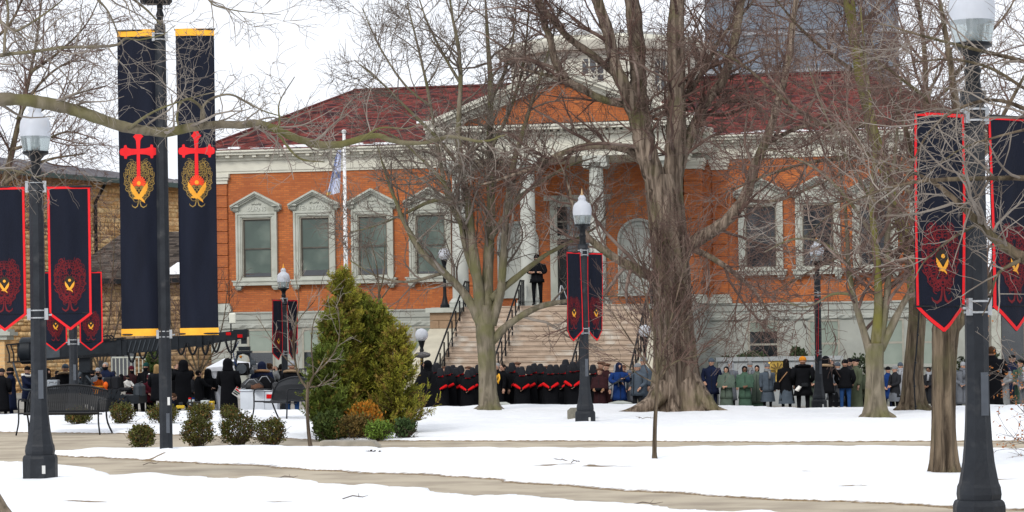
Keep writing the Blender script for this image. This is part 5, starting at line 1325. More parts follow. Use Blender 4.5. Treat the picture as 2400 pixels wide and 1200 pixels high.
def shrub(name, cat, px, py0, Y, w_px, h_px, seed, label, cols, leaf=(.035, .06), n=2600, upright=0.0, group=None, stems=26, gapk=.35):
    """rounded clump: short stems, leaves spread through the outer volume with bumps and gaps"""
    g = np.random.default_rng(seed); b0 = P(px, py0, Y); s_ = Y / F; rx = w_px * s_ / 2; h = h_px * s_
    root = thing(name, label, cat, (b0.x, Y, max(0.0, snow_z(b0.x, Y))), 0, group)
    tw = Twigs(seed); a = g.uniform(0, 6.28, stems)
    d = np.stack([np.cos(a) * .7, np.sin(a) * .7, g.uniform(.5, 1.3, stems)], 1); p0 = np.stack([np.cos(a) * rx * .15, np.sin(a) * rx * .15, np.full(stems, -.03)], 1)
    PT, RD = tw.path(p0, d, h * g.uniform(.6, .95, stems), np.full(stems, .010), 6, .13, .05); tw.emit(PT, RD, 4)
    tw.grow(PT, RD, [(6, h * .4, 4, .15, .05, 3, .3, (.4, .9))], .004)
    o = link('stems', tw.mesh('stems', mat('shrub_wood', (.10, .07, .045), (.06, .04, .028), 5, .9)), root); o['kind'] = 'stuff'
    # leaf clusters
    M = 150
    u = g.normal(0, 1, (M, 3)); u /= np.linalg.norm(u, axis=1, keepdims=True)
    rad_ = g.uniform(.55, 1.0, M) ** .6 * (1 + .10 * np.sin(u[:, 0] * 5 + seed) + .08 * np.sin(u[:, 2] * 7 + seed * 2))
    cc = u * rad_[:, None] * np.array((rx, rx * .95, h * .5)) * .88 + np.array((0, 0, h * .52))
    cc = cc[cc[:, 2] > h * .08]
    M = len(cc); k = n // M
    cen = np.repeat(cc, k, 0); dirs = cen - np.array((0, 0, h * .3)); dirs /= np.linalg.norm(dirs, axis=1, keepdims=True) + 1e-9
    C_ = cen + g.normal(0, rx * .14, cen.shape)
    D = dirs + g.normal(0, .7, cen.shape); D[:, 2] += upright
    S = g.uniform(leaf[0], leaf[1], len(C_))
    v, q = leaf_quads(C_, D, S, g, .6)
    t = np.repeat(g.random(M), k)[:, None]; col = np.array(cols[0]) * (1 - t) + np.array(cols[1]) * t
    if len(cols) > 2:
        m_ = (g.random(len(C_)) < .13)[:, None]; col = np.where(m_, np.array(cols[2]), col)
    col = col * g.uniform(.65, 1.3, (len(C_), 1))
    o = link('foliage', np_mesh('foliage', v, q, leaf_m, cols=col), root); o['kind'] = 'stuff'
    return root
BX_C = ((.055, .062, .013), (.10, .098, .02), (.17, .085, .024))
for (px, py, w, h, lb) in ((185, 1006, 62, 36, 'round boxwood half hidden behind the left bench'), (287, 1004, 56, 42, 'round boxwood alone on the snow between the left bench and tall pole'), (384, 1002, 78, 40, 'round boxwood behind the tall banner pole'),
                           (330, 1056, 62, 50, 'small ragged boxwood just left of the tall pole foot'), (470, 1000, 62, 40, 'boxwood behind the rounder one right of the tall pole'), (463, 1048, 76, 62, 'big round boxwood just right of the tall pole'),
                           (538, 990, 42, 28, 'small boxwood peeking over the largest one near the white cart'), (557, 1045, 86, 72, 'largest boxwood in front of the white cart'), (634, 1045, 74, 60, 'round boxwood below the right-hand metal bench')):
    Yp = GR(px, py).y
    shrub('boxwood', 'shrub', px, py, Yp, w, h * 1.1, int(px), lb, BX_C, (.03, .055), 2600, 0, 'clipped boxwoods in the snow')
shrub('low_shrub', 'shrub', 832, 1020, 42.2, 100, 48, 31, 'low brown-green juniper mound at the front of the evergreen clump', ((.09, .075, .018), (.16, .10, .03)), (.03, .06), 3200, .6)
shrub('low_shrub', 'shrub', 812, 985, 42.9, 70, 40, 32, 'rusty brown mound shrub behind the juniper in the evergreen clump', ((.13, .065, .022), (.17, .09, .03)), (.03, .055), 2400, .6)
shrub('low_shrub', 'shrub', 854, 985, 42.6, 84, 76, 33, 'orange flame coloured heather in the evergreen clump', ((.46, .16, .014), (.38, .19, .022), (.15, .15, .025)), (.04, .085), 3000, 1.6)
shrub('low_shrub', 'shrub', 888, 1027, 41.9, 72, 42, 34, 'bright green round shrub at the front right of the evergreen clump', ((.11, .19, .022), (.16, .24, .04)), (.03, .055), 2600, .3)
shrub('low_shrub', 'shrub', 948, 1028, 42.0, 50, 44, 35, 'dark green low juniper at the right foot of the evergreen clump', ((.035, .065, .02), (.06, .10, .03)), (.04, .08), 1600, .6)
shrub('low_shrub', 'shrub', 772, 1020, 42.2, 80, 66, 36, 'dark green spreading yew at the left foot of the evergreen clump', ((.045, .075, .016), (.08, .105, .02)), (.04, .09), 2600, .4)
for (px, py, w, h, lb) in ((1705, 842, 34, 14, 'dark evergreen sprig on the left end of the white sign wall'), (1762, 842, 70, 20, 'wide dark evergreen behind the white sign wall under the dark window'), (1870, 840, 40, 28, 'dark evergreen tuft above the people on the white sign wall'), (2018, 905, 90, 60, 'broad evergreen bush just right of the white sign wall')):
    g_ = P(px, py, 83.2); s_ = shrub('evergreen_bush', 'shrub', px, py, 83.2, w, h * 1.5, int(px), lb, ((.03, .048, .02), (.05, .07, .03)), (.07, .16), 1300, .5)
    s_.location.z = g_.z - .25
# orange dead leaves still on the beech twigs at the right edge
g = np.random.default_rng(77)
b0 = GR(2420, 1085)
ob = thing('beech_sapling', 'young beech with dry orange leaves at the right edge', 'sapling', (b0.x, b0.y, 0))
tw = Twigs(78); N = 30
p0 = np.zeros((N, 3)); p0[:, 2] = g.uniform(.05, 1.4, N)
d = np.stack([g.uniform(-1.0, .8, N), g.normal(0, .5, N), g.uniform(-.1, .9, N)], 1)
PT, RD = tw.path(p0, d, g.uniform(.3, .8, N), np.full(N, .007), 8, .12, .02); tw.emit(PT, RD, 4)
p2, d2, r2, t2 = tw.kids(PT, RD, 5, .2, (.4, 1.0)); PT2, RD2 = tw.path(p2, d2, g.uniform(.12, .35, len(p2)), np.full(len(p2), .0035), 5, .15, 0); tw.emit(PT2, RD2, 3)
MB().lathe([(.03, -.1), (.022, .5), (.014, 1.1), (.006, 1.6)], 8).build('trunk', bk_tan, ob, smooth=True)
c = link('twigs', tw.mesh('twigs', tw_grey), ob); c['kind'] = 'stuff'
p3, d3, _, _ = tw.kids(PT2, RD2, 2, .3, (.6, 1.4)); keep = g.random(len(p3)) < .75
d3[:, 2] -= .7
v, q = leaf_quads(p3[keep] + d3[keep] * .02, d3[keep], g.uniform(.03, .06, keep.sum()), g, .6)
t = g.random((keep.sum(), 1)); o = link('leaves', np_mesh('leaves', v, q, leaf_m, cols=np.array((.45, .17, .04)) * (1 - t) + np.array((.32, .10, .025)) * t), ob); o['kind'] = 'stuff'
# dark evergreen hedge far right behind the people
for (px, w, h, lb) in ((2280, 150, 130, 'dark green conifer hedge behind the grey-coated people at right'), (2400, 120, 110, 'dark conifer at the right edge behind the beech leaves')):
    s_ = shrub('conifer_hedge', 'hedge', px, 958, 84, w, h, int(px), lb, ((.022, .034, .014), (.035, .05, .02)), (.12, .28), 4200, .4)
    s_.location.z = street_z(s_.location.x)
# ================================================================== PEOPLE
skin_l = mat('skin', (.46, .27, .19), (.40, .22, .15), 9, .55)
skin_d = mat('skin_brown', (.17, .085, .05), (.13, .065, .04), 9, .55)
lipm = mat('lips', (.30, .10, .085), None, 9, .5)
eyem = mat('eye_dark', (.02, .015, .012), None, 9, .3)
shoe = mat('shoe_black', (.012, .011, .011), (.02, .018, .017), 9, .5)
CL = {}
def cloth(name, c, k=.78):
    if name not in CL: CL[name] = mat('cloth_' + name, c, tuple(x * k for x in c), 7, .9, .15, 45, spec=.07)
    return CL[name]
cloth('black', (.0065, .0068, .0085)); cloth('charcoal', (.022, .023, .027)); cloth('navy', (.012, .017, .042)); cloth('blue', (.012, .038, .15)); cloth('grey', (.13, .14, .16)); cloth('palegrey', (.30, .31, .33))
cloth('slate', (.075, .095, .12)); cloth('sage', (.095, .125, .10)); cloth('green', (.058, .105, .074)); cloth('olive', (.08, .095, .06)); cloth('brown', (.035, .014, .016)); cloth('hatbrown', (.11, .055, .035)); cloth('maroon', (.075, .010, .018))
cloth('red', (.62, .010, .012)); cloth('veil', (.16, .004, .006)); cloth('jeans', (.02, .06, .17)); cloth('orange', (.75, .13, .02)); cloth('mustard', (.55, .20, .02)); cloth('white', (.72, .70, .66)); cloth('fur', (.30, .21, .13)); cloth('teal', (.01, .05, .045)); cloth('tan', (.34, .19, .10)); cloth('sleeve_grey', (.22, .225, .23))
cloth('hair_brown', (.06, .032, .018)); cloth('hair_black', (.012, .010, .009)); cloth('hair_grey', (.30, .29, .28)); cloth('hair_blond', (.42, .27, .12)); cloth('mask', (.010, .011, .014))

def skel(arms='hang', legs='stand', lean=0.0):
    """joint positions (nominal height 1.70, facing -y) and radii"""
    J = {}
    hipz = .90
    J['pelvis'] = (0, .0, hipz, .135, .105); J['belly'] = (0, 0, 1.06, .135, .10); J['chest'] = (0, .01, 1.26, .155, .11); J['collar'] = (0, .015, 1.40, .085, .075); J['neck'] = (0, .005, 1.47, .052, .055)
    J['skull'] = (0, -.01, 1.535, .05, .05)
    for s, n in ((-1, 'l'), (1, 'r')):
        J['sh' + n] = (s * .175, .015, 1.375, .065, .065)
        el, wr = {'hang': ((.215, .03, 1.10), (.225, -.04, .865)), 'clasp': ((.235, -.03, 1.115), (.055, -.215, .985)), 'pocket': ((.245, .05, 1.12), (.19, -.09, .95)),
                  'camera': ((.20, -.14, 1.20), (.075, -.20, 1.47)), 'low': ((.225, -.02, 1.105), (.15, -.20, .97)), 'gun': ((.26, -.03, 1.14), (.03, -.24, 1.08) if s < 0 else (.10, -.24, 1.20)),
                  'fold': ((.235, -.05, 1.13), (-.06, -.20, 1.12)), 'reach': ((.21, -.16, 1.18), (.14, -.36, 1.10))}[arms]
        J['el' + n] = (s * el[0], el[1], el[2], .044, .044); J['wr' + n] = (s * wr[0], wr[1], wr[2], .028, .03)
        d = Vector(wr) - Vector(el); d = Vector((s * d.x, d.y, d.z)).normalized(); w = Vector((s * wr[0], wr[1], wr[2]))
        side = Vector((-s, 0, 0)) if abs(d.x) < .7 else Vector((0, -.7, .7))
        side = (side - d * side.dot(d)).normalized()
        pm_ = w + d * .055; J['pa' + n] = (*pm_, .034, .024)
        up = d.cross(side).normalized()
        for k, (off, ln) in enumerate(((-.027, .075), (-.009, .085), (.009, .082), (.026, .066))):
            b0 = pm_ + d * .03 + up * off * 0 + side * off; J['f%d%s' % (k, n)] = (*b0, .011, .011)
            J['g%d%s' % (k, n)] = (*(b0 + d * ln * .55 + up * .010), .0095, .0095); J['h%d%s' % (k, n)] = (*(b0 + d * ln * .85 + up * .032), .0085, .0085)
        t0 = w + d * .025 + side * -.032; J['t' + n] = (*t0, .013, .013); J['u' + n] = (*(t0 + d * .035 - side * .018), .0115, .0115); J['v' + n] = (*(t0 + d * .065 - side * .016 + up * .008), .010, .010)
        if legs == 'sit':
            J['hip' + n] = (s * .095, -.02, hipz - .04, .085, .085); J['kn' + n] = (s * .12, -.44, hipz - .05, .062, .062); J['an' + n] = (s * .12, -.50, hipz - .47, .042, .042); J['to' + n] = (s * .125, -.66, hipz - .52, .038, .032)
        else:
            st = .10 if legs == 'stand' else .13; fw = {'stand': 0, 'walk': s * .14}.get(legs, 0)
            J['hip' + n] = (s * .092, 0, hipz - .06, .092, .092); J['kn' + n] = (s * st, -.015 - fw * .6, .49, .060, .060); J['an' + n] = (s * st * 1.02, .03 - fw, .085, .042, .045); J['to' + n] = (s * st * 1.2, -.13 - fw, .035, .04, .032)
    E = [('pelvis', 'belly'), ('belly', 'chest'), ('chest', 'collar'), ('collar', 'neck'), ('neck', 'skull')]
    for n in 'lr':
        E += [('chest', 'sh' + n), ('sh' + n, 'el' + n), ('el' + n, 'wr' + n), ('wr' + n, 'pa' + n), ('pelvis', 'hip' + n), ('hip' + n, 'kn' + n), ('kn' + n, 'an' + n), ('an' + n, 'to' + n), ('wr' + n, 't' + n), ('t' + n, 'u' + n), ('u' + n, 'v' + n)]
        for k in range(4): E += [('pa' + n, 'f%d%s' % (k, n)), ('f%d%s' % (k, n), 'g%d%s' % (k, n)), ('g%d%s' % (k, n), 'h%d%s' % (k, n))]
    return J, E
_body_cache = {}
DG = None
def head_shape():
    """head with brow, nose, mouth, chin and ears; z from 0 (chin) to .225 (crown), facing -y"""
    n, m = 22, 20; V_ = []; Fm = []
    for i in range(m + 1):
        t = i / m; z = .225 * t
        w = .072 * (math.sin(math.pi * min(1, .16 + .84 * t)) ** .55 if t > .0 else .5) if t < 1 else .002
        w = .0745 * max(.02, (1 - max(0, (t - .55) / .45) ** 2.3)) ** .5 * (.62 + .38 * min(1, t / .45) ** .8)
        d = .096 * max(.02, (1 - max(0, (t - .58) / .42) ** 2.3)) ** .5 * (.66 + .34 * min(1, t / .5))
        for j in range(n):
            a = 2 * math.pi * j / n - math.pi / 2
            x = w * math.cos(a); y = d * math.sin(a) + (.012 if t < .5 else .012)
            fr = max(0, -math.sin(a))
            if math.sin(a) > 0 and t < .35: y *= .45 + .55 * t / .35
            c = abs(math.cos(a))
            if fr > .3:
                nose = math.exp(-((t - .40) / .075) ** 2) * math.exp(-(c / .16) ** 2) * .026 + math.exp(-((t - .48) / .06) ** 2) * math.exp(-(c / .12) ** 2) * .012
                eye = math.exp(-((t - .53) / .045) ** 2) * math.exp(-((c - .40) / .15) ** 2) * .012
                brow = math.exp(-((t - .60) / .04) ** 2) * .006 * (c < .75)
                mouth = math.exp(-((t - .235) / .03) ** 2) * math.exp(-(c / .3) ** 2) * .007 - math.exp(-((t - .30) / .02) ** 2) * math.exp(-(c / .3) ** 2) * .003
                chin = math.exp(-((t - .07) / .06) ** 2) * math.exp(-(c / .35) ** 2) * .010
                y -= nose + brow + mouth + chin - eye
            V_.append((x, y, z))
    F_ = []; M_ = []
    for i in range(m):
        for j in range(n):
            k = (j + 1) % n; F_.append((i * n + j, i * n + k, (i + 1) * n + k, (i + 1) * n + j))
            t = (i + .5) / m; a = 2 * math.pi * (j + .5) / n - math.pi / 2; c = math.cos(a); fr = -math.sin(a) > .3
            M_.append(2 if fr and abs(t - .53) < .028 and .22 < abs(c) < .58 else (1 if fr and abs(t - .245) < .03 and abs(c) < .33 else (3 if fr and abs(t - .605) < .026 and .15 < abs(c) < .62 else 0)))
    F_.append(tuple(reversed(range(n)))); M_.append(0); F_.append(tuple(m * n + j for j in range(n))); M_.append(0)
    for s in (-1, 1):   # ears
        b0 = len(V_)
        for q in range(8):
            a = 2 * math.pi * q / 8; V_.append((s * .070, .018 + .016 * math.cos(a), .115 + .030 * math.sin(a))); 
        for q in range(8):
            a = 2 * math.pi * q / 8; V_.append((s * .084, .026 + .017 * math.cos(a), .117 + .031 * math.sin(a)))
        for q in range(8): F_.append((b0 + q, b0 + (q + 1) % 8, b0 + 8 + (q + 1) % 8, b0 + 8 + q)); M_.append(0)
        F_.append(tuple(b0 + 8 + q for q in range(8))); M_.append(0)
    return V_, F_, M_
HEADV, HEADF, HEADM = head_shape()
def body_geo(arms, legs):
    key = (arms, legs)
    if key in _body_cache: return _body_cache[key]
    J, E = skel(arms, legs)
    names = list(J); me = bpy.data.meshes.new('skel'); me.from_pydata([J[k][:3] for k in names], [(names.index(a), names.index(b_)) for a, b_ in E], [])
    ob = bpy.data.objects.new('skel', me); COL.objects.link(ob)
    ob.modifiers.new('s', 'SKIN')
    if not me.skin_vertices: raise RuntimeError('no skin layer')
    for i, k in enumerate(names): me.skin_vertices[0].data[i].radius = (J[k][3], J[k][4]); me.skin_vertices[0].data[i].use_root = (k == 'pelvis')
    sb = ob.modifiers.new('d', 'SUBSURF'); sb.levels = 1; sb.render_levels = 1
    dg = bpy.context.evaluated_depsgraph_get(); ev = ob.evaluated_get(dg); m2 = ev.to_mesh()
    V_ = [tuple(v.co) for v in m2.vertices]; F_ = [tuple(p.vertices) for p in m2.polygons]
    ev.to_mesh_clear(); bpy.data.objects.remove(ob, do_unlink=True); bpy.data.meshes.remove(me)
    _body_cache[key] = (J, V_, F_); return _body_cache[key]
def ring(cx, cy, z, rx, ry, n=22, amp=0, k=7, ph=0.0, front=0.0, tiltx=0.0):
    out = []
    for j in range(n):
        a = 2 * math.pi * j / n
        q = 1 + amp * math.sin(k * a + ph) + amp * .6 * math.sin((k * 2 + 1) * a + ph * 2.3)
        x = rx * math.cos(a); y = ry * math.sin(a)
        x = math.copysign(abs(math.cos(a)) ** .85, math.cos(a)) * rx
        out.append((cx + x * q, cy + y * q + (front * max(0, -math.sin(a))), z + tiltx * math.sin(a)))
    return out
def garment(sections, seed=0, n=24, cap0=False, cap1=False):
    """sections: (z, rx, ry, cy, amp)"""
    mb = MB(); g = random.Random(seed); ph = g.uniform(0, 6); k = g.choice((5, 6, 7, 8))
    mb.loft([ring(0, cy, z, rx, ry, n, amp, k, ph + .25 * i) for i, (z, rx, ry, cy, amp) in enumerate(sections)], cap0, cap1)
    return mb
PEOPLE = []
def person(px, hy, Y, label, group=None, face=0.0, arms='hang', legs='stand', h=None, z=None, top=None, hem=.55, flare=1.15, trousers='black', skin=None, items=(), capcol=None, headturn=0.0, headtilt=0.0, seed=None, skirt=None, cape=None, sleeves=True, mask=False, girth=1.0, feet=True, name='person'):
    """px: photo column of the body, hy: photo row of the top of the head gear, Y: distance"""
    seed = seed if seed is not None else int(px * 7 + hy)
    g = random.Random(seed)
    t = P(px, hy, Y); z0 = street_z(t.x) if z is None else z
    tall = (t.z - z0) if h is None else h
    k = max(.5, tall / 1.75)
    skin = skin or skin_l
    J, BV, BF = body_geo(arms, legs)
    tr = cloth(trousers, (0, 0, 0)); tp = CL[top] if top else tr
    mats = [skin, lipm, eyem, CL['hair_brown'], tr, shoe, tp]
    mb = MB(); V_ = list(BV); F_ = list(BF)
    wr = [Vector(J['wrl'][:3]), Vector(J['wrr'][:3])]; el = [Vector(J['ell'][:3]), Vector(J['elr'][:3])]
    M_ = []
    for f in F_:
        c = Vector((0, 0, 0))
        for i in f: c += Vector(V_[i])
        c /= len(f)
        m_ = 6
        hand = False
        for w, e in zip(wr, el):
            d = (w - e).normalized()
            if (c - w).dot(d) > -.01 and (c - w).length < .24 and abs((c - w).cross(d).length) < .09: hand = True
        if hand: m_ = 0
        elif c.z > 1.42: m_ = 0
        elif (legs == 'sit' and (c.y < -.10 and c.z < .95)): m_ = 5 if c.z < .46 else 4
        elif c.z < .11: m_ = 5
        elif c.z < .93: m_ = 4
        M_.append(m_)
    # head, turned and tilted on the neck
    HM = Matrix.Translation((0, -.012, 1.475)) @ Matrix.Rotation(R(headturn), 4, 'Z') @ Matrix.Rotation(R(headtilt), 4, 'X')
    b0 = len(V_); V_ += [tuple(HM @ Vector(q)) for q in HEADV]; F_ += [tuple(i + b0 for i in f) for f in HEADF]; M_ += HEADM
    mb.v, mb.f, mb.m = V_, F_, M_
    o = mb.build(name, mats, None, smooth=True)
    o.location = (t.x, Y, z0 - (.0 if legs != 'sit' else .0)); o.rotation_euler = (0, 0, R(face)); o.scale = (k * girth * 1.1, k * girth * 1.1, k)
    tag(o, label, 'person', group)
    PEOPLE.append(o)
    def sleeve_mb(r0, r1, upto=1.0):
        out = []
        for n in 'lr':
            m = MB()
            a, b_, c = (Vector(J[q + n][:3]) for q in ('sh', 'el', 'wr'))
            c2 = b_.lerp(c, upto)
            pts, rad = catmull([tuple(a + Vector((0, 0, .01))), tuple(b_), tuple(c2)], [r0, (r0 + r1) / 2 * 1.02, r1], 4)
            m.tube([Vector(tuple(q)) for q in pts], list(rad), 10); out.append(m)
        return out
    mats_built = []
    if skirt:
        sc, shem = skirt
        garment([(shem, .235, .20, .0, .05), (shem + .25, .205, .18, 0, .045), (.80, .175, .145, 0, .02), (.98, .15, .12, 0, 0), (1.08, .14, .11, 0, 0)], seed).build('skirt', CL[sc], o, smooth=True)
    if top and top not in ('none',) and hem is not None:
        sit = legs == 'sit'
        secs = [(hem, .19 * flare, .155 * flare, .0, .025), (hem + .12, .185 * (1 + (flare - 1) * .6), .15 * (1 + (flare - 1) * .6), 0, .02)] if not sit else [(.84, .19, .16, .0, .02)]
        if hem < .8 and not sit: secs.append((.92, .178, .145, 0, .012))
        secs += [(1.08, .168, .135, .0, .008), (1.25, .188, .142, .01, .004), (1.36, .20, .12, .015, 0), (1.42, .12, .09, .015, 0), (1.475, .072, .072, .005, 0), (1.50, .072, .072, .0, 0)]
        c = garment(secs, seed, cap0=True).build('coat', CL[top], o, smooth=True)
        if sleeves:
            for m_s in sleeve_mb(.078, .052, .96): m_s.build('sleeve', CL[top], c, smooth=True)
        if hem < 1.0 and not sit:
            mb2 = MB(); yb = -.155
            mb2.bar((0, -.148, 1.38), (0, -.153 * max(1, flare), hem + .06), .010, .012); mb2.build('front_seam', CL['charcoal'] if top != 'charcoal' else CL['black'], c)
    if cape:
        cc, chem = cape
        garment([(chem, .300, .245, -.01, .05), (chem + .14, .285, .235, -.01, .045), (1.10, .262, .215, -.005, .03), (1.27, .235, .175, .005, .012), (1.375, .19, .125, .015, 0), (1.43, .105, .09, .012, 0), (1.49, .075, .075, .0, 0)], seed + 1).build('cape', CL[cc], o, smooth=True)
        MB().bar((0, -.185, 1.33), (0, -.250, chem + .03), .012, .012).build('cape_front', CL['charcoal'], o)
    for it in items:
        kind, *a = it
        col = CL.get(a[0]) if a else None
        HMx = HM
        m = MB(); m.X = HMx
        if kind == 'beanie':
            m.lathe([(.0775, .135), (.086, .15), (.087, .175), (.080, .21), (.060, .242), (.030, .262), (.004, .268)], 16, c=(0, .012, 0), sy=1.18, cap0=False); m.lathe([(.084, .130), (.091, .137), (.091, .165), (.086, .172)], 16, c=(0, .012, 0), sy=1.18, cap0=False, cap1=False)
            m.build('beanie', col, o, smooth=True)
        elif kind == 'pompom':
            m.ball((0, .02, .285), .04, n=10, m=7); m.build('pompom', col, o, smooth=True)
        elif kind == 'beret':
            m.lathe([(.080, .150), (.083, .165), (.125, .185), (.128, .205), (.095, .238), (.03, .255), (.003, .256)], 16, c=(0, .03, 0), sy=1.1, cap0=False); m.build('hat', col, o, smooth=True)
        elif kind == 'cap':
            m.lathe([(.080, .150), (.083, .17), (.078, .21), (.05, .24), (.004, .248)], 14, c=(0, .012, 0), sy=1.18, cap0=False); m.box(-.06, .06, -.16, -.075, .150, .160); m.build('cap', col, o, smooth='auto')
        elif kind == 'scarfhead':
            m.loft([[(q[0], q[1], q[2]) for q in ring(0, .030, zz, rx, ry, 18)] for zz, rx, ry in ((-.02, .070, .070), (.05, .080, .085), (.11, .086, .098), (.17, .088, .105), (.22, .070, .085), (.245, .035, .045), (.252, .004, .005))], False, True)
            m.build('headscarf', col, o, smooth=True)
        elif kind == 'hood':
            m.loft([ring(0, .040, zz, rx, ry, 18) for zz, rx, ry in ((-.05, .13, .105), (.02, .108, .105), (.10, .104, .118), (.17, .10, .118), (.225, .078, .095), (.258, .04, .05), (.268, .005, .006))], False, True)
            m.build('hood', col, o, smooth=True)
            if len(a) > 1:
                m2 = MB(); m2.X = HMx; pr_ = [(.098 * math.sin(q), -.078 - .02 * math.cos(q), .115 + .135 * math.cos(q)) for q in np.linspace(-2.4, 2.4, 13)]
                m2.tube(pr_, .026, 7); m2.build('fur_trim', CL[a[1]], o, smooth=True)
        elif kind == 'furcollar':
            m2 = MB(); pr_ = [(.16 * math.cos(q), .02 + .125 * math.sin(q), 1.425 + .03 * math.sin(q)) for q in np.linspace(0, 2 * math.pi, 17)]
            m2.tube(pr_, .042, 8); m2.build('fur_collar', col, o, smooth=True)
        elif kind == 'scarf':
            m2 = MB(); 
            for zz, rr_ in ((1.45, .085), (1.495, .078)):
                m2.tube([(rr_ * math.cos(q), .0 + rr_ * math.sin(q), zz + .015 * math.sin(q * 2)) for q in np.linspace(0, 2 * math.pi, 15)], .036, 8)
            m2.tube([(.03, -.105, 1.44), (.04, -.16, 1.33), (.03, -.165, 1.18)], [.035, .04, .042], 8); m2.build('scarf', col, o, smooth=True)
        elif kind == 'hair':
            m.loft([ring(0, .028, zz, rx, ry, 18) for zz, rx, ry in ((.06, .070, .06), (.11, .080, .094), (.165, .084, .102), (.21, .066, .080), (.235, .035, .04), (.242, .004, .005))], False, True); m.build('hair', col, o, smooth=True)
        elif kind == 'longhair':
            m.loft([ring(0, .040, zz, rx, ry, 18, .04, 5) for zz, rx, ry in ((-.22, .07, .03), (-.12, .105, .055), (.0, .100, .085), (.11, .090, .098), (.17, .088, .104), (.22, .066, .080), (.245, .03, .035), (.25, .004, .005))], False, True); m.build('hair', col, o, smooth=True)
        elif kind == 'bun':
            m.ball((0, .11, .20), .045, n=10, m=7); m.build('hair_bun', col, o, smooth=True)
        elif kind == 'mask':
            m.loft([ring(0, .008, zz, rx, ry, 16) for zz, rx, ry in ((-.012, .05, .072), (.02, .064, .092), (.06, .074, .108), (.098, .077, .104))], False, False); m.build('face_mask', CL['mask'], o, smooth=True)
        elif kind == 'bonnet':
            # dark winged hood: narrow crown, flaring down and forward over the face
            m.loft([ring(0, cy, zz, rx, ry, 20, tiltx=tt) for zz, rx, ry, cy, tt in ((.06, .128, .150, -.012, .045), (.12, .118, .138, -.004, .035), (.19, .098, .116, .010, .02), (.262, .076, .090, .020, .008), (.272, .066, .078, .02, .0), (.274, .004, .005, .02, 0))], False, True); m.build('bonnet', CL['charcoal'], o, smooth='auto')
            m2 = MB(); m2.X = HMx; m2.loft([ring(0, .012, zz, rx, ry, 16) for zz, rx, ry in ((-.075, .075, .075), (-.03, .070, .080), (.02, .072, .094), (.08, .081, .106), (.15, .082, .108))], False, False); m2.build('veil', CL['veil'], o, smooth=True)
            m3 = MB(); m3.loft([ring(0, .005, zz, rr_, rr_, 14) for zz, rr_ in ((1.425, .10), (1.47, .079), (1.50, .076))], False, False); m3.build('collar', CL['red'], o, smooth=True)
        elif kind == 'cloak':
            garment([(.012, .30, .27, .01, .05), (.35, .275, .245, .01, .045), (.75, .25, .215, .005, .035), (1.0, .24, .195, 0, .02), (1.15, .24, .185, .0, .012), (1.29, .222, .165, .008, .005), (1.385, .182, .12, .015, 0), (1.43, .10, .09, .012, 0), (1.47, .078, .078, .005, 0)], seed + 2).build('cloak', col, o, smooth=True)
        elif kind == 'redarms':
            for n in (it[1] if len(it) > 1 else 'lr'):
                e, w = Vector(J['el' + n][:3]), Vector(J['wr' + n][:3]); d = (w - e)
                a0 = e + Vector((0, -.115, -.0)); b1 = w + d * .12 + Vector((0, -.06, 0))
                m2 = MB(); m2.tube([a0, a0.lerp(b1, .35), a0.lerp(b1, .75), b1, b1 + d.normalized() * .03], [.052, .052, .047, .042, .02], 10); m2.build('red_sleeve', CL['red'], o, smooth=True)
        elif kind == 'muff':
            m2 = MB(); m2.tube([(-.10, -.26, .97), (0, -.275, .965), (.10, -.26, .97)], [.055, .065, .055], 10); m2.build('muff', col, o, smooth=True)
        elif kind == 'gloves':
            for n in 'lr':
                e, w = Vector(J['el' + n][:3]), Vector(J['wr' + n][:3]); d = (w - e).normalized()
                m2 = MB(); m2.tube([w - d * .05, w + d * .05, w + d * .12], [.046, .045, .03], 8); m2.build('glove', col, o, smooth=True)
        elif kind == 'braid':
            m2 = MB()
            for q in range(3):
                m2.tube([(.13 + .01 * q, -.155, 1.36), (.175 + .012 * q, -.215, 1.22), (.13 + .012 * q, -.225, 1.08 - .02 * q), (.085 - .005 * q, -.19, 1.18), (.10, -.17, 1.33)], .014, 6)
            m2.build('gold_braid', mat('braid_gold', (.85, .45, .03), (.7, .34, .02), 30, .6), o, smooth=True)
        elif kind == 'strap':
            m2 = MB(); pr_ = [(-.13, -.06, 1.43), (-.02, .0 + .16, 1.28), (.10, .17, 1.12), (.20, .12, .98)]
            m2.tube(pr_, .016, 6); m2.build('bag_strap', col, o)
            m3 = MB(); m3.bbox(.17, .36, .0, .14, .74, .98, .03); m3.build('shoulder_bag', CL['black'], o)
        elif kind == 'camera':
            w = (Vector(J['wrl'][:3]) + Vector(J['wrr'][:3])) / 2 + Vector((0, -.09, .06))
            m2 = MB(); m2.bbox(w.x - .075, w.x + .075, w.y - .03, w.y + .035, w.z - .05, w.z + .05, .012); m2.box(w.x - .025, w.x + .025, w.y - .02, w.y + .02, w.z + .051, w.z + .075)
            cm = m2.build('camera', iron, o)
            m3 = MB(); m3.X = Matrix.Translation((w.x, w.y - .03, w.z)) @ Matrix.Rotation(math.pi / 2, 4, 'X'); m3.lathe([(.036, 0), (.036, .07), (.042, .075), (.042, .12), (.034, .122)], 12); m3.build('lens', iron, cm, smooth='auto')
        elif kind == 'backcamera':
            m2 = MB(); m2.bbox(-.11, .05, .19, .27, .80, .92, .02); cm = m2.build('camera', iron, o)
            m3 = MB(); m3.X = Matrix.Translation((.08, .24, .82)) @ Matrix.Rotation(R(150), 4, 'Y'); m3.lathe([(.045, 0), (.045, .06), (.052, .07), (.052, .16), (.044, .162)], 12); m3.build('lens', CL['white'], cm, smooth='auto')
        elif kind == 'gun':
            m2 = MB(); c0 = Vector((.0, -.32, 1.12)); dx = Vector((.80, 0, .42)).normalized()
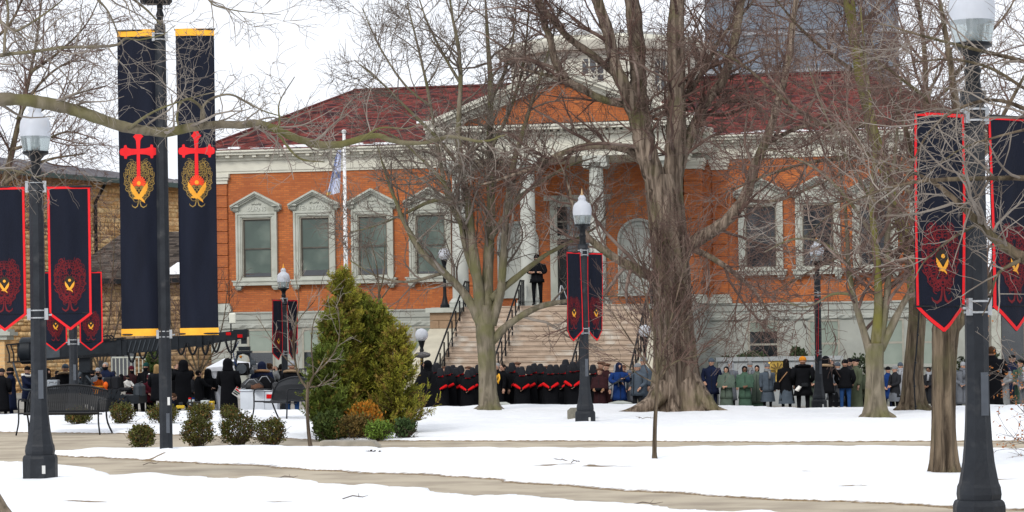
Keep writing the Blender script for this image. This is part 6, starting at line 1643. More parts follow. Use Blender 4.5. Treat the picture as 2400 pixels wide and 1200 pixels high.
            m2.bar(c0 - dx * .22, c0 + dx * .10, .045, .085, up=(0, 1, 0)); m2.bar(c0 + dx * .10, c0 + dx * .30, .035, .05, up=(0, 1, 0)); m2.bar(c0 + dx * .30, c0 + dx * .44, .018, .018, up=(0, 1, 0)); m2.bar(c0 - dx * .22, c0 - dx * .42, .03, .05, up=(0, 1, 0)); m2.bar(c0 - dx * .42, c0 - dx * .44, .035, .10, up=(0, 1, 0))
            m2.bar(c0 - dx * .10 + Vector((.01, 0, -.03)), c0 - dx * .12 + Vector((.03, 0, -.16)), .035, .03, up=(0, 1, 0)); m2.bar(c0 + dx * .03 + Vector((.01, 0, -.03)), c0 + dx * .06 + Vector((.05, 0, -.22)), .035, .04, up=(0, 1, 0)); m2.bar(c0 - dx * .12 + Vector((0, 0, .05)), c0 + dx * .06 + Vector((0, 0, .05)), .02, .03, up=(0, 1, 0))
            tag(m2.build('rifle', mat('gun_metal', (.03, .035, .042), (.02, .023, .028), 8, .4), loc=o.location, rot=(0, 0, R(face))), 'dark grey rifle held across the chest of the blue-coated guard', 'rifle')
        elif kind == 'slate':
            m2 = MB(); m2.box(-.13, .13, -.01, .01, 0, .20); m2.box(-.13, .13, -.012, .012, .202, .235)
            sl = thing('film_slate', 'white clapper slate with coloured stripes in the hand of the hooded crew member', 'clapperboard', (t.x + .22, Y - .25, z0 + .74), R(10)); sl.rotation_euler = (0, R(35), R(10))
            m2.build('board', CL['white'], sl)
            for q, cname in enumerate(('red', 'green', 'orange', 'black', 'teal')):
                MB().box(-.125 + .05 * q, -.08 + .05 * q, -.016, -.013, .203, .234).build('stripe', CL[cname], sl); 
            for q, cname in enumerate(('black', 'green', 'red')): MB().box(-.12, .02 + .03 * q, -.014, -.011, .03 + .055 * q, .07 + .055 * q).build('panel', CL[cname], sl)
        elif kind == 'armband':
            e, s0 = Vector(J['ell'][:3]), Vector(J['shl'][:3]); m2 = MB(); p = e.lerp(s0, .45); m2.tube([p - Vector((0, 0, .03)), p + Vector((0, 0, .03))], .083, 10); m2.build('arm_band', CL['black'], o)
        elif kind == 'emblem':
            m2 = MB(); m2.ball((.10, .15, 1.27), .035, .012, .035, 10, 6); m2.build('badge', mat('badge_pink', (.55, .10, .10), None, 9, .6), o)
        elif kind == 'pack':
            m2 = MB(); m2.bbox(-.15, .15, .13, .28, .98, 1.38, .04); m2.build('backpack', col, o)
    return o
def skirt_dress(c): return (c, .05)

# ---- the black-cloaked, red-veiled women before the stairs -------------------------------------
G_H = 'red veiled figures in black cloaks'
HM_ = [  # px, top row, Y, facing, label
    (1033, 863, 72.6, 12, 'front row', 'first red veiled cloaked figure right of the flowing black cloak'),
    (1051, 858, 73.2, 20, '', 'red veiled cloaked figure second from the flowing cloak, one arm out'),
    (1096, 867, 72.6, 4, '', 'red veiled cloaked figure with V of red arms left of the grey maple trunk'),
    (1071, 862, 73.6, 22, '', 'bowed red veiled figure, half hidden, third from the flowing black cloak'),
    (1012, 855, 74.6, 18, '', 'back row red veiled figure next to the flowing black cloak'),
    (1025, 851, 75.2, 22, '', 'back row red veiled figure at the foot of the left stair railing'),
    (1081, 857, 74.8, 22, '', 'back row red veiled figure below the first step left of the maple'),
    (1108, 862, 74.0, 20, '', 'red veiled cloaked figure touching the left edge of the maple trunk'),
    (1121, 855, 75.0, 10, '', 'red veiled figure mostly behind the maple trunk on its left'),
    (1186, 859, 74.4, 18, '', 'red veiled figure right behind the dark haired officer'),
    (1201, 850, 73.9, 14, '', 'taller red veiled figure standing right of the two officers'),
    (1223, 860, 72.6, 4, '', 'front red veiled figure with both red arms lowered right of the officers'),
    (1241, 857, 73.4, 20, '', 'red veiled figure left of center with one red arm slanting'),
    (1253, 852, 74.2, 24, '', 'red veiled figure behind, tall bonnet, before the middle of the stairs'),
    (1268, 853, 73.7, 26, '', 'red veiled figure with long slanting red arm at mid stairs'),
    (1290, 855, 72.6, 4, '', 'front red veiled figure with widest spread red arms at mid stairs'),
    (1304, 855, 75.0, 12, '', 'back row red veiled figure between two front ones at mid stairs'),
    (1320, 854, 73.8, 16, '', 'red veiled figure left of the front one beside the black center lamp'),
    (1326, 843, 75.4, 18, '', 'tallest red veiled figure at the back left of the black center lamp'),
    (1342, 848, 72.7, 2, '', 'front red veiled figure with long V of arms left of the center lamp'),
    (1358, 847, 74.2, 16, '', 'red veiled figure partly hidden behind the black center lamp post'),
    (1391, 855, 74.0, 22, '', 'only red veiled figure right of the black center lamp post'),
    (1158, 862, 73.9, 8, '', 'red veiled figure hidden behind the maple trunk with little showing'),
    (1132, 857, 75.3, 8, '', 'red veiled figure hidden behind the left half of the maple trunk')]
for i, (px, hy, Y, fc, _r, lb) in enumerate(HM_):
    person(px, hy, Y, lb, G_H, -fc, 'clasp', top=None, hem=None, trousers='black', items=(('cloak', 'black'), ('bonnet',), ('redarms', 'lr' if any(q in lb for q in ('V of', 'both', 'widest')) else 'r'), ('muff', 'black')), headtilt=14 + (i * 5) % 9, headturn=-8 + (i * 7) % 17, h=None)
# extra bonnets deeper in the crowd
for px, hy, Y, lb in ((1062, 856, 75.6, 'rearmost red veiled figure left of the maple under the lowest step'), (1213, 861, 75.2, 'short red veiled figure deep in the crowd right of the officers'), (1275, 860, 75.4, 'short red veiled figure deep in the crowd at mid stairs'), (1335, 857, 75.2, 'red veiled figure deep behind the long armed front one by the lamp')):
    person(px, hy, Y, lb, G_H, -12, 'clasp', top=None, hem=None, items=(('cloak', 'black'), ('bonnet',), ('redarms', 'r')), headtilt=16)
# big flowing cloak at the left end
fc_ = person(1000, 846, 69.5, 'woman in a wide flowing black cloak and hood at the left end of the crowd', None, -70, 'clasp', top=None, hem=None, items=(('hood', 'black'),), h=1.72)
mb = MB(); n_ = 26; rings = []
for zz, rx, ry, cx, am in ((.0, .62, .42, .06, .07), (.3, .52, .38, .02, .07), (.7, .40, .32, -.03, .06), (1.05, .30, .26, -.03, .04), (1.28, .235, .19, -.01, .02), (1.39, .17, .13, 0, 0), (1.46, .09, .09, 0, 0), (1.5, .08, .08, 0, 0)):
    rings.append([(cx + q[0], q[1], q[2]) for q in ring(0, 0, zz, rx, ry, n_, am, 6, zz * 2)])
mb.loft(rings, False, False); mb.X = None
ck = mb.build('cloak', CL['black'], fc_, smooth=True); ck.rotation_euler = (0, 0, R(70))
# officers
person(1164, 848, 72.9, 'white haired officer in black coat with gold braid right of the maple', 'officers with gold braid', -25, 'hang', top='black', hem=.30, flare=1.3, items=(('hair', 'hair_grey'), ('braid',)), headturn=-10)
person(1178, 851, 73.3, 'dark haired officer in black coat with gold braid', 'officers with gold braid', -30, 'hang', top='black', hem=.25, flare=1.3, items=(('hair', 'hair_black'), ('braid',)), headturn=-15)
# brown-coated women
for px, hy, Y, lb, hat in ((1043, 857, 76.0, 'brown hatted woman peering between veiled figures left of the maple', 'beret'), (1097, 857, 76.0, 'brown hatted woman behind veiled figures just left of the maple trunk', 'beret'), (1211, 847, 75.6, 'pale faced woman in a brown hat behind the tall veiled figure', 'beret'), (1281, 856, 76.0, 'small brown hatted woman behind veiled figures at mid stairs', 'beret'), (1350, 846, 76.2, 'brown hatted woman at the back beside the center lamp post', 'beret'),
                           (1408, 846, 75.2, 'brown hatted woman looking left behind the brown front woman', 'beret'), (1421, 850, 74.6, 'woman in a brown fur hat and coat turned to the left', 'beret'), (1460, 853, 75.2, 'brown coated woman half hidden behind the blue-coated guard', 'hair')):
    person(px, hy, Y, lb, 'women in brown coats', -20 if px < 1400 else -35, 'clasp', top='brown', hem=.35, flare=1.3, items=((hat, 'hatbrown'),), headturn=-8, skirt=('brown', .06))
person(1405, 861, 72.8, 'front woman in a dark brown cape with tan gloved hands', 'women in brown coats', -12, 'low', top='brown', hem=.35, flare=1.35, items=(('beret', 'hatbrown'), ('gloves', 'tan'), ('muff', 'black')), cape=('brown', .98), skirt=('brown', .05), headturn=-12)
person(1451, 848, 72.8, 'guard in a bright blue coat holding a rifle across his chest', None, 6, 'gun', top='blue', hem=.52, flare=1.2, trousers='navy', items=(('hood', 'navy'), ('gloves', 'black'), ('gun',)), headturn=4)
person(1446, 852, 74.0, 'person in a pale hood mostly hidden behind the blue-coated guard', None, 0, 'hang', top='palegrey', hem=.55, items=(('hood', 'palegrey'),))
person(1494, 850, 72.6, 'person in blue-grey jacket and grey cap facing left beside the massive trunk', None, -48, 'pocket', top='slate', hem=.68, flare=1.15, trousers='charcoal', items=(('beanie', 'sleeve_grey'), ('armband',)), headturn=-20, girth=1.08)
person(1508, 835, 73.6, 'tall man in blue-grey coat and grey beanie facing left near the massive trunk', None, -48, 'hang', top='slate', hem=.5, trousers='charcoal', items=(('beanie', 'sleeve_grey'),), headturn=-10)
person(1475, 866, 74.4, 'grey clad person standing in the gap right of the guard', None, -40, 'hang', top='grey', hem=.5, items=(('beanie', 'grey'),))
# ---- onlookers and extras to the right --------------------------------------------------------
G_R = 'people waiting in front of the sign wall'
def r_(px, hy, Y, lb, **k):
    return person(px, hy, Y, lb, G_R, **k)
r_(1667, 838, 79.2, 'man in a dark navy coat and grey cap right of the massive trunk', face=-6, arms='pocket', top='navy', hem=.55, trousers='navy', items=(('beanie', 'slate'),), headturn=-15, girth=1.05)
r_(1702, 857, 78.6, 'older woman in a sage green cape and long skirt at the left of the group', face=-18, arms='clasp', top='sage', hem=.5, items=(('scarfhead', 'black'),), cape=('sage', .92), skirt=('sage', .04), girth=1.08)
r_(1711, 846, 80.4, 'person in a pale grey bonnet behind the sage caped woman', face=-10, arms='hang', top='grey', hem=.35, items=(('hood', 'palegrey'),), headturn=-20)
r_(1745, 856, 78.6, 'woman in a darker green cape and black headscarf facing the camera', face=-4, arms='clasp', skin=skin_d, top='green', hem=.5, items=(('scarfhead', 'black'),), cape=('green', .92), skirt=('green', .03), girth=1.08)
r_(1757, 846, 80.5, 'man in a grey beanie and scarf behind the two green capes', face=-20, arms='hang', top='grey', hem=.4, items=(('beanie', 'sleeve_grey'), ('scarf', 'sleeve_grey')), headturn=-20)
r_(1774, 854, 79.4, 'woman in a grey-green coat and black headscarf between green cape and scarf woman', face=-14, arms='hang', top='sage', hem=.3, flare=1.25, items=(('scarfhead', 'black'),), skirt=('green', .05))
r_(1798, 850, 78.8, 'smiling woman in slate jacket, pale scarf and grey beanie', face=10, arms='hang', top='slate', hem=.72, trousers='black', items=(('beanie', 'grey'), ('scarf', 'sleeve_grey'), ('gloves', 'charcoal')), skirt=('slate', .36))
r_(1842, 839, 78.2, 'long haired woman in a black coat with a tan bag strap, seen from behind', face=172, arms='hang', top='black', hem=.38, flare=1.2, trousers='black', items=(('longhair', 'hair_black'), ('strap', 'tan')), skirt=('slate', .28))
r_(1881, 834, 78.0, 'person in an orange beanie and black parka with a camera on the back', face=176, arms='pocket', top='black', hem=.52, flare=1.2, trousers='black', items=(('beanie', 'mustard'), ('backcamera',), ('furcollar', 'black')), girth=1.2)
r_(1902, 848, 80.4, 'green caped woman almost hidden behind the orange beanie', face=0, arms='clasp', top='sage', hem=.5, items=(('hood', 'palegrey'),), cape=('sage', .92), skirt=('sage', .05))
r_(1936, 833, 77.6, 'photographer in a black parka with tan fur hood', face=150, arms='camera', top='black', hem=.60, trousers='black', items=(('hood', 'black'), ('furcollar', 'fur'), ('camera',)), girth=1.08)
r_(1951, 847, 79.8, 'grey beanie person just right of the fur hood photographer', face=-8, arms='hang', top='grey', hem=.4, items=(('beanie', 'grey'),))
r_(1963, 848, 79.0, 'woman in long grey coat, scarf and slate beanie facing left', face=-35, arms='clasp', top='grey', hem=.35, flare=1.2, items=(('beanie', 'slate'), ('scarf', 'sleeve_grey')), headturn=-10, skirt=('charcoal', .2))
r_(1980, 841, 77.8, 'person in blue jeans and black puffer jacket seen from behind', face=170, arms='pocket', top='black', hem=.80, trousers='jeans', items=(('beanie', 'black'),), girth=1.05)
r_(1991, 838, 79.6, 'man in a dark cap behind the person in blue jeans', face=-20, arms='hang', top='charcoal', hem=.5, items=(('beanie', 'black'),))
r_(2005, 839, 78.6, 'woman in a long olive coat and black beret left of the lichened tree', face=-70, arms='hang', top='olive', hem=.10, flare=1.3, items=(('beret', 'black'),), headturn=5, girth=1.05)
r_(2033, 862, 79.4, 'green caped woman half hidden by the lichened tree', face=-10, arms='clasp', top='olive', hem=.5, items=(('scarfhead', 'black'),), cape=('olive', .9), skirt=('charcoal', .05))
r_(2081, 858, 79.4, 'person in a blue coat just right of the lichened tree trunk', face=20, arms='pocket', top='blue', hem=.5, trousers='navy', items=(('beanie', 'black'),))
r_(2097, 856, 78.4, 'woman in dark slate puffer coat and grey beanie facing left', face=-60, arms='clasp', top='charcoal', hem=.58, flare=1.15, trousers='black', items=(('beanie', 'sleeve_grey'),), skirt=('grey', .42))
r_(2110, 848, 80.0, 'man in a grey beanie behind the slate puffer coat', face=-30, arms='hang', top='palegrey', hem=.5, items=(('beanie', 'slate'), ('scarf', 'palegrey')))
r_(2176, 858, 80.0, 'dark haired person in grey shawl between two right-hand trunks', face=-30, arms='clasp', skin=skin_d, top='charcoal', hem=.3, items=(('hair', 'hair_black'), ('scarf', 'palegrey')))
r_(2257, 847, 78.6, 'woman in a long grey coat with clasped gloved hands left of the near lamp', face=-15, arms='clasp', top='grey', hem=.30, flare=1.2, trousers='black', items=(('beanie', 'palegrey'), ('scarf', 'grey'), ('gloves', 'grey')), headturn=-10)
r_(2240, 866, 80.2, 'grey coated person half behind the ridged trunk', face=-10, arms='hang', top='grey', hem=.3, items=(('beanie', 'slate'),))
person(2324, 808, 56.2, 'big person in a black coat seen from behind right of the near lamp post', None, 178, 'pocket', top='black', hem=.25, flare=1.25, trousers='black', items=(('hair', 'hair_brown'),), girth=1.12, z=-.25)
r_(2350, 846, 78.6, 'person in a pale grey coat and hood behind the beech leaves', face=-20, arms='clasp', top='sleeve_grey', hem=.12, flare=1.25, items=(('hood', 'palegrey'),))
r_(2372, 815, 80.2, 'tall guard in a navy coat and cap behind the beech leaves', face=-10, arms='hang', top='navy', hem=.5, trousers='navy', items=(('cap', 'black'),), girth=1.1, h=1.95)
r_(2391, 842, 79.2, 'woman in a green coat and black beret at the right edge', face=-50, arms='clasp', top='green', hem=.2, flare=1.25, items=(('beret', 'black'),))
r_(2402, 858, 77.8, 'person in a grey coat and scarf cut by the right edge', face=-40, arms='clasp', top='grey', hem=.2, items=(('beanie', 'palegrey'), ('scarf', 'palegrey')))
# guard at the top of the stairs
gz = zpf; gp_ = BW(-.95, -.55)
person(1258, 601, gp_.y, 'guard in near black uniform standing at the top of the stairs', None, -10, 'fold', top='black', hem=.78, trousers='black', items=(('beanie', 'black'), ('mask',)), z=gz, h=1.78, girth=1.05)
# ---- film crew to the left --------------------------------------------------------------------
G_C = 'film crew around the camera crane'
def c_(px, hy, Y, lb, **k):
    return person(px, hy, Y, lb, G_C, **k)
c_(4, 862, 66.5, 'person in a black parka cut by the left edge', face=170, arms='pocket', top='black', hem=.28, items=(('beanie', 'charcoal'),), girth=1.1)
c_(24, 860, 67.5, 'masked person in a blue coat and black beanie at the left edge', face=-70, arms='reach', top='navy', hem=.30, flare=1.2, trousers='navy', items=(('beanie', 'black'), ('mask',)), girth=1.1)
c_(64, 857, 68.5, 'crew member with a fur hood behind the left lamp post', face=60, arms='reach', top='navy', hem=.55, items=(('beanie', 'black'), ('furcollar', 'white')))
c_(112, 862, 70, 'crew member in black bending behind the left lamp post', face=40, arms='reach', top='black', hem=.5, items=(('hood', 'black'),))
c_(153, 852, 68.5, 'person in black parka with brown fur hood and grey beanie from behind', face=176, arms='pocket', top='black', hem=.42, items=(('beanie', 'slate'), ('furcollar', 'fur')), girth=1.15)
c_(216, 868, 71, 'masked crew member in black beside the crane column', face=10, arms='pocket', top='black', hem=.5, items=(('beanie', 'black'), ('mask',)))
c_(229, 874, 69.4, 'seated crew member in a grey beanie before the crane column', face=20, arms='low', top='grey', hem=.5, items=(('beanie', 'palegrey'), ('mask',)), h=1.45)
c_(234, 884, 68.2, 'masked person in a bright orange jacket by the crane vehicle', face=30, arms='low', top='orange', hem=.6, items=(('hair', 'hair_brown'), ('mask',)), h=1.32)
c_(247, 861, 70.6, 'grey haired masked man in a blue jacket behind the crane vehicle', face=-8, arms='pocket', top='navy', hem=.7, items=(('hair', 'hair_grey'), ('mask',)), h=1.62)
c_(283, 876, 70.2, 'hooded person in black seated on the crane vehicle', face=-40, arms='low', top='black', hem=.8, items=(('hood', 'black'),), legs='sit', z=.0)
c_(299, 879, 69.4, 'masked driver in a white coat on the crane vehicle', face=55, arms='reach', top='white', hem=.8, items=(('beanie', 'black'), ('mask',)), legs='sit', z=-.02)
c_(308, 867, 71, 'masked person in a maroon beanie behind the white coated driver', face=30, arms='low', top='brown', hem=.6, items=(('beanie', 'maroon'), ('longhair', 'hair_brown'), ('mask',)), h=1.5)
c_(342, 857, 71, 'masked person in a dark green beanie and black jacket', face=-10, arms='low', top='black', hem=.6, items=(('beanie', 'teal'), ('longhair', 'hair_brown'), ('mask',)), h=1.6)
c_(350, 888, 69.6, 'person in a maroon coat and pom-pom beanie low behind the vehicle', face=40, arms='low', top='maroon', hem=.6, items=(('beanie', 'maroon'), ('pompom', 'white')), h=1.25)
c_(368, 854, 69, 'blond person in a dark jacket left of the tall banner pole', face=175, arms='low', top='charcoal', hem=.55, items=(('longhair', 'hair_blond'),), h=1.58)
c_(428, 841, 66.6, 'crew member in a hooded black parka holding a camera up beside the tall pole', face=-150, arms='camera', top='black', hem=.42, items=(('hood', 'black'), ('camera',)), girth=1.18, h=1.72)
c_(466, 876, 68.4, 'crew member in black bending over crates left of the white tent', face=120, arms='reach', top='black', hem=.5, items=(('hair', 'hair_black'),), h=1.42)
c_(488, 872, 68.8, 'person in a black jacket with a round badge stooping under the white tent', face=168, arms='low', top='black', hem=.5, items=(('hood', 'black'), ('emblem',)), h=1.45, girth=1.1)
c_(535, 844, 64.6, 'tall person in a long black hooded coat holding a slate', face=160, arms='low', top='black', hem=.30, flare=1.15, trousers='black', items=(('hood', 'black'), ('slate',)), girth=1.12, h=1.78)
c_(614, 848, 69.4, 'person in a navy parka with pink fur collar behind the white cart', face=178, arms='pocket', top='navy', hem=.4, items=(('hood', 'navy'), ('furcollar', 'tan')), girth=1.15, h=1.66)
c_(633, 851, 70.6, 'photographer in a grey sweater with a hair bun behind the white cart', face=150, arms='camera', top='sleeve_grey', hem=.8, trousers='jeans', items=(('hair', 'hair_brown'), ('bun', 'hair_brown'), ('camera',)), h=1.62)
c_(684, 850, 66.2, 'person in blue jeans and black fur trimmed parka behind the right bench', face=175, arms='low', top='black', hem=.60, trousers='jeans', items=(('beanie', 'palegrey'), ('furcollar', 'fur')), girth=1.15, h=1.70)
c_(88, 858, 71.5, 'crew member in black glimpsed between the near left lamp and the black parka', face=30, arms='pocket', top='black', hem=.45, items=(('hood', 'black'),))
c_(134, 868, 72, 'person in charcoal coat behind the fur hooded parka at left', face=10, arms='pocket', top='charcoal', hem=.45, items=(('beanie', 'black'), ('mask',)))
c_(190, 876, 72.4, 'dark coated crew member behind the lamp post with hidden globe', face=-15, arms='low', top='black', hem=.45, items=(('beanie', 'charcoal'), ('mask',)))
c_(266, 868, 72.2, 'crew member in black between the blue jacket and the seated hooded person', face=12, arms='pocket', top='black', hem=.5, items=(('beanie', 'charcoal'), ('mask',)))
c_(325, 872, 72.4, 'crew member in charcoal behind the maroon beanie', face=-20, arms='pocket', top='charcoal', hem=.5, items=(('hair', 'hair_black'), ('mask',)))
c_(402, 862, 70.5, 'dark coated person half hidden behind the tall banner pole', face=170, arms='pocket', top='black', hem=.4, items=(('hood', 'black'),))
c_(450, 884, 70, 'low dark figure between the hooded camera man and the bending one', face=60, arms='low', top='charcoal', hem=.5, items=(('beanie', 'black'),), h=1.3)
c_(660, 862, 70.8, 'person in a black coat between photographer and fur trimmed parka', face=165, arms='pocket', top='black', hem=.45, items=(('hair', 'hair_black'),), h=1.6)
# crouching person by the kerb
b0 = P(345, 962, 66); cz = street_z(b0.x)
cp = person(345, 905, 66, 'person in a dark purple-navy jacket crouching low by the kerb', G_C, 100, 'reach', 'sit', top='navy', hem=.8, items=(('hair', 'hair_brown'),), z=cz - .30, h=1.35, girth=1.1)
cp.rotation_euler = (R(38), 0, R(80))
print('people', len(PEOPLE))
# ================================================================== LAMPS AND BANNERS
def octo(r, z): return (r, z)
def street_lamp(px, base_py, Y, label, s=1.0, zbase=None, arms=0.0, part_gold=False):
    b = P(px, base_py, Y); zb = b.z if zbase is None else zbase
    L = thing('street_lamp', label, 'street lamp', (b.x, Y, zb), 0, 'black lamp posts with acorn globes')
    q = math.pi / 8
    mb = MB()
    mb.lathe([(.215, -.12), (.215, .27), (.205, .30), (.19, .315)], 8, rot=q); mb.lathe([(.178, .312), (.185, .36), (.178, .42), (.168, .445)], 8, rot=q)
    mb.lathe([(.166, .44), (.154, .50), (.132, .62), (.116, .78), (.106, .95), (.099, 1.12)], 8, rot=q)
    mb.build('base', post_m, L)
    mb = MB(); mb.lathe([(.098, 1.119), (.094, 2.2), (.090, 3.2), (.088, 3.52)], 8, rot=q)
    mb.lathe([(.094, 3.521), (.115, 3.55), (.105, 3.60), (.112, 3.63)], 8, rot=q)
    sh = mb.build('shaft', post_m, L)
    MB().box(.01, .07, -.103, -.085, 1.0, 1.35).build('access_door', mat('door_grey', (.07, .08, .095), (.055, .062, .075), 6, .5), sh)
    MB().box(.0, .035, -.2, -.196 - .004, .10, .18).build('label_plate', mat('plate_white', (.6, .6, .58), None, 5, .6), L) if False else MB().box(.06, .10, -.206, -.197, .09, .19).build('label_plate', mat('plate_white', (.6, .6, .58), None, 5, .6), L)
    mb = MB(); mb.lathe([(.075, 3.60), (.070, 3.66), (.058, 3.74), (.072, 3.80), (.052, 3.84), (.066, 3.92), (.110, 3.97), (.158, 3.99), (.160, 4.02)], 16); mb.build('collar', iron, L, smooth='auto')
    mb = MB(); mb.lathe([(.148, 4.02), (.160, 4.06), (.174, 4.14), (.184, 4.20)], 24, cap0=True, cap1=False); mb.build('globe_lower', globe_c, L, smooth=True)
    mb = MB(); mb.lathe([(.184, 4.20), (.189, 4.27), (.187, 4.33), (.176, 4.39), (.150, 4.435), (.118, 4.455), (.100, 4.47), (.072, 4.50), (.078, 4.525), (.080, 4.545), (.055, 4.58), (.042, 4.60)], 24, cap0=False); mb.build('globe', globe_w, L, smooth=True)
    mb = MB(); mb.lathe([(.05, 4.02), (.05, 4.10), (.035, 4.13), (.045, 4.20), (.03, 4.27), (.004, 4.29)], 12); mb.build('bulb', steel, L, smooth=True)
    mb = MB(); mb.lathe([(.03, 4.60), (.036, 4.615), (.018, 4.635), (.014, 4.68), (.003, 4.74)], 10); mb.build('finial', gold if part_gold else mat('finial_tan', (.45, .30, .16), None, 6, .5), L, smooth=True)
    L.scale = (s, s, s)
    return L
def clamp_set(L, yaw, zs, reach=.16):
    """steel band clamps and short arms that hold the banner rods"""
    for z in zs:
        mb = MB(); mb.X = Matrix.Rotation(yaw, 4, 'Z')
        for d in (-.045, .045): mb.lathe([(.102, d - .008), (.102, d + .008)], 12, c=(0, 0, z), cap0=True, cap1=True)
        for s in (-1, 1):
            mb.box(s * .105 - .022, s * .105 + .022, -.05, -.02, z - .07, z + .07); mb.bar((s * .12, -.02, z - .01), (s * .17, -.02, z - .01), .02)
        o = mb.build('banner_clamp', steel, L)
WAVE = lambda x, z, sd: .020 * math.sin(x * 11 + sd + .25 * math.sin(z * 1.3)) * min(1.6, .35 - .5 * z) + .012 * math.sin(z * 2.1 + x * 5 + sd * 2) + .006 * math.sin(x * 23 + z * 1.3)
def cloth_panel(W_, H_, point, sd, nx=14, nz=34, thick=.006):
    """hanging banner: x 0..W, z 0 (top) .. -H; bottom drawn to a point"""
    vs = []; fs = []
    for side in (0, 1):
        for i in range(nz + 1):
            for j in range(nx + 1):
                x = W_ * j / nx; fx = 1 - abs(2 * j / nx - 1)
                bot = -(H_ - point) - point * fx
                z = bot * i / nz
                vs.append((x, WAVE(x, z, sd) + side * thick, z))
    n1 = nx + 1; off = (nz + 1) * n1
    for i in range(nz):
        for j in range(nx):
            a = i * n1 + j; fs.append((a, a + n1, a + n1 + 1, a + 1)); fs.append((off + a, off + a + 1, off + a + n1 + 1, off + a + n1))
    for i in range(nz):
        for j in (0, nx):
            a = i * n1 + j; fs.append((a, off + a, off + a + n1, a + n1) if j == 0 else (a, a + n1, off + a + n1, off + a))
    for j in range(nx):
        for i in (0, nz):
            a = i * n1 + j; fs.append((a, a + 1, off + a + 1, off + a) if i == 0 else (a, off + a, off + a + 1, a + 1))
    return MB().add(vs, fs)
def strip_on(mb, pts, w, sd, lift=.004):
    """ribbon along pts (x, z) lying on the waving cloth"""
    n = len(pts); L_ = []
    for i, (x, z) in enumerate(pts):
        p0 = pts[max(0, i - 1)]; p1 = pts[min(n - 1, i + 1)]; tx, tz = p1[0] - p0[0], p1[1] - p0[1]; l_ = math.hypot(tx, tz) or 1; nx_, nz_ = -tz / l_, tx / l_
        ww = w if not hasattr(w, '__len__') else w[i]
        for s in (-1, 1):
            X_, Z_ = x + s * nx_ * ww / 2, z + s * nz_ * ww / 2; L_.append((X_, WAVE(X_, Z_, sd) - lift, Z_))
    mb.add(L_, [(2 * i, 2 * i + 1, 2 * i + 3, 2 * i + 2) for i in range(n - 1)])
def patch_on(mb, poly, sd, lift=.006, c=None, lv=2):
    """filled shape (fan from its centre), subdivided so that it follows the waving cloth"""
    cx, cz = c or (sum(p[0] for p in poly) / len(poly), sum(p[1] for p in poly) / len(poly))
    n = len(poly); tr_ = [((cx, cz), poly[i], poly[(i + 1) % n]) for i in range(n)]
    for _ in range(lv):
        t2 = []
        for a, b_, c_ in tr_:
            m = lambda p, q: ((p[0] + q[0]) / 2, (p[1] + q[1]) / 2)
            ab, bc, ca_ = m(a, b_), m(b_, c_), m(c_, a); t2 += [(a, ab, ca_), (ab, b_, bc), (ca_, bc, c_), (ab, bc, ca_)]
        tr_ = t2
    vs = [(x, WAVE(x, z, sd) - lift, z) for t in tr_ for x, z in t]
    mb.add(vs, [(3 * k, 3 * k + 1, 3 * k + 2) for k in range(len(tr_))])
def band_on(mb, x0_, x1_, z0_, z1_, sd, lift, nx=20, nz=4):
    vs = []
    for i in range(nz + 1):
        for j in range(nx + 1):
            x = x0_ + (x1_ - x0_) * j / nx; z = z0_ + (z1_ - z0_) * i / nz; vs.append((x, WAVE(x, z, sd) - lift, z))
    mb.add(vs, [(i * (nx + 1) + j, i * (nx + 1) + j + 1, (i + 1) * (nx + 1) + j + 1, (i + 1) * (nx + 1) + j) for i in range(nz) for j in range(nx)])
def spiral(cx, cz, r0, a0, turns, sg, n=14, shrink=.82):
    return [(cx + sg * r0 * (1 - shrink * i / n) * math.cos(a0 + turns * 6.283 * i / n), cz + r0 * (1 - shrink * i / n) * math.sin(a0 + turns * 6.283 * i / n)) for i in range(n + 1)]
def scrolls(mb, cx, cz, W_, H_, sd, w, seed, lift=.003):
    """symmetrical leaf-scroll ornament in an upright oval"""
    g = random.Random(seed)
    spec = []
    for k in range(19):
        t = k / 18; hh = H_ * (.48 - .80 * t); half = W_ * .5 * (math.sin(math.pi * min(1, .18 + .72 * t)) ** .8)
        for q in range(3 if 0 < k < 18 else 1):
            spec.append((half * (.92, .62, .34)[q], hh + g.uniform(-.01, .01), W_ * g.uniform(.06, .125), g.uniform(0, 6.28), g.choice((1.1, -1.2, 1.3))))
    for s in (-1, 1):
        for x, z, r, a0, tn in spec:
            strip_on(mb, spiral(cx + s * (x - r * .6), cz + z, r, a0, tn, s), w, sd, lift)
        pts = [(cx + s * W_ * .5 * math.sin(math.pi * (.12 + .76 * i / 20)) * (.86 + .10 * math.sin(i * 1.9)), cz + H_ * (.46 - .82 * i / 20)) for i in range(21)]
        strip_on(mb, pts, w * 1.2, sd, lift)
        pts = [(cx + s * W_ * .30 * math.sin(math.pi * (.1 + .8 * i / 16)) * (1 + .12 * math.sin(i * 2.3)), cz + H_ * (.40 - .70 * i / 16)) for i in range(17)]
        strip_on(mb, pts, w, sd, lift)
        # pair of hooked tails below
        strip_on(mb, [(cx + s * W_ * .02, cz - H_ * .30), (cx + s * W_ * .03, cz - H_ * .40), (cx + s * W_ * .06, cz - H_ * .47), (cx + s * W_ * .13, cz - H_ * .50), (cx + s * W_ * .21, cz - H_ * .47), (cx + s * W_ * .235, cz - H_ * .43)], [w * 2, w * 2.4, w * 3.4, w * 3.6, w * 2.4, w * .8], sd, lift)
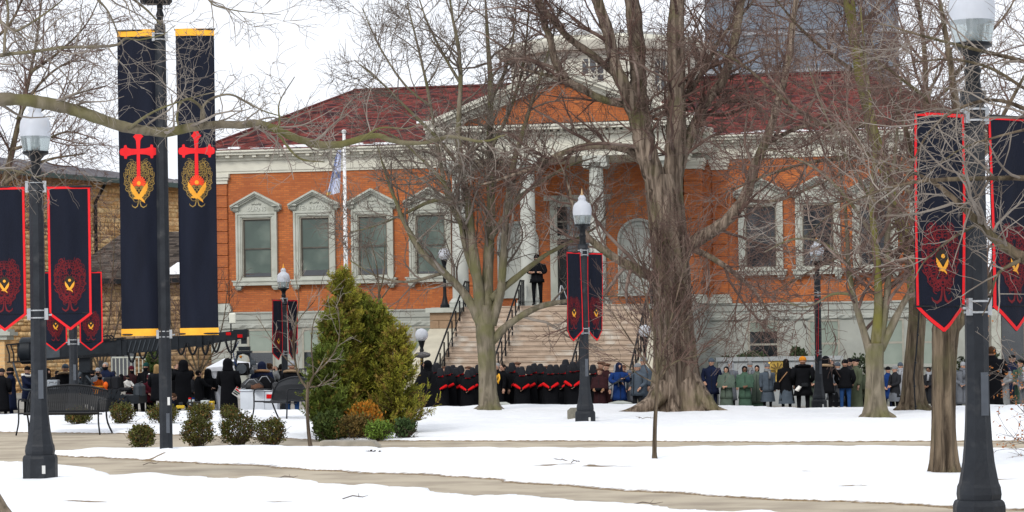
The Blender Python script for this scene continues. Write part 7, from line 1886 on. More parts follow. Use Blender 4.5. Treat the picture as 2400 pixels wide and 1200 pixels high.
def bird(mb, cx, cz, S, sd, lift=.008):
    """plain bird with both wings raised, tail to the right"""
    for s in (-1, 1):
        wing = [(.0, -.12), (.14, -.13), (.27, -.02), (.30, .06), (.38, .10), (.40, .20), (.46, .26), (.47, .38), (.51, .46), (.49, .60), (.50, .76), (.42, .66), (.33, .54), (.24, .42), (.14, .26), (.05, .12), (.0, .06)]
        patch_on(mb, [(cx + s * x * S, cz + z * S) for x, z in wing][::s], sd, lift, (cx + s * .24 * S, cz + .20 * S))
    patch_on(mb, [(cx - .18 * S, cz - .16 * S), (cx - .02 * S, cz - .24 * S), (cx + .12 * S, cz - .08 * S), (cx + .06 * S, cz + .08 * S), (cx - .06 * S, cz + .04 * S)], sd, lift + .001)
    patch_on(mb, [(cx + .02 * S, cz - .20 * S), (cx + .34 * S, cz - .44 * S), (cx + .30 * S, cz - .28 * S), (cx + .12 * S, cz - .06 * S)], sd, lift + .001)
    patch_on(mb, [(cx - .16 * S, cz - .10 * S), (cx - .27 * S, cz - .08 * S), (cx - .36 * S, cz - .15 * S), (cx - .26 * S, cz - .17 * S), (cx - .16 * S, cz - .20 * S)], sd, lift + .001)
def disc(mb, cx, cz, r, sd, lift=.008, n=16): patch_on(mb, [(cx + r * math.cos(6.283 * i / n), cz + r * math.sin(6.283 * i / n)) for i in range(n)], sd, lift, (cx, cz))
def pointed_banner(L, side, ztop, yaw, label, sd, W_=.52, H_=1.76, gap=.135, sc=1.0):
    """navy banner with red border, red scroll ornament and gold bird, hung beside a lamp post"""
    base = L.location + Vector((0, 0, 0))
    o = thing('banner', label, 'banner', (base.x, base.y, ztop), yaw, 'pointed navy banners on the lamp posts')
    x0 = gap if side > 0 else -gap - W_
    def put(mb, name, m, **k): return mb.build(name, m, o, smooth=True, loc=(x0, -.03, 0))
    put(cloth_panel(W_, H_, .20, sd), 'cloth', navy)
    mb = MB(); b_ = .016
    nn = 20; zb = -(H_ - .20)
    strip_on(mb, [(b_, zb * i / nn) for i in range(nn + 1)], .028, sd); strip_on(mb, [(W_ - b_, zb * i / nn) for i in range(nn + 1)], .028, sd)
    strip_on(mb, [(W_ * i / 12, -.016) for i in range(13)], .028, sd, .005)
    strip_on(mb, [(W_ / 2 * i / 8 + .003, zb - .20 * i / 8 + .016) for i in range(9)], .030, sd, .005); strip_on(mb, [(W_ - W_ / 2 * i / 8 - .003, zb - .20 * i / 8 + .016) for i in range(9)], .030, sd, .005)
    put(mb, 'border', red)
    mb = MB(); scrolls(mb, W_ / 2, -1.20, W_ * .80, .64, sd, .0065, 3); put(mb, 'scroll_ornament', red_dk)
    mb = MB(); disc(mb, W_ / 2, -1.155, .062, sd, .005); put(mb, 'halo', mat('halo_dark', (.022, .016, .010), (.015, .011, .008), 8, .8))
    mb = MB(); bird(mb, W_ / 2, -1.245, .115, sd); put(mb, 'bird', gold)
    mb = MB(); disc(mb, W_ / 2, -1.148, .018, sd, .010, 10); put(mb, 'sun_disc', gold)
    strip = MB(); strip_on(strip, [(W_ * i / 12, zb + .005) for i in range(13)], .006, sd, .003); put(strip, 'seam', mat('seam_dark', (.002, .002, .004), None, 5, .9))
    mb = MB(); mb.tube([(-.01, .005, -.002), (W_ + .02, .005, -.002)], .012, 8); mb.build('rod', iron, o, loc=(x0, -.03, 0))
    mb = MB(); mb.tube([(-.01, .005, 0), (W_ + .02, .005, 0)], .010, 8); mb.build('rod', iron, o, loc=(x0, -.018, zb + .01))
    if sc != 1: o.scale = (sc, sc, sc)
    return o
def lamp_with_banners(px, base_py, Y, label, ytop, yaw, names, zbase=None, sd=0.0, gold_f=False, clamp=True, s=1.0):
    L = street_lamp(px, base_py, Y, label, s, zbase=zbase, part_gold=gold_f)
    zt = P(px, ytop, Y).z
    if clamp: clamp_set(L, yaw, (zt - L.location.z + .0, zt - L.location.z - 1.555))
    for s, nm in zip((-1, 1), names):
        if nm: pointed_banner(L, s, zt, yaw, nm, sd + s)
    return L
lamp_with_banners(1372, 1000, 47.5, 'black lamp post with white acorn globe in front of the stairs', 592, R(55), ('pointed navy banner on the left of the center lamp, turned edge-ward', 'pointed navy banner on the right of the center lamp, turned edge-ward'), sd=.4)
lamp_with_banners(95, 1126, 29.2, 'large near lamp post at the left by the metal bench', 438, R(4), ('pointed navy banner cut by the left edge of the picture', 'large pointed navy banner between the near left lamp and the tall pole'), sd=1.7)
lamp_with_banners(2296, 1262, 19.4, 'biggest nearest lamp post at the right with its foot cut off', 270, R(32), ('largest pointed navy banner, left of the nearest right-hand lamp', 'pointed navy banner cut by the right edge of the picture'), sd=2.6)
l4 = P(668, 900, 70); lamp_with_banners(668, 900, 70, 'far lamp post with gold finial before the library left windows', 703, R(62), ('small pointed navy banner left of the far gold-tipped lamp', 'small pointed navy banner right of the far gold-tipped lamp'), zbase=-.62, sd=3.3, gold_f=True)
lamp_with_banners(173, 900, 53, 'lamp post behind the left bench with its globe hidden by a banner', 637, R(22), ('pointed navy banner overlapped by the large near left banner', 'pointed navy banner on the right of the post behind the bench'), zbase=.0, sd=4.4)
lamp_with_banners(1920, 960, 66.5, 'far lamp post with gold finial among the right-hand onlookers', 700, R(73), ('narrow navy banner seen edge-on left of the far right lamp', None), zbase=-.34, sd=5.1, gold_f=True, s=1.04)

# tall octagonal pole with two long banners and a floodlight
pb = P(390, 1060, 38.7)
PO = thing('banner_pole', 'tall black pole carrying two long cross banners and a floodlight', 'pole', (pb.x, 38.7, 0))
hp = P(390, 10, 38.7).z
mb = MB(); mb.lathe([(.108, -.15), (.104, 2), (.092, hp - .35), (.090, hp - .33)], 8, rot=math.pi / 8); sh = mb.build('shaft', post_m, PO)
MB().box(.02, .075, -.108, -.100, .30, .62).build('access_door', MATS['door_grey'], sh); MB().box(.045, .085, -.108, -.102, .75, .88).build('label_plate', MATS['plate_white'], sh)
mb = MB(); mb.lathe([(.06, hp - .34), (.05, hp - .22), (.07, hp - .18), (.045, hp - .1), (.05, hp)], 12); mb.build('neck', iron, PO, smooth='auto')
mb = MB(); mb.bbox(-.27, .19, -.16, .16, hp, hp + .22, .05); mb.box(-.30, -.20, -.12, .12, hp + .02, hp + .10); mb.build('floodlight', iron, PO)
ztl = P(322, 70, 38.7).z; zbl = P(322, 787, 38.7).z; Hb = ztl - zbl
clamp_set(PO, 0, (ztl - .12, zbl + .02))
def long_banner(x0, W_, label, sd, yaw):
    o = thing('banner', label, 'banner', (pb.x, 38.7, ztl), 0, 'long banners with red cross and gold bird')
    off = Vector((x0, -.03, 0))
    def put(mb, name, m): return mb.build(name, m, o, smooth=True, loc=off)
    put(cloth_panel(W_, Hb, 0.0, sd, 18, 70), 'cloth', navy)
    for nm, z0_, z1_ in (('top_hem', .004, -.112), ('bottom_hem', -Hb + .112, -Hb - .004)):
        mb = MB(); band_on(mb, -.004, W_ + .004, z0_, z1_, sd, .006); put(mb, nm, hem_y)
    cz = -(P(322, 355, 38.7).z * -1 + ztl)
    zc = P(318, 356, 38.7).z - ztl; zt_ = P(318, 312, 38.7).z - ztl; zb_ = P(318, 428, 38.7).z - ztl; c = W_ / 2; a = W_ * .46; w = W_ * .052
    mb = MB()
    patch_on(mb, [(c - w, zb_), (c + w, zb_), (c + w * .8, zc), (c - w * .8, zc)], sd)
    for k in range(4): pass
    vert = [(c - w, zb_), (c + w, zb_), (c + w * .9, zc - .05)]
    # arms: flared with a cusp near each end
    for s in (-1, 1):
        arm = [(c, zc - w * 1.25), (c + s * a * .42, zc - w * 1.5), (c + s * a * .64, zc - w * 2.1), (c + s * a * .68, zc - w * 3.4), (c + s * a * .80, zc - w * 3.2), (c + s * a * .82, zc - w * 2.0), (c + s * a, zc - w * 1.5), (c + s * a * 1.05, zc), (c + s * a, zc + w * 1.5), (c + s * a * .82, zc + w * 2.0), (c + s * a * .80, zc + w * 3.2), (c + s * a * .68, zc + w * 3.4), (c + s * a * .64, zc + w * 2.1), (c + s * a * .42, zc + w * 1.5), (c, zc + w * 1.25)]
        patch_on(mb, arm[::s], sd, .006, (c + s * a * .6, zc))
    tt = zt_ + .04
    top_ = [(c - w * .8, zc), (c + w * .8, zc), (c + w * 1.1, tt - .17), (c + w * 1.7, tt - .13), (c + w * 2.6, tt - .10), (c + w * 1.6, tt - .07), (c + w * .8, tt), (c - w * .8, tt), (c - w * 1.6, tt - .07), (c - w * 2.6, tt - .10), (c - w * 1.7, tt - .13), (c - w * 1.1, tt - .17)]
    patch_on(mb, top_, sd, .0055, (c, tt - .10))
    put(mb, 'cross', red)
    zs = P(318, 430, 38.7).z - ztl
    mb = MB(); scrolls(mb, c, P(318, 432, 38.7).z - ztl, W_ * .84, .76, sd, .0055, 9); put(mb, 'scroll_ornament', gold_dk)
    mb = MB()
    for i in range(13):
        t = -.15 * math.pi + 1.3 * math.pi * i / 12; r0 = .045; r1 = .115
        strip_on(mb, [(c + r0 * math.cos(t), zs + r0 * math.sin(t)), (c + r1 * math.cos(t), zs + r1 * math.sin(t))], [.020, .026], sd, .0075)
    disc(mb, c, zs, .052, sd, .0078, 18); put(mb, 'sun_rays', mat('ray_red', (.75, .06, .012), (.68, .04, .01), 6, .7))
    mb = MB(); disc(mb, c, zs, .033, sd, .010, 16); put(mb, 'sun_disc', gold)
    mb = MB()
    for i in range(9):
        t = -math.pi + math.pi * (i + .5) / 9
        strip_on(mb, [(c + .058 * math.cos(t), zs + .058 * math.sin(t)), (c + .12 * math.cos(t), zs + .12 * math.sin(t))], .006, sd, .005)
    put(mb, 'lower_rays', gold_dk)
    mb = MB(); bird(mb, c, zs - .20, .29, sd, .009); put(mb, 'bird', gold)
    mb = MB(); mb.tube([(-.02, .004, -.01), (W_ + .02, .004, -.01)], .014, 8); mb.build('rod', iron, o, loc=off)
    mb = MB(); mb.tube([(-.02, .004, 0), (W_ + .02, .004, 0)], .014, 8); mb.build('rod', iron, o, loc=off + Vector((0, .016, -Hb + .02)))
xl = P(275, 70, 38.7).x - pb.x; xr = P(412, 75, 38.7).x - pb.x
long_banner(xl, .64, 'long navy banner with yellow hems on the left of the tall pole', .3, 0)
long_banner(xr, .62, 'long navy banner with yellow hems on the right of the tall pole', 2.1, 0)

# ball-globe lamps of the stairs
def ball_lamp(px, gy, Y, label, zb, r=.20, loc=None):
    t = P(px, gy, Y) if loc is None else loc
    L = thing('ball_lamp', label, 'lamp', (t.x, t.y, zb), 0, 'white ball lamps of the stairs')
    h = t.z - zb
    mb = MB(); mb.lathe([(.16, -.05), (.16, .10), (.11, .16), (.085, .30), (.06, .42), (.05, h - .55), (.075, h - .50), (.05, h - .42), (.085, h - .30), (.10, h - .24), (.12, h - r * .9), (.10, h - r * .86)], 12); mb.build('post', iron, L, smooth='auto')
    mb = MB(); mb.ball((0, 0, h), r, n=24, m=16); mb.build('globe', globe_w, L, smooth=True)
zcap = zc1
q = BW(*( U(1041, 600, -1.4)[0], -1.4)); ball_lamp(1041, 596, q.y, 'white ball lamp on the left stair pier', zcap, .205)
q = BW(*( U(1612, 590, -1.4)[0], -1.4)); ball_lamp(1610, 590, q.y, 'white ball lamp on the right stair pier behind the massive trunk', zcap, .205)
ball_lamp(988, 785, 76.6, 'white ball lamp at the foot of the left stair cheek', -.62, .212)
ball_lamp(1511, 776, 76.2, 'white ball lamp at the foot of the right stair railing', -.68, .205)

# fuzzy boom microphone above the crowd
t = P(990, 832, 69); mic = thing('boom_microphone', 'fuzzy grey boom microphone over the hooded cloak under the ball lamp', 'microphone', tuple(t))
mb = MB(); mb.ball((0, 0, 0), .225, .09, .085, 18, 10); g = np.random.default_rng(5)
mb.build('windscreen', mat('grey_fur', (.20, .19, .19), (.10, .095, .095), 30, .95, 1.0, 60), mic, smooth=True)
v, qd = leaf_quads((lambda u: u * np.array((.225, .09, .085)) / 1)(lambda_ := (lambda w: w / np.linalg.norm(w, axis=1, keepdims=True))(g.normal(0, 1, (700, 3)))), lambda_, np.full(700, .05), g, .16)
o = link('fur', np_mesh('fur', v, qd, MATS['grey_fur']), mic); o['kind'] = 'stuff'
mb = MB(); mb.tube([(-.1, .05, -.02), (-1.0, .25, -.38), (-1.9, .4, -.8)], .016, 8); mb.build('boom_pole', iron, mic)

# flagpole with a limp flag
fb = P(806, 660, 74); fz = P(803, 309, 74)
FP = thing('flagpole', 'white flagpole with ball top before the library windows', 'flagpole', (fz.x + .04, 74, street_z(fz.x)))
hz_ = fz.z - street_z(fz.x)
MB().lathe([(.075, 0), (.070, hz_ * .5), (.045, hz_ - .05)], 14).build('shaft', mat('pole_white', (.75, .75, .74), (.68, .68, .67), 4, .4), FP, smooth=True)
mb = MB(); mb.ball((0, 0, hz_), .075, n=14, m=10); mb.build('ball', mat('pole_ball', (.6, .62, .62), None, 4, .3), FP, smooth=True)
ft = P(800, 352, 74); FL = thing('flag', 'limp white and blue flag hanging from the flagpole', 'flag', (fz.x - .02, 73.9, ft.z))
vs = []; fs = []; nn, mm = 10, 26
for i in range(mm + 1):
    t = i / mm
    for j in range(nn + 1):
        s = j / nn; x = -.02 - s * (.12 + .42 * t) - .10 * t; z = -1.32 * t - .10 * s * t
        vs.append((x * (1 - .25 * math.sin(t * 2)), .07 * math.sin(s * 9 + t * 3), z))
for i in range(mm):
    for j in range(nn): a = i * (nn + 1) + j; fs.append((a, a + 1, a + nn + 2, a + nn + 1))
fm = mat('flag_white', (.62, .64, .76), (.50, .54, .72), 2, .8); fbm = mat('flag_blue', (.13, .17, .36), (.08, .10, .2), 3, .8); fym = mat('flag_gold', (.62, .40, .12), None, 3, .8)
mb = MB(); mb.add(vs, fs); 
for k in range(len(fs)):
    i, j = divmod(k, nn); mb.m[k] = 2 if i >= mm - 2 and j > 6 else (1 if (13 <= i <= 16 and j < 6) or (j in (8,)) else 0)
mb.build('cloth', [fm, fbm, fym], FL, smooth=True)

# ================================================================== BENCHES
def bench(name, label, x, y, rz, W_, arch=.16, zb=0.0):
    B = thing(name, label, 'bench', (x, y, zb), rz, 'black slatted metal benches')
    n = int(W_ / .042)
    def zt(u): return .86 + arch * (1 - (2 * u - 1) ** 2)
    def yb(z): return .22 + .16 * (z - .44) / .45
    # seat slats and back slats are separate strips
    sm_ = None
    for i in range(n):
        u = (i + .5) / n; xx = -W_ / 2 + W_ * u
        z1 = zt(u) - .035; mb = MB()
        vs = []
        pr_ = [(-.26, .425), (-.22, .445), (0, .435), (.15, .43), (.215, .47), (.25, .60), (.30, z1 * .85 if z1 * .85 > .66 else .68), (.22 + .16 * (z1 - .44) / .45 + .03, z1)]
        L_ = []
        for a, b_ in pr_: L_ += [(-.0165, a, b_), (.0165, a, b_)]
        L2 = [(p[0], p[1] + .006, p[2] - .006) for p in L_]
        k = len(pr_); mb.add(L_ + L2, [(2 * q, 2 * q + 1, 2 * q + 3, 2 * q + 2) for q in range(k - 1)] + [(2 * k + 2 * q, 2 * k + 2 * q + 2, 2 * k + 2 * q + 3, 2 * k + 2 * q + 1) for q in range(k - 1)])
        mb.build('slat', iron, B, loc=(xx, 0, 0))
    mb = MB(); mb.tube([(-W_ / 2 + W_ * i / 20, .22 + .16 * (zt(i / 20) - .44) / .45 + .03, zt(i / 20) - .02) for i in range(21)], .022, 8); mb.build('top_rail', iron, B, smooth=True)
    mb = MB(); mb.tube([(-W_ / 2, -.26, .43), (W_ / 2, -.26, .43)], .018, 8); mb.build('front_rail', iron, B); mb = MB(); mb.tube([(-W_ / 2, .215, .45), (W_ / 2, .215, .45)], .016, 8); mb.build('back_rail', iron, B)
    for s in (-1, 1):
        X_ = s * (W_ / 2 + .01)
        mb = MB(); pts, _ = catmull([(X_ + s * .04, -.30, 0), (X_, -.26, .25), (X_, -.25, .50), (X_, -.25, .64), (X_, -.20, .70), (X_, -.02, .70), (X_, .22, .68)], [1] * 7, 3); mb.tube([Vector(tuple(q)) for q in pts], .017, 8); mb.build('armrest', iron, B, smooth=True)
        mb = MB(); pts, _ = catmull([(X_ + s * .05, .44, 0), (X_, .30, .22), (X_, .22, .45), (X_, .28, .68), (X_, .22 + .16 * (zt(0) - .44) / .45 + .03, zt(0) - .02)], [1] * 5, 3); mb.tube([Vector(tuple(q)) for q in pts], .018, 8); mb.build('leg', iron, B, smooth=True)
    mb = MB(); mb.tube([(-W_ / 2, .0, .40), (W_ / 2, .0, .40)], .014, 8); mb.build('cross_bar', iron, B)
    return B
p0 = GR(140, 1020); bench('bench', 'wide arched metal bench behind the near left lamp post', p0.x, p0.y + .35, R(-9), 1.62, .13)
p0 = GR(655, 990); bench('bench', 'metal bench seen at an angle beside the white cart', p0.x, p0.y + .2, R(-52), 1.35, .12, .03)

# ================================================================== CAMERA CRANE AND FILM GEAR
crane_m = mat('crane_paint', (.009, .012, .016), (.015, .019, .024), 5, .5, spec=.18)
crane_g = mat('crane_grey', (.055, .066, .078), (.035, .043, .052), 5, .5, spec=.25)
YC = 67.5
cb = P(200, 960, YC)
CR = thing('camera_crane', 'long black telescopic camera crane on a wheeled buggy', 'camera crane', (cb.x, YC, street_z(cb.x)))
cz = street_z(cb.x)
def C(px, py, dy=0.0):
    v = P(px, py, YC); return Vector((v.x - cb.x, dy, v.z - cz))
def beam(a, b_, w, h0, h1, dy=0.0, m=None, name='boom_section'):
    a = C(*a, dy); b_ = C(*b_, dy); mb = MB(); r = lambda o, h: [(o.x, o.y - w / 2, o.z - h / 2), (o.x, o.y + w / 2, o.z - h / 2), (o.x, o.y + w / 2, o.z + h / 2), (o.x, o.y - w / 2, o.z + h / 2)]
    mb.loft([r(a, h0), r(b_, h1)]); return mb.build(name, m or crane_m, CR)
beam((130, 822), (300, 814), .46, .46, .44); beam((278, 813), (420, 803), .40, .42, .38); beam((385, 806), (500, 793), .33, .36, .33); beam((470, 797), (578, 782), .28, .29, .26)
for x, y, h in ((282, 814, .52), (385, 806, .46), (470, 797, .40)):
    c = C(x, y); MB().box(c.x - .07, c.x + .07, -.27, .27, c.z - h / 2, c.z + h / 2).build('boom_collar', crane_m, CR)
mb = MB()
for k in range(9):
    c0 = C(285 + k * 11, 813 - k * .7); mb.bar(c0 + Vector((-.05, -.215, -.16)), c0 + Vector((.05, -.215, .16)), .025, .02, up=(0, 1, 0))
mb.build('lattice_bar', crane_g, CR)
c = C(537, 783); MB().box(c.x - .07, c.x + .07, -.16, -.145, c.z - .03, c.z + .05).build('red_tag', CL['red'], CR)
c = C(563, 788); MB().box(c.x - .06, c.x + .08, -.16, -.145, c.z - .04, c.z + .05).build('red_tag', CL['red'], CR)
for i, (x0_, x1_, y_, d_) in enumerate(((300, 322, 812, 34), (325, 348, 808, 30), (352, 376, 806, 32), (416, 437, 802, 26), (441, 466, 800, 28), (474, 492, 798, 30), (498, 518, 796, 26), (530, 556, 792, 32))):
    a = C(x0_, y_ + 4, -.17); b_ = C(x1_, y_ + 1, -.17); dr = d_ * YC / F
    mb = MB(); mb.tube([a.lerp(b_, t) - Vector((0, 0, dr * 4 * t * (1 - t) * (1 if True else 0))) for t in np.linspace(0, 1, 11)], .032, 7); mb.build('cable_loop', iron, CR, smooth=True)
# head with remote camera
mb = MB()
for (x0_, x1_, y0_, y1_, dy, w) in ((548, 582, 772, 790, 0, .30), (566, 578, 786, 806, 0, .2), (560, 586, 812, 822, 0, .26), (556, 590, 822, 828, 0, .36)):
    a = C(x0_, y1_); b_ = C(x1_, y0_); mb.box(a.x, b_.x, -w / 2, w / 2, a.z, b_.z)
hd = mb.build('remote_head', crane_m, CR)
mb = MB(); mb.tube([C(558, 828), C(553, 845), C(552, 862), C(556, 872)], .035, 8); mb.tube([C(582, 828), C(588, 842), C(589, 860), C(584, 872)], .035, 8); mb.tube([C(556, 830), C(570, 826), C(586, 832)], .04, 8); mb.build('gimbal_arm', crane_g, CR, smooth=True)
a = C(557, 880); b_ = C(583, 850); mb = MB(); mb.bbox(a.x, b_.x, -.22, .16, a.z, b_.z, .03); cmr = mb.build('film_camera', iron, CR)
mb = MB(); cc = C(570, 864); mb.X = Matrix.Translation((cc.x, -.22, cc.z)) @ Matrix.Rotation(math.pi / 2, 4, 'X'); mb.lathe([(.11, 0), (.11, .1), (.14, .12), (.14, .22), (.11, .221)], 16); mb.build('lens', crane_g, cmr, smooth='auto')
mb = MB(); c = C(566, 836); mb.ball((c.x, -.2, c.z), .04, n=8, m=6); mb.build('indicator', CL['mustard'], CR)
for (x0_, y0_, s_) in ((548, 852, .12), (594, 850, .14), (590, 872, .12), (549, 874, .10)):
    c = C(x0_, y0_); MB().bbox(c.x - s_ / 2, c.x + s_ / 2, -.1, .1, c.z - s_ / 2, c.z + s_ / 2, .015).build('camera_accessory', crane_g if s_ > .11 else iron, CR)
mb = MB(); mb.tube([C(560, 800, -.1), C(548, 826, -.14), (C(552, 850, -.14)), C(560, 862, -.2)], .014, 6); mb.build('blue_cable', CL['blue'], CR, smooth=True)
# counterweight end, frame platform
c = C(62, 822); mb = MB(); mb.X = Matrix.Translation((c.x, .0, c.z)) @ Matrix.Rotation(math.pi / 2, 4, 'Y')
mb.lathe([(.34, -.16), (.38, -.12), (.38, .14), (.34, .18)], 20); mb.build('counterweight', crane_m, CR, smooth='auto')
c = C(122, 818); MB().box(c.x - .26, c.x + .26, -.25, .25, c.z - .26, c.z + .26).build('control_box', crane_g, CR)
c = C(150, 826); MB().bbox(c.x - .2, c.x + .3, -.22, .22, c.z - .16, c.z + .16, .05).build('motor_box', crane_m, CR)
mb = MB()
for (a, b_) in (((20, 808), (130, 798)), ((20, 808), (27, 830)), ((27, 830), (27, 848)), ((47, 806), (47, 846)), ((22, 849), (280, 832)), ((100, 842), (258, 829)), ((232, 790), (258, 786)), ((258, 786), (264, 794)), ((206, 800), (292, 792))):
    mb.bar(C(*a, -.3), C(*b_, -.3), .035); mb.bar(C(*a, .3), C(*b_, .3), .035)
mb.build('guard_rail', iron, CR)
mb = MB(); mb.tube([C(37, 850, -.35), C(50, 890, -.4), C(58, 910, -.4), C(66, 913, -.4), C(96, 914, -.4)], .03, 8); mb.build('push_bar', crane_g, CR, smooth=True)
# column and buggy
mb = MB(); a = C(188, 868); b_ = C(214, 832); mb.box(a.x, b_.x, -.2, .2, a.z, b_.z); mb.lathe([(.28, 0), (.28, .06)], 16, c=((a.x + b_.x) / 2, 0, a.z - .06)); mb.lathe([(.16, -.75), (.13, -.06)], 14, c=((a.x + b_.x) / 2, 0, a.z)); mb.build('column', crane_m, CR)
mb = MB(); mb.tube([C(205, 880, -.2), C(216, 893, -.25), C(224, 902, -.25)], .03, 8); mb.tube([C(194, 872, -.3), C(186, 886, -.3), C(196, 900, -.3)], .05, 8); mb.build('hydraulic_arm', crane_g, CR, smooth=True)
a = C(110, 948); b_ = C(335, 925); MB().box(a.x, b_.x, -.75, .75, a.z, b_.z).build('chassis', crane_m, CR)
for xx in (150, 268):
    c = C(xx, 955)
    for s in (-1, 1):
        mb = MB(); mb.X = Matrix.Translation((c.x, s * .82, .30)) @ Matrix.Rotation(math.pi / 2, 4, 'X'); mb.lathe([(.20, -.11), (.28, -.11), (.30, -.07), (.30, .07), (.28, .11), (.20, .11)], 20); w_ = mb.build('wheel', iron, CR, smooth='auto')
        mb = MB(); mb.X = Matrix.Translation((c.x, s * .82, .30)) @ Matrix.Rotation(math.pi / 2, 4, 'X'); mb.lathe([(.19, -.08), (.19, .08)], 16); mb.build('rim', crane_g, w_)
    mb = MB(); arc = [(c.x + .42 * math.cos(t), -.82, .30 + .42 * math.sin(t)) for t in np.linspace(.1, 3.0, 12)]
    for i in range(11): mb.bar(arc[i], arc[i + 1], .30, .03, up=(0, 1, 0))
    mb.build('fender', crane_m, CR)
for xx, yy in ((264, 905), (282, 903)):
    c = C(xx, yy, -.35); mb = MB(); mb.bbox(c.x - .16, c.x + .06, -.6, -.1, c.z - .12, c.z + .26, .04); s_ = mb.build('seat_back', CL['charcoal'], CR); mb = MB(); mb.bbox(c.x + .05, c.x + .36, -.6, -.1, c.z - .16, c.z - .06, .03); mb.build('seat', CL['charcoal'], CR)
for xx, yy in ((257, 902), (258, 918), (266, 924)):
    c = C(xx, yy); mb = MB(); mb.ball((c.x, -.65, c.z), .07, .05, .10, 10, 7); mb.build('orange_knob', CL['orange'], CR, smooth=True)
c = C(234, 914); MB().box(c.x - .06, c.x + .06, -.55, -.5, c.z - .10, c.z + .06).build('yellow_plate', CL['mustard'], CR)
c = C(236, 905); MB().box(c.x - .16, c.x + .18, -.56, -.5, c.z - .02, c.z + .02).build('yellow_rail', CL['mustard'], CR)
mb = MB(); mb.tube([C(322, 905, -.3), C(330, 898, -.3), C(338, 894, -.3)], .02, 8); mb.build('steering_column', iron, CR)
a = C(318, 934); b_ = C(338, 898); mb = MB(); mb.bbox(a.x, b_.x, -.5, .3, a.z, b_.z, .08); mb.build('dashboard', crane_g, CR)
# silver equipment box beside the vehicle
def crate(name, label, px0, px1, py0, py1, Y, m, lidm=None, cat='case', group=None, handle=True, dep=.36):
    a = P(px0, py1, Y); b_ = P(px1, py0, Y); zg = a.z
    o = thing(name, label, cat, ((a.x + b_.x) / 2, Y, zg), 0, group); w = (b_.x - a.x) / 2; h = b_.z - a.z
    MB().bbox(-w, w, -dep / 2, dep / 2, 0, h * .72, .012).build('body', m, o); MB().bbox(-w - .006, w + .006, -dep / 2 - .006, dep / 2 + .006, h * .725, h, .012).build('lid', lidm or m, o)
    for s in (-1, 1): MB().box(s * w * .55 - .02, s * w * .55 + .02, -dep / 2 - .02, -dep / 2 - .005, h * .62, h * .80).build('latch', steel, o)
    if handle: mb = MB(); mb.tube([(-w * .4, 0, h), (-w * .35, 0, h + .05), (w * .35, 0, h + .05), (w * .4, 0, h)], .012, 6); mb.build('handle', iron, o)
    return o
silver = mat('case_silver', (.30, .33, .36), (.24, .26, .29), 4, .4, metal=.3)
crate('equipment_case', 'pale grey flat equipment case beside the black parka behind the bench', 111, 137, 890, 912, 67, silver)
plasY = mat('case_yellow', (.72, .48, .03), (.62, .40, .02), 5, .5); plasB = mat('case_black', (.012, .012, .014), (.02, .02, .022), 5, .5); plasW = mat('case_pale', (.50, .53, .52), (.42, .45, .44), 5, .5)
crate('tool_case', 'yellow and pale tool case by the white tent', 473, 489, 938, 960, 62.6, plasW, plasW, 'case', 'cases on the kerb')
crate('tool_case', 'bright yellow tool case touching the white tent flap', 489, 501, 940, 960, 62.8, plasY, plasY, 'case', 'cases on the kerb')
t = P(481, 953, 62.4); MB().box(-.06, .06, -.012, .0, -.05, .06).build('yellow_label', plasY, loc=(t.x, t.y - .03, t.z)); 
_l = bpy.data.objects.get('yellow_label'); tag(_l, 'yellow sticker on the front of the pale tool case', 'sticker')
crate('tool_case', 'black case with red and blue bottle tops left of the yellow cases', 441, 472, 941, 960, 62.8, plasB, plasB, 'case', 'cases on the kerb')
for px, m_, nm in ((445, CL['red'], 'red'), (453, CL['blue'], 'blue')):
    t = P(px, 941, 62.7); o = thing('bottle', 'small %s capped bottle on the black case' % nm, 'bottle', tuple(t)); MB().lathe([(.035, 0), (.035, .05), (.02, .06)], 10).build('body', plasW, o); MB().lathe([(.036, .06), (.036, .10)], 10).build('cap', m_, o)
t = P(424, 958, 62.5); o = thing('yellow_drill', 'small yellow power tool on the kerb by the tall pole', 'tool', (t.x, t.y, t.z)); MB().bbox(-.12, .10, -.05, .05, .0, .09, .015).build('body', plasY, o); MB().bbox(-.05, .05, -.04, .04, .09, .17, .012).build('motor', plasB, o)
# white tent
t0 = P(487, 862, 69); t1 = P(545, 962, 69); zg = street_z(t0.x)
TN = thing('canopy_tent', 'white pop-up tent flap behind the hooded crew member', 'tent', (t0.x, 69, zg)); wd = t1.x - t0.x; zt_ = t0.z - zg
tm = mat('tent_white', (.78, .79, .82), (.70, .71, .75), 2, .6, .1, 6)
ap = P(520, 848, 70).z - zg
mb = MB(); mb.add([(-.05, -.05, zt_), (wd + .6, -.05, zt_ + .08), (wd + .6, 1.6, zt_ + .08), (-.05, 1.6, zt_), (wd * .55, .8, ap + .1), (-.05, -.05, zt_ - .12), (wd + .6, -.05, zt_ - .04)], [(0, 1, 4), (1, 2, 4), (2, 3, 4), (3, 0, 4), (5, 6, 1, 0)]); mb.build('canopy', tm, TN)
mb = MB(); fl_ = []
for i in range(13):
    u = i / 12; fl_.append((u * .55 + .22 * (1 - 0) * 0, .03 * math.sin(i * 1.7), 0))
rings = [[(x + .02 + .22 * (1 - zz / zt_) ** 1.5 * (1 - 0), y * (1.5 - zz / zt_), zz) for x, y, _ in fl_] for zz in (0.02, zt_ * .35, zt_ * .7, zt_ - .06)]
mb.loft(rings, False, False, closed=False); mb.build('side_flap', tm, TN, smooth=True)
mb = MB(); 
for x, y in ((wd + .5, 0), (0, 1.5), (wd + .5, 1.5)): mb.tube([(x, y, 0), (x, y, zt_)], .02, 8)
mb.build('leg', steel, TN)['kind'] = 'stuff'
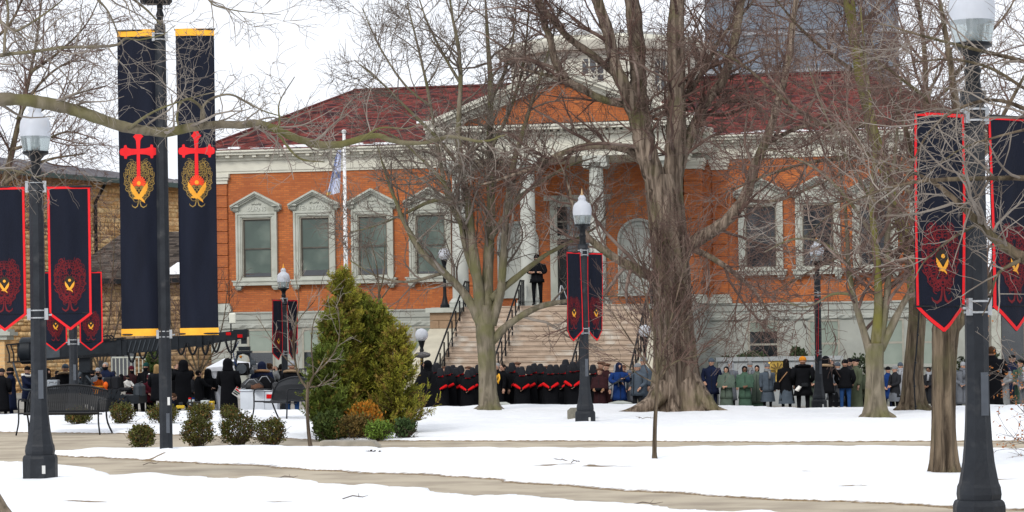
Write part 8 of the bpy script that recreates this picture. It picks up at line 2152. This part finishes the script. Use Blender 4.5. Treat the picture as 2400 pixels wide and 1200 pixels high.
# white cart with bags on top
a = P(563, 967, 61.6); b_ = P(650, 912, 61.6)
CT = thing('equipment_cart', 'white equipment cart loaded with black bags beside the metal bench', 'cart', ((a.x + b_.x) / 2, 62, 0)); w = (b_.x - a.x) / 2; z0_, z1_ = a.z, b_.z
cw = mat('cart_white', (.62, .66, .72), (.55, .59, .65), 3, .5)
MB().bbox(-w, w * .30, -.35, .35, z0_, z1_ - .05, .01).build('cabinet', cw, CT); MB().box(w * .31, w * .97, -.34, .34, z0_ + .02, z1_ - .06).build('side_cabinet', cw, CT); MB().bbox(-w - .03, w + .03, -.38, .38, z1_ - .048, z1_, .01).build('top', cw, CT)
MB().box(w * .40, w * .92, -.36, -.341, z1_ - .24, z1_ - .13).build('orange_label', CL['red'], CT)
MB().box(w * .33, w * .96, -.35, -.341, z1_ - .32, z1_ - .30).build('trim_bar', CL['navy'], CT)
mb = MB(); mb.box(-w, w, -.355, -.345, z0_ - .035, z0_ - .002); mb.build('bottom_rail', CL['navy'], CT)
for x in (-w + .1, w - .1):
    for y in (-.28, .28):
        mb = MB(); mb.X = Matrix.Translation((x, y, .075)) @ Matrix.Rotation(math.pi / 2, 4, 'X'); mb.lathe([(.075, -.025), (.08, 0), (.075, .025)], 14); mb.build('wheel', iron, CT); MB().box(x - .02, x + .02, y - .03, y + .03, .14, z0_).build('caster_fork', steel, CT)
def bag(px, py, w_, h_, label, m, Y=61.9, seed=1, strap=True):
    t = P(px, py, Y); o = thing('bag', label, 'bag', (t.x, Y, t.z), 0, 'bags heaped on the white cart'); g = np.random.default_rng(seed); rings = []
    for zz, f in ((0, .92), (.25, 1.0), (.55, .95), (.8, .72), (.97, .35), (1, .05)):
        rings.append([(q[0] * (1 + .05 * g.normal()), q[1], q[2] + .02 * g.normal()) for q in ring(0, 0, h_ * zz, w_ * f, .24 * f, 20, .04, 4, seed)])
    b = MB().loft(rings).build('body', m, o, smooth=True)
    if strap:
        mb = MB(); mb.tube([(-w_ * .6, -.22, h_ * .45), (-w_ * .2, -.26, h_ * .95), (w_ * .2, -.24, h_ * .98), (w_ * .55, -.22, h_ * .5)], .012, 6); mb.tube([(-w_ * .9, -.16, h_ * .2), (-w_ * .95, -.2, -.05 + h_ * .2), (-w_ * .5, -.25, h_ * .12)], .010, 6); mb.build('strap', mat('strap_grey', (.30, .31, .33), None, 6, .7), o, smooth=True)
bag(592, 912, .30, .26, 'black duffel bag with grey straps on the left of the cart', plasB, seed=3); bag(622, 911, .30, .33, 'tall heaped black bag in the middle of the cart', CL['black'], 62.05, 5); bag(603, 911, .16, .12, 'small brown leather bag with orange lining on the cart', CL['hatbrown'], 61.6, 7, False); bag(646, 914, .10, .20, 'small black pouch hanging at the right end of the cart', plasB, 61.75, 9, False)
crate('plastic_crate', 'orange plastic tray at the right end of the white cart', 644, 668, 908, 916, 62.6, CL['orange'], handle=False, cat='tray')
crate('plastic_crate', 'red plastic crate on the snow under the metal bench', 646, 664, 975, 984, 56.5, CL['red'], handle=False, cat='crate')
crate('equipment_case', 'black camera case on the snow below the white cart', 567, 594, 972, 987, 57.5, plasB, cat='case')
# pale panel light on a stand before the library corner
t = P(545, 746, 72.5); zg = street_z(t.x); o = thing('panel_light', 'cream panel light on a black stand at the library corner', 'light stand', (t.x, 72.5, zg)); hh = t.z - zg
MB().bbox(-.10, .10, -.05, .05, hh - .16, hh + .16, .02).build('panel', mat('panel_cream', (.70, .70, .60), (.62, .62, .53), 3, .5), o); mb = MB(); mb.tube([(-.06, .06, 0), (-.06, .06, hh - .1)], .022, 8); mb.build('pole', iron, o); MB().box(-.13, -.05, .05, .1, hh - .1, hh + .02).build('bracket', iron, o)
# small black speaker sign
t = P(237, 880, 78); zg = street_z(t.x); o = thing('speaker_column', 'slim black upright speaker against the yellow brick wall', 'speaker', (t.x, 78, zg)); hh = P(237, 845, 78).z - zg
MB().bbox(-.07, .07, -.06, .06, hh - 1.0, hh, .015).build('cabinet', plasB, o); mb = MB(); mb.tube([(0, 0, 0), (0, 0, hh - .98)], .025, 8); mb.build('pole', iron, o)
for s in (-.25, .0, .25): mb = MB(); mb.ball((0, -.06, hh - .5 + s), .045, .012, .045, 12, 6); mb.build('driver', crane_g, o, smooth=True)
# black metal fence in front of the basement windows, left of the evergreens
fa = P(635, 866, 80); fb_ = P(742, 866, 80); zf = street_z(fa.x)
FN = thing('metal_fence', 'low black metal fence in front of the library basement windows', 'fence', (fa.x, 80, zf)); wd = fb_.x - fa.x; hf = fa.z - zf
mb = MB(); mb.bar((0, 0, hf), (wd, 0, hf), .04); mb.build('rail', iron, FN); mb = MB(); mb.bar((0, 0, hf - .5), (wd, 0, hf - .5), .03); mb.build('rail', iron, FN)
pm = MB().box(-.012, .012, -.012, .012, .0, hf).mesh('picket', iron)
for k in range(13): link('picket', pm, FN, (wd * k / 12, 0, 0))
# camera tripod on the porch
q = BW(-.1, 1.4); tb = U(1316, 716, 1.4); TR = thing('tripod', 'silver tripod standing in front of the library door', 'tripod', tuple(BW(tb[0], 1.4, zpf)))
for a in (0, 2.2, 4.3):
    mb = MB(); mb.tube([(0, 0, .78), (.30 * math.cos(a), .30 * math.sin(a), 0)], .018, 8); mb.build('leg', mat('tripod_silver', (.55, .57, .6), None, 6, .35, metal=.4), TR)
MB().lathe([(.05, .74), (.05, .84), (.09, .86), (.09, .90)], 12).build('head', iron, TR); MB().bbox(-.08, .08, -.12, .14, .90, 1.06, .02).build('monitor', iron, TR)
# stone marker, flat slab, low plinths, debris
a = GR(1331, 993, .0); MK = thing('stone_marker', 'square grey stone marker behind the foot of the center lamp', 'stone block', (a.x + .27, a.y + .3, 0)); hh = P(1331, 957, a.y).z
mb = MB(); mb.prism([(-.27, -.1), (.27, -.1), (.27, hh), (-.20, hh), (-.27, hh - .06)], -.18, .18); mb.build('block', mat('marker_stone', (.20, .19, .155), (.14, .13, .105), 9, .95, .4, 30, c3=(.27, .25, .20), scale3=4), MK)
a = GR(752, 1051); b_ = GR(880, 1056); o = thing('stone_slab', 'flat grey stone plaque lying in the snow right of the thin sapling', 'plaque', ((a.x + b_.x) / 2, a.y + .25, .03), R(-3)); w = (b_.x - a.x) / 2
mb = MB(); mb.prism([(-w, -.02), (w, -.02), (w * .78, .075), (-w, .085)], -.3, .3); mb.build('slab', mat('slab_stone', (.33, .30, .25), (.25, .23, .19), 6, .9, .2), o)
a = GR(870, 1073); o = thing('dark_clump', 'small dark clump of wet leaves on the snow', 'leaf clump', (a.x, a.y, .06)); mb = MB(); g = np.random.default_rng(4)
v, qd = leaf_quads(g.normal(0, 1, (40, 3)) * np.array((.06, .05, .012)) + np.array((0, 0, .02)), g.normal(0, 1, (40, 3)) * np.array((1, 1, .2)), g.uniform(.04, .09, 40), g, .6); ob_ = link('leaves', np_mesh('leaves', v, qd, mat('wet_leaf', (.02, .014, .012), (.035, .022, .016), 9, .6)), o); ob_['kind'] = 'stuff'
def plinth(x0_, x1_, y0_, y1_, Y, label):
    a = P(x0_, y1_, Y); b_ = P(x1_, y0_, Y); o = thing('stone_plinth', label, 'plinth', ((a.x + b_.x) / 2, Y, street_z(a.x)), 0, 'low pale stone plinths'); w = (b_.x - a.x) / 2; h = b_.z - street_z(a.x)
    MB().box(-w + .06, w - .06, -.3, .3, 0, h - .15).build('block', wtrim, o); mb = MB(); mb.box(-w, w, -.36, .36, h - .148, h - .06); mb.loft([[(-w, -.36, h - .059), (w, -.36, h - .059), (w, .36, h - .059), (-w, .36, h - .059)], [(-.08, -.05, h), (.08, -.05, h), (.08, .05, h), (-.08, .05, h)]]); mb.build('cap', wtrim, o)
plinth(1163, 1196, 942, 958, 64, 'low pale plinth right behind the maple trunk'); plinth(1427, 1481, 939, 960, 64, 'low pale plinth with pyramid cap in front of the blue guard')
# bits of fallen twigs on the snow
TWL = ['curled brown twig at the bottom edge of the snow, left of center', 'short upright twig on the snow right of the center lamp foot', 'short flat twig on the snow left of the sapling foot', 'thin pale twig lying on the snow between center lamp and front path', 'dark twig lying on the front path at right of center', 'faint thin twig on the snow below the thin grey sapling', 'tiny twig on the snow above the front path right of center', 'pale twig at the snow edge left of the tall pole foot']
for k, (px, py, ln, rz) in enumerate(((835, 1193, .30, .5), (1500, 993, .25, 1.4), (1521, 993, .3, .2), (1317, 1097, .25, 2.2), (1515, 1185, .35, .1), (675, 1150, .3, .6), (1350, 1102, .2, .9), (355, 1090, .3, .8))):
    a = GR(px, py); z_ = snow_z(a.x, a.y); mb = MB(); mb.tube([(-ln / 2, 0, .01), (-ln * .1, .02, .035), (ln * .2, -.03, .02), (ln / 2, .03, .03)], [.006, .007, .005, .002], 5); mb.tube([(ln * .1, 0, .02), (ln * .25, .10, .05)], [.005, .002], 4)
    o = mb.build('fallen_twig', tw_grey, loc=(a.x, a.y, max(z_, 0) + .0), rot=(0, 0, rz)); tag(o, TWL[k], 'twig', 'fallen twigs')
